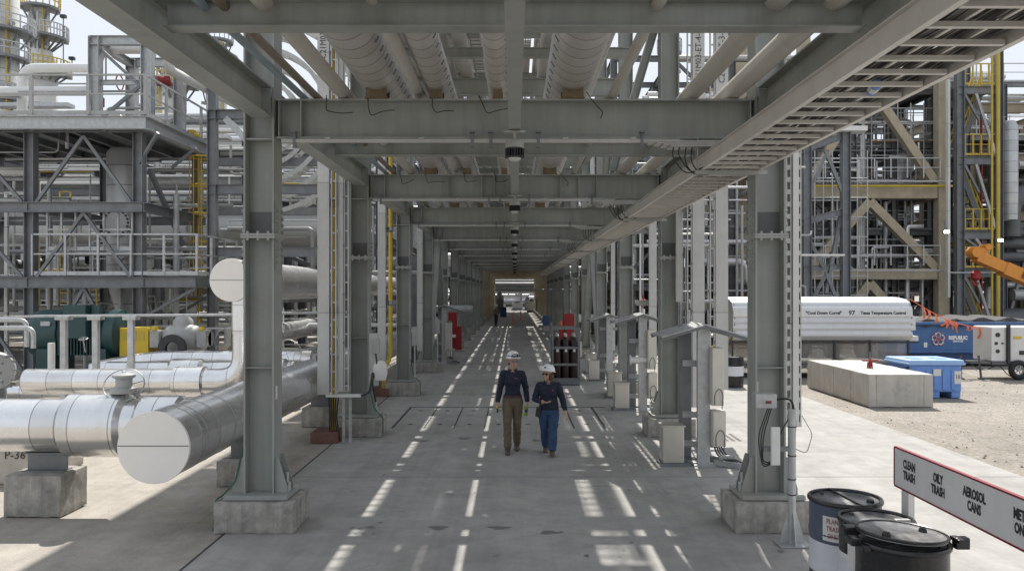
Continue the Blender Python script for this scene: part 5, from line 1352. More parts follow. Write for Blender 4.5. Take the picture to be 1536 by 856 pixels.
for a in (200,250,290,340): k.bar((0.36*math.cos(R(a)),-0.32+0.36*math.sin(R(a)),1.4), (0.36*math.cos(R(a)),-0.32+0.36*math.sin(R(a)),5.9), 0.03, 0.02)
k.build('cage_frame', M['yellow'], t)
# ------------------------------------------------------------------ process structures behind
def module(name, label, cat, x0, x1, y0, y1, levels, nx, ny, mt='galv_dark', cw=0.35, bw=0.3, braces=0, rails=(), floors=(), seed=1, group=None, top=None, railmt='galv', yrows=None):
    """open steel structure: columns, beams, braces, railings and floors as parts"""
    r5 = random.Random(seed); t = thing(name, label, cat, (x0, y0, 0), group)
    X = [(x1-x0)*i/nx for i in range(nx+1)]; Y = [(y1-y0)*i/ny for i in range(ny+1)]
    ht = top or levels[-1]
    for x in X:
        for y in Y: MB().ibeam((x,y,0), (x,y,ht), cw, cw, 0.025, 0.02, up=(1,0,0)).build('column', M[mt], t)
    for z in levels:
        for y in Y: MB().ibeam((X[0],y,z), (X[-1],y,z), bw, bw*0.6, 0.02, 0.015).build('beam', M[mt], t)
        for x in X: MB().ibeam((x,Y[0],z), (x,Y[-1],z), bw, bw*0.6, 0.02, 0.015).build('beam', M[mt], t)
    zs = [0]+list(levels)
    for q in range(braces):
        i = r5.randrange(nx); l = r5.randrange(len(zs)-1); y = r5.choice(Y)
        a, b2 = (X[i], X[i+1]) if r5.random() < .5 else (X[i+1], X[i])
        MB().bar((a,y-0.02,zs[l]), (b2,y-0.02,zs[l+1]), 0.16, 0.16).build('brace', M[mt], t)
    for z in rails:
        k = MB(); rail_run(k, (X[0],Y[0]-0.05,z+bw/2), (X[-1],Y[0]-0.05,z+bw/2), 1.1, max(3, int((x1-x0)/1.6)), 0.06); k.build('handrail', M[railmt], t)
    for z in floors:
        MB().bb(X[0],X[-1],Y[0],Y[-1],z+bw/2+0.01,z+bw/2+0.05).build('floor_grating', M['grating'], t)
    return t
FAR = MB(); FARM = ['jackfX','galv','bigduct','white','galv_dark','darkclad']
def cluster(label, group, n, xr, yr, zr, mts, rr, seed, kinds='xxyzl', zs=None, far=False):
    r5 = random.Random(seed)
    for q in range(n):
        k = r5.choice(kinds); r = r5.choice(rr); m_ = r5.choice(mts)
        x = r5.uniform(*xr); y = r5.uniform(*yr); z = r5.choice(zs)+r+r5.uniform(0,.05) if zs and k != 'z' else r5.uniform(*zr)
        Lx = xr[1]-xr[0]; Lz = zr[1]-zr[0]
        if k == 'x': a = r5.uniform(xr[0], xr[0]+Lx*0.4); pts = [(a,y,z),(min(xr[1], a+Lx*r5.uniform(0.4,1)),y,z)]
        elif k == 'y': pts = [(x,yr[0],z),(x,yr[1],z)]
        elif k == 'z': a = r5.uniform(zr[0], zr[0]+Lz*0.4); pts = [(x,y,a),(x,y,min(zr[1], a+Lz*r5.uniform(.3,.7)))]
        else:
            d = r5.choice((-1,1)); s = r5.uniform(1.0, 3.5); e = r5.choice((-1,1))*r5.uniform(0.8,2.5)
            pts = [(x-d*r5.uniform(2,5),y,z),(x,y,z),(x,y,max(0.3,z+e)),(x+d*s,y,max(0.3,z+e))]
            if r5.random() < .4: pts = pts[:3]
        mm = m_
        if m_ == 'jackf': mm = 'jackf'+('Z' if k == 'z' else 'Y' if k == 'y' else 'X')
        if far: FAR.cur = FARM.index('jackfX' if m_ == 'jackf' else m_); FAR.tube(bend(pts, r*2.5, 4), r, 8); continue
        o0 = Vector(pts[0]); o = MB().tube(bend([Vector(p)-o0 for p in pts], r*2.5, 4), r, 10).build('process_pipe', M[mm]); o.location = o0
        tag(o, label, 'pipe', group)
# ---- left: frame beside the platform, pipe bank, big grey pipe
t = thing('pipe_support_gantry', 'grey steel goal post frame between the platform and the first column', 'steel frame', (0, 24.0, 0))
xc = P(319,0,24).x
for x in (xc, -5.0): MB().ibeam((x,0,0), (x,0,P(0,166,24).z), 0.26, 0.26, 0.02, 0.014, up=(1,0,0)).build('column', M['galv_dark'], t)
for yy in (172, 284, 378): MB().ibeam((xc-0.1,0,P(0,yy,24).z), (-4.9,0,P(0,yy,24).z), 0.28, 0.2, 0.016, 0.012).build('beam', M['galv_dark'], t)
MB().bar((xc+0.4,0,P(0,178,24).z), (-7.0,0.0,P(0,262,24).z), 0.2, 0.2).build('brace', M['galv'], t)
BZ = [2.6, 5.0, 6.9, 8.3, 9.6]
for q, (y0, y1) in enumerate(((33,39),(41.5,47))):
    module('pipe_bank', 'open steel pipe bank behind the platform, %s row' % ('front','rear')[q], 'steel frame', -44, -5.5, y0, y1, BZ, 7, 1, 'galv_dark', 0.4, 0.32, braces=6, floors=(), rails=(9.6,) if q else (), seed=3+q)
o = MB().tube([(3.5*q,0,0) for q in range(12)], 0.66, 32).build('grey_main_pipe', M['bigduct']); o.location = (-46, 31.4, P(0,348,31.4).z); tag(o, 'very large smooth grey pipe running level behind the platform', 'pipe')
k = MB()
for q in range(10): k.bb(-44+4*q-0.3,-44+4*q+0.3,31.0,31.8,P(0,374,31.4).z-0.2,P(0,374,31.4).z)
MB().ibeam((-46,31.4,P(0,377,31.4).z), (-5,31.4,P(0,377,31.4).z), 0.32, 0.3).build('main_pipe_beam', M['galv_dark'])
tag(bpy.data.objects['main_pipe_beam'], 'dark grey beam under the very large grey pipe', 'steel beam')
for q in range(5):
    o = MB().ibeam((0,0,0), (0,0,P(0,377,31.4).z-0.2), 0.35, 0.35, up=(1,0,0)).build('beam_post', M['galv_dark']); o.location = (-38+8*q+(2 if q == 4 else 0), 31.4, 0); tag(o, 'grey post under the very large grey pipe', 'post', 'posts under the large grey pipe')
GP = 'pipes on the pipe bank behind the platform'
for lv, (z, nn) in enumerate(((2.6,7),(5.0,7),(6.9,8),(8.3,8),(9.6,7))):
    r5 = random.Random(60+lv)
    for q in range(nn):
        r = r5.choice((0.10,0.14,0.18,0.24,0.30)); y = 33.4+13*q/nn+r5.uniform(0,0.5)
        x0 = -45+r5.uniform(0,6); x1 = -5.2-r5.uniform(0,3)
        o = MB().tube([(0,0,0),((x1-x0)/2,0,0),(x1-x0,0,0)], r, 12).build('process_pipe', M[r5.choice(('jackfX','jackfX','jackfX','galv','cream','bigduct'))]); o.location = (x0, y, z+0.17+r); tag(o, 'level process pipe lying on the pipe bank behind the platform', 'pipe', GP)
r5 = random.Random(8)
for q in range(16):
    y = 33.2+0.78*q; z = (5.9,7.5,8.95,10.3,10.9)[q*3 % 5]+0.021*q; x0 = -44+r5.uniform(0,10); L = r5.uniform(20,30)
    t = thing('covered_tray', 'pale covered cable tray running level along the pipe bank', 'cable tray', (x0,y,z), 'pale covered trays along the pipe bank')
    MB().bb(0,L,-0.3,0.3,0,0.16).build('cover', M[r5.choice(('tray','galv'))], t)
    for s in range(int(L/4.8)): MB().bb(1+4.8*s,1.1+4.8*s,-0.32,0.32,-0.25,0.0).build('hanger', M['galv_dark'], t)
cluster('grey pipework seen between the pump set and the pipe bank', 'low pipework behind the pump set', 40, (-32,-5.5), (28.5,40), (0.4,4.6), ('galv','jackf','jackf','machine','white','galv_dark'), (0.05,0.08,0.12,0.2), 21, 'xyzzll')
cluster('upright and bent pipework threading the pipe bank', 'pipework threading the pipe bank', 30, (-32,-6), (32.5,46), (4.5,11.5), ('galv','jackf','jackf','white','galv_dark'), (0.05,0.08,0.14), 22, 'zzll')
for i, (px, y, z0, z1) in enumerate(((50,28.5,0.3,4.6),(98,30.5,1.5,6.6),(137,30,0.2,3.4),(356,29.0,0.2,2.6))):
    t = thing('yellow_ladder', 'weathered yellow ladder %s' % ('at the far yard edge beside the platform','behind the platform legs','low behind the teal motor','beside the riser pipe')[i], 'ladder', (P(px,0,y).x, y, 0), 'weathered yellow ladders behind the pumps')
    k = MB()
    for x in (-0.2,0.2): k.bar((x,0,z0), (x,0,z1), 0.06, 0.06)
    z = z0+.2
    while z < z1: k.bar((-0.2,0,z), (0.2,0,z), 0.03, 0.03); z += 0.35
    k.build('ladder_frame', M['yellow_far'], t)
# coiled curved trays near the first left column
t = thing('curved_tray', 'stack of curved pale cable trays bending upward behind the first pump side column', 'cable tray', (P(440,0,26).x, 26, 0))
for q, R_ in enumerate((1.15,1.65,2.15,2.65,3.15)):
    k = MB(); n = 20; c = Vector((-1.0,0,P(0,175,26).z))
    for s in range(n):
        a0, a1 = R(-95)+R(190)*s/n, R(-95)+R(190)*(s+1)/n
        for (yy) in (-0.3,0.3):
            p0 = c+Vector((R_*math.cos(a0),yy,R_*math.sin(a0))); p1 = c+Vector((R_*math.cos(a1),yy,R_*math.sin(a1)))
            k.bar(p0, p1, 0.02, 0.14)
        k.bar(c+Vector((R_*math.cos(a0),-0.3,R_*math.sin(a0))), c+Vector((R_*math.cos(a0),0.3,R_*math.sin(a0))), 0.05, 0.05)
    k.build('curved_section_frame', M['tray'], t)
for x in (-2.6, 1.2): MB().bar((x,0,0), (x,0,11.0), 0.25, 0.25).build('post', M['galv_dark'], t)
for z in (5.4, 7.0): MB().bar((-2.6,0.0,z), (1.2,0.0,z), 0.22, 0.25).build('beam', M['galv_dark'], t)
r5 = random.Random(18)
for q in range(12):      # pale trays and beams on the near face of the pipe bank
    y = 31.9+1.0*r5.random(); z = r5.choice((6.1,6.6,7.2,7.7,8.4,8.9,9.4)) + r5.uniform(-.1,.1); x0 = -40+r5.uniform(0,14); L = min(-5.3-x0, r5.uniform(10,26))
    t = thing('covered_tray', 'pale covered cable tray running level along the pipe bank', 'cable tray', (x0,y+0.03*q,z), 'pale covered trays along the pipe bank')
    MB().bb(0,L,-0.25,0.25,0,0.13).build('cover', M[r5.choice(('tray','galv','tray'))], t)
    for s in range(int(L/3.2)): MB().bb(1+3.2*s,1.08+3.2*s,-0.27,0.27,-0.2,0.0).build('hanger', M['galv_dark'], t)
conduits('thin pipework on the near side of the pipe bank', 'thin pipework of the pipe bank', 60, (-30,-5.2), (29.5,33), (2.2,10.6), 55, ('galv','jackf','white','machine','galv_dark'), (0.03,0.05,0.07))
conduits('thin pipework low between the header pipes and pump set', 'thin pipework near the pump set', 34, (-14,-5.4), (22,29), (0.2,3.4), 56, ('galv','white','jackf','machine'), (0.025,0.04,0.06))
conduits('silver mid sized pipe inside the steel platform', 'mid sized pipes of the platform', 22, (-17,-8.8), (24.5,29.5), (0.3,7.0), 58, ('jackf','white','galv','machine'), (0.07,0.11,0.16))
# ---- towers
def tower(px, Y, rpx, topy, plats, label, cone=None, mt='tower'):
    s = Y/FPX; x = (px-CX)*s
    t = thing('process_tower', label, 'tower', (x, Y, 0), 'process towers')
    r = rpx*s; zt_ = CH-(topy-CY)*s
    if cone:
        zc_ = CH-(cone[0]-CY)*s; r2 = cone[1]*s
        prof = [(r2,0),(r2,zc_-1.6),(r,zc_),(r,zt_-0.5),(r*0.8,zt_-0.1),(0.001,zt_)]
    else: prof = [(r,0),(r,zt_-0.6),(r*0.8,zt_-0.15),(0.001,zt_)]
    MB().lathe(prof, n=24).build('shell', M[mt], t)
    for (py, hw, a0, a1) in plats:
        z = CH-(py-CY)*s; R_ = hw*s; n = 14; k = MB(); k2 = MB(); A = [R(a0)+(R(a1)-R(a0))*q/n for q in range(n+1)]
        ri = r*1.02
        for q in range(n):
            c0 = [(math.cos(A[q])*v, math.sin(A[q])*v) for v in (ri, R_)]; c1 = [(math.cos(A[q+1])*v, math.sin(A[q+1])*v) for v in (ri, R_)]
            k.add([(*c0[0],z),(*c0[1],z),(*c1[1],z),(*c1[0],z),(*c0[0],z-.22),(*c0[1],z-.22),(*c1[1],z-.22),(*c1[0],z-.22)], [(0,1,2,3),(7,6,5,4),(1,5,6,2),(0,3,7,4)])
            for h in (0.55,1.1): k2.bar((c0[1][0],c0[1][1],z+h), (c1[1][0],c1[1][1],z+h), 0.09, 0.09)
            k2.bar((c0[1][0],c0[1][1],z), (c0[1][0],c0[1][1],z+1.1), 0.08, 0.08)
            if q % 3 == 0: k.bar((c0[0][0],c0[0][1],z-1.4), (c0[1][0]*.9,c0[1][1]*.9,z-.1), 0.14, 0.14)
        k.build('platform', M['galv_dark'], t); k2.build('railing', M['galv'] if rnd.random() < .5 else M['yellow_far'], t)
    k = MB()
    for a in (-70, -110):
        xx, yy = math.cos(R(a))*(r+0.3), math.sin(R(a))*(r+0.3); k.tube([(xx,yy,2),(xx,yy,zt_-1)], 0.10, 8)
    k.build('riser_pipes', M['galv'], t)
    k = MB(); xl = r+0.25
    for dy_ in (-0.25,0.25): k.bar((xl*0.75,-xl*0.7+dy_,4), (xl*0.75,-xl*0.7+dy_,zt_-0.5), 0.07, 0.07)
    z = 4.0
    while z < zt_-1: k.bar((xl*.75,-xl*.7-0.25,z), (xl*.75,-xl*.7+.25,z), 0.06, 0.06); z += 0.8
    k.build('ladder_frame', M['yellow_far'], t)
    # nozzles and small gear
    r6 = random.Random(px); 
    for q in range(7):
        a = R(r6.uniform(-160,-20)); z = r6.uniform(zt_*0.45, zt_-1)
        o = MB().cyl((math.cos(a)*r*.95,math.sin(a)*r*.95,z), (math.cos(a)*(r+0.5),math.sin(a)*(r+0.5),z), 0.18, 8).build('nozzle', M['machine'], t)
    return t
tower(4, 70, 22, -30, [(48,42,-180,60),(88,36,-180,40),(206,54,-180,30),(150,33,-120,20)], 'tall pale tower with ring platforms at the yard edge')
tower(60, 78, 13, 8, [(12,27,-200,60),(57,38,-60,40),(62,22,-200,-60),(110,42,-80,40)], 'slender pale tower with crow nest top platform', cone=(70,24))
tower(325, 85, 15, 60, [(62,24,-180,60),(100,30,-180,20),(135,22,-160,20)], 'pale tower with platforms seen past the first column on the pump side')
tower(262, 80, 17, 85, [(96,32,-180,30),(130,34,-120,30)], 'pale tower with yellow platforms behind the valve gantry')
tower(232, 74, 14, 118, [(120,26,-180,30)], 'short pale tower behind the valve gantry')
tower(1004, 70, 10, 60, [(80,18,-180,40)], 'thin tower seen through the beams above the second column')
t_ = tower(1120, 78, 26, 30, [(52,34,-180,60)], 'broad grey tower seen past the upper right pipes', mt='vessel')
for i, (px, Y, y0_, y1_) in enumerate(((95,78,25,110),(108,80,88,120),(1185,75,55,110))):
    s = Y/FPX; o = MB().tube([(0,0,0),(0,0,(y1_-y0_)*s)], 0.06, 6).build('lightning_mast', M['galv_dark']); o.location = P(px, y1_, Y); MB().box((0,0,(y1_-y0_)*s), (0.5,0.4,0.3)).build('lamp_head', M['dark'], o)
    tag(o, 'thin mast with small dark lamp head %s' % ('beside the slender tower','lower down beside the slender tower','past the gravel side beams')[i], 'mast', 'thin lamp masts')
# far backdrop modules on the pump side
for q, (x0, x1, y0, y1, lv) in enumerate(((-75,-42,58,66,(4,8,12,15)),(-42,-26,62,70,(4,7.5,11,14)),(-26,-7,56,64,(3.5,7,10.5,13)),(-18,-6,78,88,(4,8,12)),(-60,-30,95,105,(5,10,14)))):
    module('process_structure', 'open process structure beyond the pipe bank, %s' % ('widest one by the towers','middle one','one close to the walkway','one far along the walkway','farthest one')[q], 'steel frame', x0, x1, y0, y1, lv, 5, 2, 'galv_dark' if q % 2 else 'galv', 0.45, 0.4, braces=10, rails=lv[1:], floors=lv[:1], seed=30+q, railmt='yellow_far' if q % 3 == 0 else 'galv')
cluster('pipework in the far pump side structures', 'pipework of the far pump side structures', 64, (-60,-7), (54,66), (0.5,14), ('jackf','jackf','galv','white','galv_dark','bigduct'), (0.12,0.2,0.3,0.5), 23, 'xxzzl', far=True)
r5 = random.Random(77)
for q in range(16):
    x = -58+3.2*q+r5.uniform(-1,1); r = r5.uniform(0.6,1.5); h = r5.uniform(3,11)
    o = MB().lathe([(r,0),(r,h-0.4*r),(r*.7,h-.1*r),(0.001,h)], n=20).build('process_vessel', M[r5.choice(('vessel','tower','galv'))]); o.location = (x, 52+r5.uniform(0,3)+(22 if q > 14 else 0), 0.3)
    tag(o, 'upright clad vessel standing before the far pump side structures', 'vessel', 'upright vessels on the pump side')
for q in range(8):
    y = 48+q*7; o = MB().tube([(-20,0,0),(0,0,0),(10.5,0,0)], 0.5, 16).build('process_vessel', M['vessel']); o.location = (-20+q*0.3, y, 3.0+1.2*(q % 3)); tag(o, 'level clad drum vessel between the far pump side structures', 'vessel', 'level drum vessels on the pump side')
# ---- right: fireproofed structure
FY = 45.0
fx = lambda px: P(px,0,FY).x
fz = lambda py: P(0,py,FY).z
t = thing('fireproofed_structure', 'tan fireproofed braced structure with yellow pipe behind the trailer', 'steel frame', (0, FY, 0))
def fbar(p0, p1, w, nm_, mt='fire'): MB().bar(p0, p1, w, w).build(nm_, M[mt], t)
for px in (1110, 1205, 1412):
    for yy in (0.0, 6.0): MB().cbox((fx(px),yy,8.6), (0.62,0.62,17.2), 0.05).build('column', M['fire'], t)
for py in (112, 290, 411):
    for yy in (0.0, 6.0): MB().cbox(((fx(1110)+fx(1412))/2,yy,fz(py)), (fx(1412)-fx(1110)-0.64,0.5,0.62), 0.05).build('beam', M['fire'], t)
    for px in (1110,1205,1412): MB().cbox((fx(px),3.0,fz(py)), (0.5,5.3,0.55), 0.05).build('beam', M['fire'], t)
for (pa, ya, pb, yb2) in ((1303,128,1400,272),(1303,128,1213,272),(1303,302,1402,402),(1303,302,1213,402),(1303,424,1402,540),(1303,424,1213,540),(1158,302,1205,402),(1158,302,1118,402)):
    for yy in (0.0,6.0): fbar((fx(pa),yy+(0.012 if pb > pa else -0.012),fz(ya)), (fx(pb),yy+(0.012 if pb > pa else -0.012),fz(yb2)), 0.46, 'brace')
for py in (272, 402): 
    k = MB(); rail_run(k, (fx(1112),-0.35,fz(py)+0.15), (fx(1405),-0.35,fz(py)+0.15), 1.1, 12, 0.06, toe=False); k.build('handrail', M['galv'], t)
    MB().bb(fx(1112),fx(1405),0.4,5.6,fz(py)-0.1,fz(py)-0.04).build('floor_grating', M['grating'], t)
tg = 'tan fireproofed structure'
o = MB().tube([P(1150,279,44.3),P(1428,279,44.3)], 0.075, 10).build('yellow_pipe', M['yellow_far']); tag(o, 'level yellow pipe along the tan fireproofed structure', 'pipe')
o = MB().tube([P(1150,272,44.2),P(1428,272,44.2)], 0.05, 8).build('thin_pipe', M['galv']); tag(o, 'thin grey pipe just above the level yellow pipe', 'pipe')
o = MB().tube(bend([P(1190,406,44.2),P(1418,406,44.2),P(1428,409,44.2),P(1500,409,44.2)], .3, 4), 0.05, 8).build('thin_pipe', M['galv']); tag(o, 'thin grey pipe along the lower tan beam', 'pipe')
# stair tower beside it
sx0, sx1 = fx(1430), fx(1487)
t = thing('stair_tower', 'grey steel stair tower with yellow railings beside the tan structure', 'stair tower', (0, FY-0.6, 0))
tz = [fz(y) for y in (402, 346, 236, 132)]
for x in (sx0, sx1):
    for yy in (0, 3.2): MB().ibeam((x,yy,0), (x,yy,fz(70)), 0.42, 0.4, 0.025, 0.02, up=(1,0,0)).build('column', M['galv_dark'], t)
for z in tz:
    for yy in (0, 3.2): MB().ibeam((sx0,yy,z-0.3), (sx1,yy,z-0.3), 0.42, 0.25).build('beam', M['galv_dark'], t)
    MB().bb(sx0,sx1,0.1,3.1,z-0.07,z-0.02).build('landing', M['grating'], t)
    k = MB(); rail_run(k, (sx0+0.25,-0.1,z), (sx1-0.1,-0.1,z), 1.15, 4, 0.08); k.build('railing', M['yellow_far'], t)
zs_ = [0.2]+tz
for q in range(4):
    a, b2 = (sx0+0.4, sx1-0.2) if q % 2 == 0 else (sx1-0.3, sx0+0.4)
    k = MB()
    for yy in (1.0,1.9): k.bar((b2,yy,zs_[q]), (a,yy,zs_[q+1]), 0.1, 0.3)
    n = 9
    for s in range(n): k.box((b2+(a-b2)*(s+.5)/n,1.45,zs_[q]+(zs_[q+1]-zs_[q])*(s+.5)/n), (0.28,0.9,0.04))
    k.build('flight', M['galv_dark'], t)
    k = MB()
    for yy in (1.0,1.9):
        for h in (0.55,1.05): k.bar((b2,yy,zs_[q]+h), (a,yy,zs_[q+1]+h), 0.07, 0.07)
        for s in range(5): 
            p = Vector((b2+(a-b2)*s/4,yy,zs_[q]+(zs_[q+1]-zs_[q])*s/4)); k.bar(p, p+Vector((0,0,1.05)), 0.06, 0.06)
    k.build('stair_rail', M['yellow_far'], t)
    MB().bar((sx0+0.2,-0.05,zs_[q+1]-0.4), ((sx0+sx1)/2,-0.05,(zs_[q]+zs_[q+1])/2), 0.12, 0.12).build('brace', M['galv_dark'], t)
    MB().bar(((sx0+sx1)/2-0.2,-0.08,zs_[q+1]-0.5), (sx1-0.2,-0.08,zs_[q]+0.1), 0.14, 0.14).build('brace', M['galv'], t)
for i, px in enumerate((1488,1497)):
    o = MB().tube([P(px,60,43.6),P(px,478,43.6)], 0.10 if i else 0.06, 10).build('yellow_pipe', M['yellow_far']); tag(o, ('slim tall yellow pipe on the stair tower corner','thick tall yellow pipe outside the stair tower')[i], 'pipe')
o = MB().tube([P(1422,120,43.9),P(1422,446,43.9)], 0.13, 6).build('cable_riser', M['tray']); tag(o, 'pale perforated cable riser along the tan corner column', 'cable tray')
k = MB().tube(bend([P(1472,170,46),P(1472,470,46)], .1), 0.07, 8).build('red_pipe', M['red']); tag(k, 'thin red fire water pipe inside the stair tower', 'pipe')
# steel pipe support nearer
t = thing('pipe_support_gantry', 'dark grey pipe support with white capping plates before the tan structure', 'steel frame', (0, 36.0, 0))
q36 = lambda px, py: P(px,py,36)-Vector((0,36,0))
for px in (1210, 1268): 
    p = q36(px, 196); MB().ibeam((p.x,0,0), (p.x,0,p.z), 0.36, 0.36, 0.025, 0.02, up=(1,0,0)).build('column', M['galv_dark'], t)
MB().ibeam(q36(1150,243), q36(1262,205), 0.3, 0.25).build('beam', M['galv_dark'], t)
MB().ibeam(q36(1140,350), q36(1262,318), 0.3, 0.25).build('beam', M['galv_dark'], t)
MB().ibeam(q36(1190,404), q36(1262,400), 0.26, 0.25).build('beam', M['galv_dark'], t)
for a, b2 in (((1242,225),(1208,300)),((1238,225),(1264,290)),((1208,345),(1234,400)),((1262,322),(1238,440)),((1238,410),(1252,445)),((1240,408),(1222,445))):
    MB().bar(q36(*a)+Vector((0,rnd.uniform(-.12,.12),0)), q36(*b2)+Vector((0,rnd.uniform(-.12,.12),0)), 0.15, 0.15).build('brace', M['galv_dark'], t)
MB().cbox(q36(1266,195)+Vector((0.2,0,0)), (1.4,0.8,0.22), 0.02).build('cap_plate', M['white'], t)
# interior clutter of the structure
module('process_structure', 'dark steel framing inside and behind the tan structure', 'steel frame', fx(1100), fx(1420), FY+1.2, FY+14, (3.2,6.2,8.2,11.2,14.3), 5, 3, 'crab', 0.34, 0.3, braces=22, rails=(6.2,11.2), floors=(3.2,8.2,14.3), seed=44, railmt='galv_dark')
cluster('pipework packed inside the tan fireproofed structure', 'pipework inside the tan structure', 80, (fx(1095),fx(1410)), (FY+0.8,FY+9), (0.4,14), ('galv_dark','jackf','machine','crab','bigduct','galv'), (0.05,0.08,0.12,0.18,0.25), 24, 'xxyzzll')
r5 = random.Random(31)
for q in range(14):
    x = fx(1120+20*q)+r5.uniform(-.4,.4); r = r5.uniform(0.35,0.8); z = r5.choice((0.3,3.4,8.5)); h = r5.uniform(1.6,3.4)
    o = MB().lathe([(r,0),(r,h-.3*r),(r*.6,h),(0.001,h+.1*r)], n=18).build('process_vessel', M[r5.choice(('darkclad','galv_dark','vessel','machine'))]); o.location = (x, FY+2+r5.uniform(0,5), z)
    tag(o, 'small upright vessel on a deck of the tan structure', 'vessel', 'small vessels on the decks of the tan structure')
conduits('thin pale conduit across the face of the tan structure', 'conduits on the tan structure', 44, (fx(1120),fx(1405)), (FY-0.3,FY+3), (0.4,13.5), 53, ('galv','white','jackf','machine'), (0.03,0.045,0.06))
conduits('thin conduit between the gravel side columns', 'conduits between the gravel side columns', 54, (5,13), (32,41), (0.3,9), 54, ('galv','white','machine','jackf'), (0.03,0.045,0.06))
conduits('pale mid sized pipe on the near decks of the tan structure', 'mid sized pipes of the tan structure', 34, (fx(1125),fx(1400)), (FY+0.5,FY+2.5), (0.6,13.0), 57, ('galv','white','jackf','machine'), (0.07,0.10,0.13))
# scaffold
t = thing('scaffold', 'tube scaffold standing inside the tan structure', 'scaffold', (fx(1318), FY+0.9, 0))
k = MB()
for i in range(6):
    for jx in range(2): k.tube([(i*0.75,jx*1.2,8.6),(i*0.75,jx*1.2,13.6)], 0.035, 6)
for l in range(6):
    for jx in range(2): k.tube([(0,jx*1.2,8.8+l*0.9),(3.75,jx*1.2,8.8+l*0.9)], 0.03, 6)
k.build('tube_lattice', M['galv'], t)
k = MB().bb(0,3.75,0,1.2,11.4,11.46); k.build('deck', M['wood'], t)
t = thing('scaffold', 'tube scaffold beside the grey pipe support before the tan structure', 'scaffold', (P(1222,0,41).x, 41, 0))
k = MB()
for i in range(4):
    for jx in range(2): k.tube([(i*0.9,jx*1.2,0),(i*0.9,jx*1.2,10)], 0.035, 6)
for l in range(10):
    for jx in range(2): k.tube([(0,jx*1.2,0.6+l*1.0),(2.7,jx*1.2,0.6+l*1.0)], 0.03, 6)
k.build('tube_lattice', M['galv'], t)
# beyond the stair tower
module('process_structure', 'fireproofed framing beyond the stair tower', 'steel frame', 28.0, 46.0, 49, 60, (3.8,7.4,10.9,14), 3, 2, 'fire', 0.6, 0.55, braces=6, rails=(14,10.9), floors=(3.8,10.9), seed=45)
cluster('dark pipework beyond the stair tower', 'pipework beyond the stair tower', 34, (27.5,40), (46.5,54), (0.6,13), ('galv_dark','darkclad','bigduct','galv'), (0.1,0.2,0.35), 25, 'xxzl')
o = MB().lathe([(0.42,P(0,330,46).z),(0.45,P(0,295,46).z),(0.45,P(0,190,46).z),(0.3,P(0,182,46).z),(0.001,P(0,180,46).z)], n=24).build('ribbed_vessel', M['vessel']); o.location = (P(1514,0,46).x, 46, 0); tag(o, 'upright silver ribbed vessel outside the stair tower', 'vessel')
o = MB().tube(bend([(0,0,0),(0,0,2.2),(2.5,0,3.2)], 0.8, 6), 0.55, 20).build('bent_duct', M['darkclad']); o.location = P(1515,355,47); tag(o, 'thick dark bent duct outside the stair tower', 'duct')
for i, (py, r) in enumerate(((480,0.7),(365,0.32),(385,0.3))):
    o = MB().tube([P(1440,py,47.5),P(1600,py,47.5)], r, 16).build('dark_duct', M['darkclad']); tag(o, ('very thick dark level duct','upper dark level pipe','lower dark level pipe')[i]+' behind the crane boom', 'duct')
# upper deck of the right structures with grey equipment and sky above
module('process_structure', 'grey open deck structure rising above the tan structure', 'steel frame', fx(1440)+1, fx(1600)+8, FY+3, FY+9, (12.0,15.2), 4, 1, 'galv_dark', 0.35, 0.3, braces=3, rails=(15.2,12.0), floors=(12.0,), seed=46)
cluster('pipework on the high deck at the gravel side', 'pipework on the high deck', 24, (fx(1440),fx(1620)), (FY+3,FY+8), (12.4,17.0), ('galv','jackf','machine'), (0.05,0.09,0.15), 26, 'xzll')
# mid right between columns
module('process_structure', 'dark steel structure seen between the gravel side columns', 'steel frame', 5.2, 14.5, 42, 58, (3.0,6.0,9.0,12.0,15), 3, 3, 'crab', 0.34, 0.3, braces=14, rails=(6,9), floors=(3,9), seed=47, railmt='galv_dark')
cluster('pipework seen between the gravel side columns', 'pipework between the gravel side columns', 50, (5.0,14), (39,54), (0.3,14.5), ('galv','jackf','machine','galv_dark','bigduct','white'), (0.05,0.09,0.14,0.22), 27, 'xxyzzll')
module('process_structure', 'tan and grey framing far along the gravel side of the walkway', 'steel frame', 4.6, 12, 62, 110, (3.4,6.8,10), 2, 6, 'fire', 0.5, 0.45, braces=6, floors=(6.8,), seed=48)
module('process_structure', 'far dark structure behind the gravel side equipment', 'steel frame', 12, 60, 66, 80, (4,8,12,16), 7, 2, 'galv_dark', 0.5, 0.4, braces=12, rails=(8,12,16), floors=(4,12), seed=49)
cluster('pipework in the far gravel side structure', 'pipework of the far gravel side structure', 40, (12,55), (62,76), (0.5,17), ('galv_dark','jackf','bigduct','darkclad'), (0.15,0.25,0.4), 28, 'xxzzl', far=True)
module('process_structure', 'open steel rack over the pump side far along the walkway', 'steel frame', -12, -4.6, 66, 112, (3.4,6.8,10), 2, 6, 'galv_dark', 0.4, 0.4, braces=8, floors=(6.8,), seed=50)
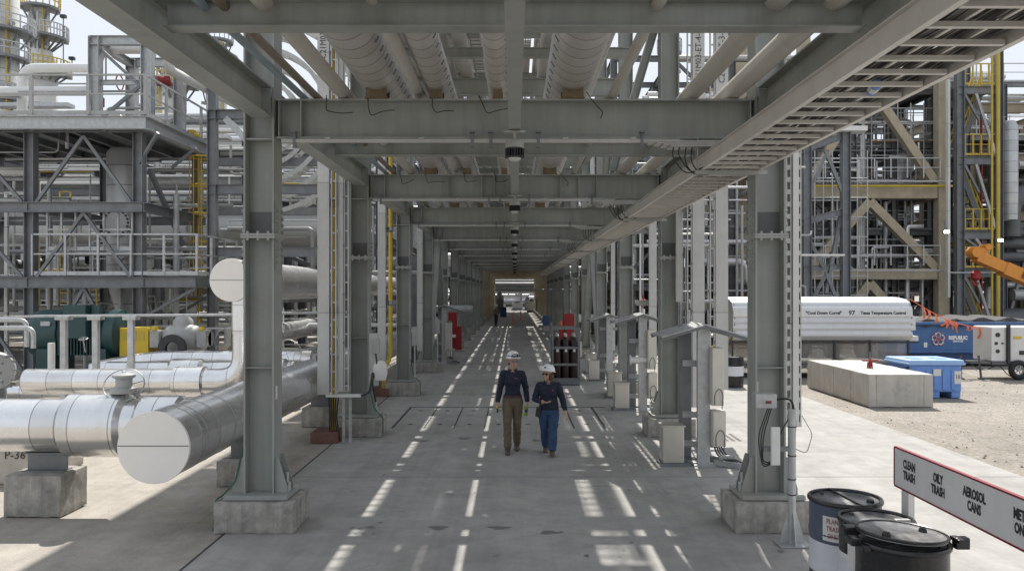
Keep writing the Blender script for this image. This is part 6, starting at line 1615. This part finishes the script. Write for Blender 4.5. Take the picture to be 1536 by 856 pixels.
# far end of the walkway
module('process_structure', 'pale rack crossing the far end of the walkway', 'steel frame', -22, 24, 124, 132, (2.6,4.6,6.6,9,12), 10, 1, 'galv', 0.3, 0.3, braces=6, rails=(4.6,), floors=(), seed=51)
cluster('pale pipework crossing the far end of the walkway', 'pipework at the far end', 36, (-14,16), (121,133), (0.4,9), ('jackf','white','galv','jackf'), (0.12,0.2,0.35), 29, 'xxxzl', far=True)
for q in range(7):
    r5 = random.Random(200+q); r = r5.uniform(0.7,1.4)
    o = MB().lathe([(r,0),(r,5+q % 3),(r*.6,5.6+q % 3),(0.001,5.8+q % 3)], n=18).build('process_vessel', M[('tower','vessel')[q % 2]]); o.location = (-9+3.1*q, 136+q % 2, 0); tag(o, 'pale upright vessel beyond the far end of the walkway', 'vessel', 'vessels at the far end')
module('process_structure', 'tall far plant structure closing the view at the end', 'steel frame', -70, 80, 150, 165, (5,10,15,20), 14, 1, 'galv', 0.6, 0.5, braces=14, rails=(10,15,20), floors=(5,15), seed=52)
cluster('large pipework on the far closing structure', 'pipework of the closing structure', 40, (-60,70), (147,162), (0.5,20), ('jackf','galv','bigduct'), (0.3,0.5,0.8), 33, 'xxzl', far=True)
tag(FAR.build('far_pipework', [M[q] for q in FARM]), 'mass of pale and grey pipework in the farthest plant structures', 'pipework', kind='stuff')
for q in range(9):
    z = 2.9+0.24*q; o = MB().tube([(0,0,0),(9,0,0),(18,0,0)], (0.16,0.24,0.12)[q % 3], 10).build('crossing_pipe', M[('darkclad','galv_dark','crab')[q % 3]]); o.location = (-9, 115.5+0.5*(q % 4), z)
    tag(o, 'dark pipe crossing over the end of the walkway', 'pipe', 'dark pipes crossing the walkway end')
for q, (x, y, w, h) in enumerate(((-1.9,104,0.9,2.1),(2.3,108,1.1,1.7),(-2.1,111,1.2,2.6),(3.0,100,0.6,2.2),(0.4,121,1.6,1.3),(1.9,119,0.9,1.9))):
    t = thing('equipment_skid', 'dark equipment skid far along the walkway, %s' % ('slim on the pump side','squat on the gravel side','broad on the pump side','narrow on the gravel side','low in the middle','upright near the middle')[q], 'equipment', (x, y, 0))
    MB().cbox((0,0,h*0.5), (w,0.8,h*0.72), 0.05).build('case', M[('darkclad','machine','galv_dark')[q % 3]], t); MB().bb(-w*.6,w*.6,-.5,.5,0,h*0.13).build('base', M['crab'], t)
    MB().lathe([(w*.3,h*.86),(w*.3,h*1.0),(w*.1,h*1.08),(0.001,h*1.08)], n=12).build('top_unit', M['crab'], t)
# crossing barriers and small things far down the walkway
for i, (px, Y, h) in enumerate(((768,66,0.95),(781,78,0.9))):
    o = MB().lathe([(0.16,0),(0.16,0.04),(0.06,0.06),(0.055,h),(0.03,h+0.02),(0.001,h+.02)], n=12).build('delineator_post', M['flag']); o.location = (P(px,0,Y).x, Y, 0); tag(o, ('red orange delineator post on the far walkway','smaller looking delineator post farther down the walkway')[i], 'post')
o = MB().cbox((0,0,0.5), (0.7,0.6,1.0), 0.06).build('waste_cart', M['navy_dump']); o.location = (-1.25, 88, 0); MB().cbox((0,-0.02,1.04), (0.76,0.66,0.08), 0.02).build('lid', M['dark'], o); tag(o, 'dark blue waste cart far down the walkway', 'cart')
o = MB().cbox((0,0,0.75), (0.5,0.5,0.7), 0.05).build('blue_box', M['blue_dump']); o.location = (2.2, 56, 0); MB().box((0,0,0.2), (0.4,0.4,0.4)).build('stand', M['galv'], o); tag(o, 'blue box on a stand by the far gravel side columns', 'box')
# lit lamps inside the right structure
em, n_, b_ = new_mat('lit lamp'); b_.inputs['Emission Color'].default_value = (1, 0.98, 0.94, 1); b_.inputs['Emission Strength'].default_value = 9
for i, (px, py, Y) in enumerate(((1420,348,43.5),(1501,361,43.4),(1352,239,50),(1418,232,46.3),(1308,300,50),(1180,330,50))):
    t = thing('flood_lamp', 'small lit lamp %s' % ('on the tan corner column','on the tall yellow pipe','deep inside the upper tan bay','high on the stair tower','under the middle tan beam','between the gravel side columns')[i], 'lamp', P(px,py,Y), 'lit lamps in the gravel side structures')
    MB().cbox((0,0.1,0.03), (0.32,0.2,0.20), 0.02).build('housing', M['machine'], t); MB().box((0,-0.012,0.02), (0.26,0.02,0.14)).build('lens', em, t)
    MB().bar((0,0.2,0.1), (0,0.2,0.6), 0.05, 0.05).build('bracket', M['galv_dark'], t)
# ------------------------------------------------------------------ people
def hand(mb, wrist, d, palm_n, thumb_side, s=1.0, curl=0.5):
    """five fingered hand: d direction of hand, palm_n palm normal"""
    d = Vector(d).normalized(); n = Vector(palm_n); n = (n-d*n.dot(d)).normalized(); w = d.cross(n)*thumb_side; wr = Vector(wrist)
    for i, (off, L) in enumerate(((0.028,0.072),(0.010,0.082),(-0.009,0.076),(-0.027,0.060))):
        b0 = wr+d*0.085*s+w*off*s; c1 = curl; p = [b0-d*0.02*s, b0]; dd = d.copy()
        for seg in (0.45,0.30,0.25):
            dd = (dd*math.cos(c1*0.8)+n*math.sin(c1*0.8)).normalized(); nn = (n-dd*n.dot(dd)); n2 = nn.normalized() if nn.length > 1e-4 else n
            p.append(p[-1]+dd*L*seg*s)
        mb.tube(p, [0.0095*s,0.0095*s,0.009*s,0.0085*s,0.0065*s], 8)
    b0 = wr+d*0.03*s+w*0.028*s
    mb.tube([b0-w*0.01*s, b0+w*0.02*s+d*0.02*s+n*0.01*s, b0+w*0.028*s+d*0.05*s+n*0.022*s, b0+w*0.022*s+d*0.072*s+n*0.035*s], [0.013*s,0.0115*s,0.010*s,0.008*s], 8)
    m3 = Matrix((w, d, n)).transposed()
    bm = bmesh.new(); bmesh.ops.create_uvsphere(bm, u_segments=12, v_segments=8, radius=1)
    bm.verts.index_update(); c = wr+d*0.048*s
    mb.add([m3 @ Vector((v.co.x*0.041*s, v.co.y*0.056*s, v.co.z*0.016*s))+c for v in bm.verts], [[v.index for v in f.verts] for f in bm.faces], True); bm.free()
    mb.tube([wr-d*0.05*s, wr+d*0.03*s], [0.024*s,0.026*s], 10)
def head(mb, c, yaw, pitch, s=1.0):
    """head with face; c = centre of skull; faces -Y at yaw 0"""
    m3 = Matrix.Rotation(yaw, 3, 'Z') @ Matrix.Rotation(pitch, 3, 'X')
    c = Vector(c)
    def T(p): return m3 @ (Vector(p)*s) + c
    sub = MB()
    sub.ball((0,0.008,0.025), (0.074,0.093,0.088), 20, 14)          # skull
    sub.ball((0,-0.022,-0.045), (0.058,0.068,0.072), 18, 12)       # face / jaw
    sub.ball((0,-0.062,-0.098), (0.026,0.024,0.020), 12, 8)        # chin
    sub.ball((0.033,-0.062,-0.035), (0.024,0.022,0.022), 10, 8); sub.ball((-0.033,-0.062,-0.035), (0.024,0.022,0.022), 10, 8)   # cheeks
    sub.tube([(0,-0.078,0.008),(0,-0.096,-0.022),(0,-0.110,-0.040),(0,-0.092,-0.050)], [0.009,0.011,0.015,0.010], 8)             # nose
    for sx in (-1, 1): sub.ball((sx*0.074,0.012,-0.022), (0.010,0.020,0.032), 8, 8)                                              # ears
    sub.tube([(-0.022,-0.082,-0.073),(0,-0.092,-0.072),(0.022,-0.082,-0.073)], [0.005,0.008,0.005], 8)                          # mouth
    sub.tube([(-0.045,-0.076,0.012),(-0.02,-0.086,0.016),(0.02,-0.086,0.016),(0.045,-0.076,0.012)], [0.008,0.010,0.010,0.008], 8)  # brow
    mb.add([T(v) for v in sub.v], sub.f, True)
    return T
def make_person(label, loc, rz, J, mats, headpar, hands, s=1.0, remesh=0.0075):
    """J: dict of joints; mats: upper, lower, boot"""
    t = thing('person', label, 'person', loc); t.rotation_euler = (0,0,rz)
    mb = MB()
    nd = J['nodes']
    for ch in J['chains']:            # limbs as tapered closed volumes; the voxel remesh below fuses all of it into one skin
        pts = []; rad = []
        for k, k2 in zip(ch, ch[1:]):
            p0, r0 = nd[k]; p1, r1 = nd[k2]; r0 = max(r0) if isinstance(r0, tuple) else r0; r1 = max(r1) if isinstance(r1, tuple) else r1
            for q in range(6):
                f = q/6; bul = 1 + J['bulge'].get(k2, 0)*math.sin(math.pi*f)
                pts.append(Vector(p0).lerp(Vector(p1), f)); rad.append((r0*(1-f)+r1*f)*bul)
        pts.append(Vector(nd[ch[-1]][0])); r_ = nd[ch[-1]][1]; rad.append(max(r_) if isinstance(r_, tuple) else r_)
        mb.tube(pts, rad, 16)
        for k in ch[1:-1]: mb.ball(nd[k][0], (max(nd[k][1]) if isinstance(nd[k][1], tuple) else nd[k][1])*1.0, 14, 10)
        mb.ball(nd[ch[0]][0], (max(nd[ch[0]][1]) if isinstance(nd[ch[0]][1], tuple) else nd[ch[0]][1]), 14, 10)
    rows = J['trunk']                  # trunk loft: (z, half width, half depth, y)
    vsx = []; nn = 22
    for z, hw, hd, yy in rows: vsx += [(hw*math.cos(2*math.pi*k/nn), yy+hd*math.sin(2*math.pi*k/nn), z) for k in range(nn)]
    fs = [(i*nn+k, i*nn+(k+1) % nn, (i+1)*nn+(k+1) % nn, (i+1)*nn+k) for i in range(len(rows)-1) for k in range(nn)]
    fs += [tuple(range(nn))[::-1], tuple(range((len(rows)-1)*nn, len(rows)*nn))]
    mb.add(vsx, fs, True)
    # torso and hip volumes so that the trunk has its width
    for (c, r) in J['masses']: mb.ball(c, r, 18, 12)
    T = head(mb, *headpar)
    for h in hands: hand(mb, *h)
    me = mb.mesh('body'); o = bpy.data.objects.new('tmp', me); COL.objects.link(o)
    rm = o.modifiers.new('r', 'REMESH'); rm.mode = 'VOXEL'; rm.voxel_size = remesh; rm.use_smooth_shade = True
    sm = o.modifiers.new('s', 'SMOOTH'); sm.factor = 0.5; sm.iterations = 4
    dg = bpy.context.evaluated_depsgraph_get(); m2 = bpy.data.meshes.new_from_object(o.evaluated_get(dg)); bpy.data.objects.remove(o)
    m2.name = 'body'; m2.materials.clear()
    for q in mats: m2.materials.append(q)
    zone = J['zone']
    mi = [zone(p.center) for p in m2.polygons]; m2.polygons.foreach_set('material_index', mi)
    # cloth folds
    nv = len(m2.vertices); zv = [0]*nv
    for p, z in zip(m2.polygons, mi):
        if z in (1, 2):
            for i in p.vertices: zv[i] = z
    nr = [v.normal.copy() for v in m2.vertices]
    for v in m2.vertices:
        if zv[v.index]:
            q = v.co; f = noise.noise(Vector((q.x*9+q.z*5, q.y*9, q.z*17)))*0.009 + noise.noise(q*34)*0.0022
            v.co = q + nr[v.index]*(f+0.004)
    m2.update()
    b = bpy.data.objects.new('body', m2); COL.objects.link(b); b.parent = t
    return t, T
def shoe(t, toe, heel, z0, s=1.0, pitch=0.0):
    """work boot from heel to toe point on the ground"""
    a = Vector(heel); b2 = Vector(toe); d = (b2-a).normalized(); L = (b2-a).length; w = d.cross(Vector((0,0,1)))
    mb = MB(); n = 10; prof = [(0.0,0.036,0.06),(0.12,0.042,0.075),(0.35,0.043,0.075),(0.55,0.045,0.065),(0.75,0.050,0.052),(0.9,0.044,0.046),(1.0,0.022,0.034)]
    rings = []
    for f, hw, hh in prof:
        c = a+d*L*f; rings.append([c+w*hw*s*math.cos(q)+Vector((0,0,max(0.0, hh*s*(0.5+0.62*math.sin(q))))) for q in [2*math.pi*k/14 for k in range(14)]])
    vsx = [p for r_ in rings for p in r_]; fs = [(i*14+k,i*14+(k+1) % 14,(i+1)*14+(k+1) % 14,(i+1)*14+k) for i in range(len(rings)-1) for k in range(14)]
    mb.add(vsx, fs, True); mb.add(rings[0], [tuple(range(14))[::-1]]); mb.add(rings[-1], [tuple(range(14))])
    c = a+d*L*0.22; mb.tube([c+Vector((0,0,0.03)), c+Vector((0,0,0.09)), c-d*0.008+Vector((0,0,0.16*s))], [0.048*s,0.050*s,0.052*s], 14)
    o = mb.build('boot', M['boot'], t); return o
def helmet(t, T0, mt='helmet', goggles=False):
    m4 = Matrix.Rotation(R(-7), 3, 'X')
    def T(p): return T0(m4 @ Vector(p) + Vector((0,0.004,0.018)))
    mb = MB(); prof = [(0.001,0.150),(0.035,0.147),(0.07,0.133),(0.098,0.105),(0.112,0.065),(0.115,0.035),(0.118,0.030)]
    sub = MB().lathe(prof[::-1], n=28)
    vsx = [Vector((p[0]*0.98, p[1]*1.14, p[2])) for p in sub.v]
    rim = MB().lathe([(0.114,0.036),(0.132,0.026),(0.134,0.021),(0.110,0.026)], n=28)
    rv = []
    for p in rim.v:
        q = Vector((p[0]*0.98, p[1]*1.14, p[2]))
        if q.y < -0.05: q.y *= 1.22+0.10*(-q.y); q.z -= 0.006
        rv.append(q)
    mb.add([T(p) for p in vsx], sub.f, True); mb.add([T(p) for p in rv], rim.f, True)
    rg = MB()
    for dx in (-0.03,0,0.03): rg.tube([(dx,-0.115,0.085),(dx,-0.06,0.14),(dx,0.06,0.142),(dx,0.115,0.09)], 0.007, 6)
    mb.add([T(p) for p in rg.v], rg.f, True)
    h = mb.build('hard_hat', M[mt], t)
    k = MB(); k.lathe([(0.0,0.0),(0.016,0.0),(0.018,0.004)], (0.03,-0.134,0.075), 10, (0.2,-1,0.35)); s2 = MB(); s2.add([T(p) for p in k.v], k.f); s2.build('badge', M['dark'], h)
    if goggles:
        k = MB(); n = 22
        pts = [(0.118*math.cos(a), 0.138*math.sin(a), 0.062-0.006*math.cos(a)) for a in [2*math.pi*q/n for q in range(n+1)]]
        k.tube(pts, 0.006, 6); k.tube([(-0.075,-0.12,0.05),(-0.04,-0.148,0.045),(0.0,-0.152,0.05),(0.04,-0.148,0.045),(0.075,-0.12,0.05),(0.06,-0.135,0.088),(0,-0.145,0.092),(-0.06,-0.135,0.088),(-0.075,-0.12,0.05)], 0.007, 6)
        s2 = MB(); s2.add([T(p) for p in k.v], k.f, True); s2.build('goggles', M['dark'], h)
    return h
def glasses(t, T, dark):
    k = MB()
    for sx in (-1,1): k.ball((sx*0.034,-0.088,-0.006), (0.032,0.012,0.022), 12, 8); k.tube([(sx*0.062,-0.078,-0.002),(sx*0.078,0.0,-0.004)], 0.004, 5)
    k.tube([(-0.02,-0.095,0.0),(0.02,-0.095,0.0)], 0.004, 5)
    s2 = MB(); s2.add([T(p) for p in k.v], k.f, True); s2.build('glasses', M['lens'] if dark else M['galv_dark'], t)

# ---- taller woman, walking towards the camera, head turned to her companion
H1 = 1.0
Z = lambda h: h
n1 = {
 'neck': ((0,0.005,1.40),0.056), 'neck2': ((0.004,-0.012,1.53),0.050),
 'col': ((0,0.0,1.37),0.055),
 'shR': ((-0.158,0.005,1.362),0.064), 'elR': ((-0.222,0.03,1.10),0.048), 'wrR': ((-0.262,-0.05,0.875),0.033),
 'shL': ((0.158,0.005,1.362),0.064), 'elL': ((0.232,0.04,1.11),0.048), 'wrL': ((0.252,-0.02,0.88),0.033),
 'hipR': ((-0.088,0.0,0.88),0.092), 'knR': ((-0.090,-0.10,0.48),0.066), 'anR': ((-0.085,-0.125,0.10),0.060),
 'hipL': ((0.088,0.01,0.88),0.092), 'knL': ((0.077,0.02,0.48),0.066), 'anL': ((0.072,0.19,0.13),0.060)}
ch1 = [('neck','neck2'),('col','shR','elR','wrR'),('col','shL','elL','wrL'),('hipR','knR','anR'),('hipL','knL','anL')]
bul1 = {'elR':0.05,'elL':0.05,'wrR':0.12,'wrL':0.12,'knR':0.06,'knL':0.06,'anR':0.08,'anL':0.08}
tr1 = [(0.80,0.10,0.085,0.01),(0.86,0.150,0.105,0.012),(0.93,0.162,0.112,0.014),(1.0,0.145,0.102,0.008),(1.07,0.124,0.090,0.0),(1.14,0.128,0.094,-0.005),(1.22,0.145,0.105,-0.012),(1.30,0.158,0.104,-0.006),(1.36,0.150,0.085,0.004),(1.40,0.105,0.065,0.006),(1.43,0.06,0.05,0.005)]
ms1 = [((0.066,-0.082,1.235),(0.058,0.045,0.058)), ((-0.066,-0.082,1.235),(0.058,0.045,0.058)), ((0.075,0.07,0.88),(0.085,0.07,0.09)), ((-0.075,0.07,0.88),(0.085,0.07,0.09))]
def zone1(c):
    ax = abs(c.x)
    if c.z > 1.445 or (c.z > 1.40 and c.y < -0.045 and ax < 0.035): return 0
    if ax > 0.185 and c.z < 0.885: return 0
    if c.z > 0.965 or ax > 0.185: return 1
    return 2
W1Y = 13.95
t1, T1 = make_person('taller woman in navy shirt and khaki trousers with white hard hat walking', (P(769,0,W1Y).x, W1Y, 0), R(0),
    dict(nodes=n1, chains=ch1, masses=ms1, zone=zone1, trunk=tr1, bulge=bul1), [M['skin'], M['navy'], M['khaki']],
    ((0.008,-0.02,1.60), R(22), R(3), 1.0),
    [((-0.266,-0.058,0.860), (-0.10,-0.25,-1), (1,0.1,0), -1, 0.95, 0.75), ((0.254,-0.028,0.865), (0.05,-0.25,-1), (-1,0.1,0), 1, 0.95, 0.65)])
shoe(t1, (-0.088,-0.31,0.0), (-0.086,-0.045,0.0), 0); shoe(t1, (0.078,0.06,0.0), (0.072,0.31,0.015), 0)
helmet(t1, T1, goggles=True); glasses(t1, T1, False)
k = MB(); n = 26; k.tube([(0.128*math.cos(a), 0.012+0.100*math.sin(a), 0.985) for a in [2*math.pi*q/n for q in range(n+1)]], 0.004, 4)
k = MB()
for q in range(n):
    a0, a1 = 2*math.pi*q/n, 2*math.pi*(q+1)/n
    k.add([(0.166*math.cos(a0),0.008+0.121*math.sin(a0),0.957),(0.166*math.cos(a1),0.008+0.121*math.sin(a1),0.957),(0.160*math.cos(a1),0.008+0.117*math.sin(a1),0.994),(0.160*math.cos(a0),0.008+0.117*math.sin(a0),0.994)], [(0,1,2,3)], True)
k.box((0,-0.116,0.975), (0.05,0.010,0.038)); k.build('belt', M['belt'], t1)
k = MB(); k.ball((0.008,0.060,1.585), (0.082,0.062,0.085), 14, 10); k.ball((-0.055,0.03,1.575), (0.032,0.045,0.055), 10, 8); k.ball((0.0,0.085,1.50), (0.04,0.035,0.08), 10, 8); k.build('hair', M['hair'], t1)
k = MB()
for sx in (-1,1): k.add([(sx*0.012,-0.075,1.435),(sx*0.06,-0.06,1.462),(sx*0.075,-0.0,1.470),(sx*0.05,-0.085,1.40),(sx*0.085,-0.05,1.425)], [(0,1,4,3),(1,2,4)], True)
k.build('collar', M['navy'], t1)
k = MB().box((0.055,-0.128,1.30), (0.055,0.004,0.012)); k.build('chest_mark', M['ink_red'], t1)
hx = Vector((P(769,0,W1Y).x, W1Y, 0))
o = MB().cbox((0,0,0), (0.03,0.05,0.12), 0.008).build('gas_monitor', M['dark']); o.location = hx+Vector((-0.262,-0.095,0.765)); MB().cbox((-0.004,-0.012,0.04), (0.034,0.036,0.05), 0.008).build('yellow_face', M['yellow'], o); tag(o, 'small black and yellow meter in the hand of the taller woman', 'gas monitor')
k = MB()
for q in range(4): k.tube(bend([(0.012*q-0.02,0.0,0.0),(0.012*q-0.02,-0.005,-0.07),(0.016*q-0.03,0.0,-0.13)], .03, 3), [0.011]*5+[0.011]*3 if False else 0.011, 6)
k.ball((0,0,0.01), (0.035,0.025,0.04), 10, 8); o = k.build('work_gloves', [M['lime']]); o.location = hx+Vector((0.235,-0.06,0.775)); MB().box((0,-0.03,-0.04), (0.05,0.008,0.05)).build('knuckle_pad', M['dark'], o); tag(o, 'lime and black work gloves held by the taller woman', 'gloves')
# ---- shorter woman
n2 = {
 'neck': ((0,0.005,1.21),0.056), 'neck2': ((-0.004,-0.01,1.33),0.050),
 'col': ((0,0.0,1.19),0.055),
 'shR': ((-0.158,0.005,1.182),0.064), 'elR': ((-0.240,0.02,0.955),0.050), 'wrR': ((-0.098,-0.175,0.925),0.034),
 'shL': ((0.158,0.005,1.182),0.064), 'elL': ((0.235,0.03,0.955),0.050), 'wrL': ((0.285,-0.05,0.765),0.034),
 'hipR': ((-0.088,0.01,0.76),0.095), 'knR': ((-0.074,0.06,0.41),0.068), 'anR': ((-0.06,0.205,0.13),0.064),
 'hipL': ((0.088,0.0,0.76),0.095), 'knL': ((0.078,-0.07,0.42),0.068), 'anL': ((0.066,-0.13,0.10),0.066)}
tr2 = [(0.69,0.10,0.085,0.01),(0.74,0.152,0.11,0.012),(0.80,0.166,0.122,0.010),(0.87,0.160,0.120,0.006),(0.94,0.148,0.110,0.0),(1.00,0.145,0.106,-0.005),(1.07,0.152,0.112,-0.012),(1.13,0.158,0.106,-0.006),(1.18,0.150,0.087,0.004),(1.215,0.105,0.066,0.006),(1.24,0.06,0.05,0.005)]
ms2 = [((0.066,-0.085,1.055),(0.060,0.045,0.058)), ((-0.066,-0.085,1.055),(0.060,0.045,0.058)), ((0.078,0.075,0.75),(0.085,0.07,0.09)), ((-0.078,0.075,0.75),(0.085,0.07,0.09))]
def zone2(c):
    ax = abs(c.x)
    if c.z > 1.258 or (c.z > 1.215 and c.y < -0.045 and ax < 0.032): return 0
    if c.x > 0.24 and c.z < 0.775: return 0
    if c.y < -0.165 and c.x > -0.115 and 0.85 < c.z < 0.99: return 0
    if c.z > 0.775 or c.x > 0.2: return 1
    return 2
W2Y = 13.75
t2, T2 = make_person('shorter woman in navy shirt and blue jeans with white hard hat and sunglasses', (P(823,0,W2Y).x, W2Y, 0), R(-4),
    dict(nodes=n2, chains=ch1, masses=ms2, zone=zone2, trunk=tr2, bulge=bul1), [M['skin'], M['navy'], M['denim']],
    ((-0.012,-0.02,1.392), R(-38), R(-4), 0.97),
    [((-0.092,-0.180,0.925), (1,-0.35,-0.05), (0.1,0.3,0.9), -1, 0.92, 0.45), ((0.289,-0.058,0.752), (0.25,-0.25,-0.9), (-0.9,0.3,-0.3), 1, 0.92, 0.35)])
shoe(t2, (-0.062,0.09,0.0), (-0.058,0.33,0.012), 0, 0.95); shoe(t2, (0.072,-0.31,0.03), (0.064,-0.06,0.0), 0, 0.95)
helmet(t2, T2); glasses(t2, T2, True)
k = MB(); sub = MB(); sub.ball((0,0.045,-0.03), (0.092,0.072,0.100), 16, 12); sub.ball((0.066,0.012,-0.055), (0.034,0.052,0.070), 12, 8); sub.ball((-0.066,0.016,-0.050), (0.032,0.048,0.066), 12, 8)
k.add([T2(p) for p in sub.v], sub.f, True); k.build('hair', M['hair'], t2)
k = MB()
for sx in (-1,1): k.add([(sx*0.012,-0.080,1.245),(sx*0.06,-0.062,1.272),(sx*0.075,0.0,1.280),(sx*0.05,-0.092,1.215),(sx*0.085,-0.052,1.235)], [(0,1,4,3),(1,2,4)], True)
k.build('collar', M['navy'], t2)
k = MB().box((0.075,-0.132,1.12), (0.022,0.004,0.022)); k.build('chest_mark', M['ink_red'], t2)
hx = Vector((P(823,0,W2Y).x, W2Y, 0))
o = MB().cbox((0,0,0), (0.075,0.05,0.17), 0.015).build('belt_pouch', M['dark']); o.location = hx+Vector((-0.185,-0.075,0.745)); o.rotation_euler = (0,R(8),0); MB().box((0,-0.03,0.03), (0.06,0.012,0.06)).build('flap', M['cable'], o); tag(o, 'black radio pouch hanging at the hip of the shorter woman', 'pouch')
# ---- distant worker
t3, T3 = make_person('distant worker standing by a tan column far down the walkway', (P(744,0,64).x, 64, 0), R(20),
    dict(nodes=n1, chains=ch1, masses=ms1, zone=zone1, trunk=tr1, bulge=bul1), [M['skin'], M['khaki'], M['navy']],
    ((0.008,-0.02,1.60), R(-10), R(3), 1.0),
    [((-0.266,-0.058,0.860), (-0.10,-0.25,-1), (1,0.1,0), -1, 0.95, 0.75), ((0.254,-0.028,0.865), (0.05,-0.25,-1), (-1,0.1,0), 1, 0.95, 0.65)], remesh=0.012)
shoe(t3, (-0.088,-0.31,0.0), (-0.086,-0.045,0.0), 0); shoe(t3, (0.078,0.06,0.0), (0.072,0.31,0.015), 0); helmet(t3, T3)
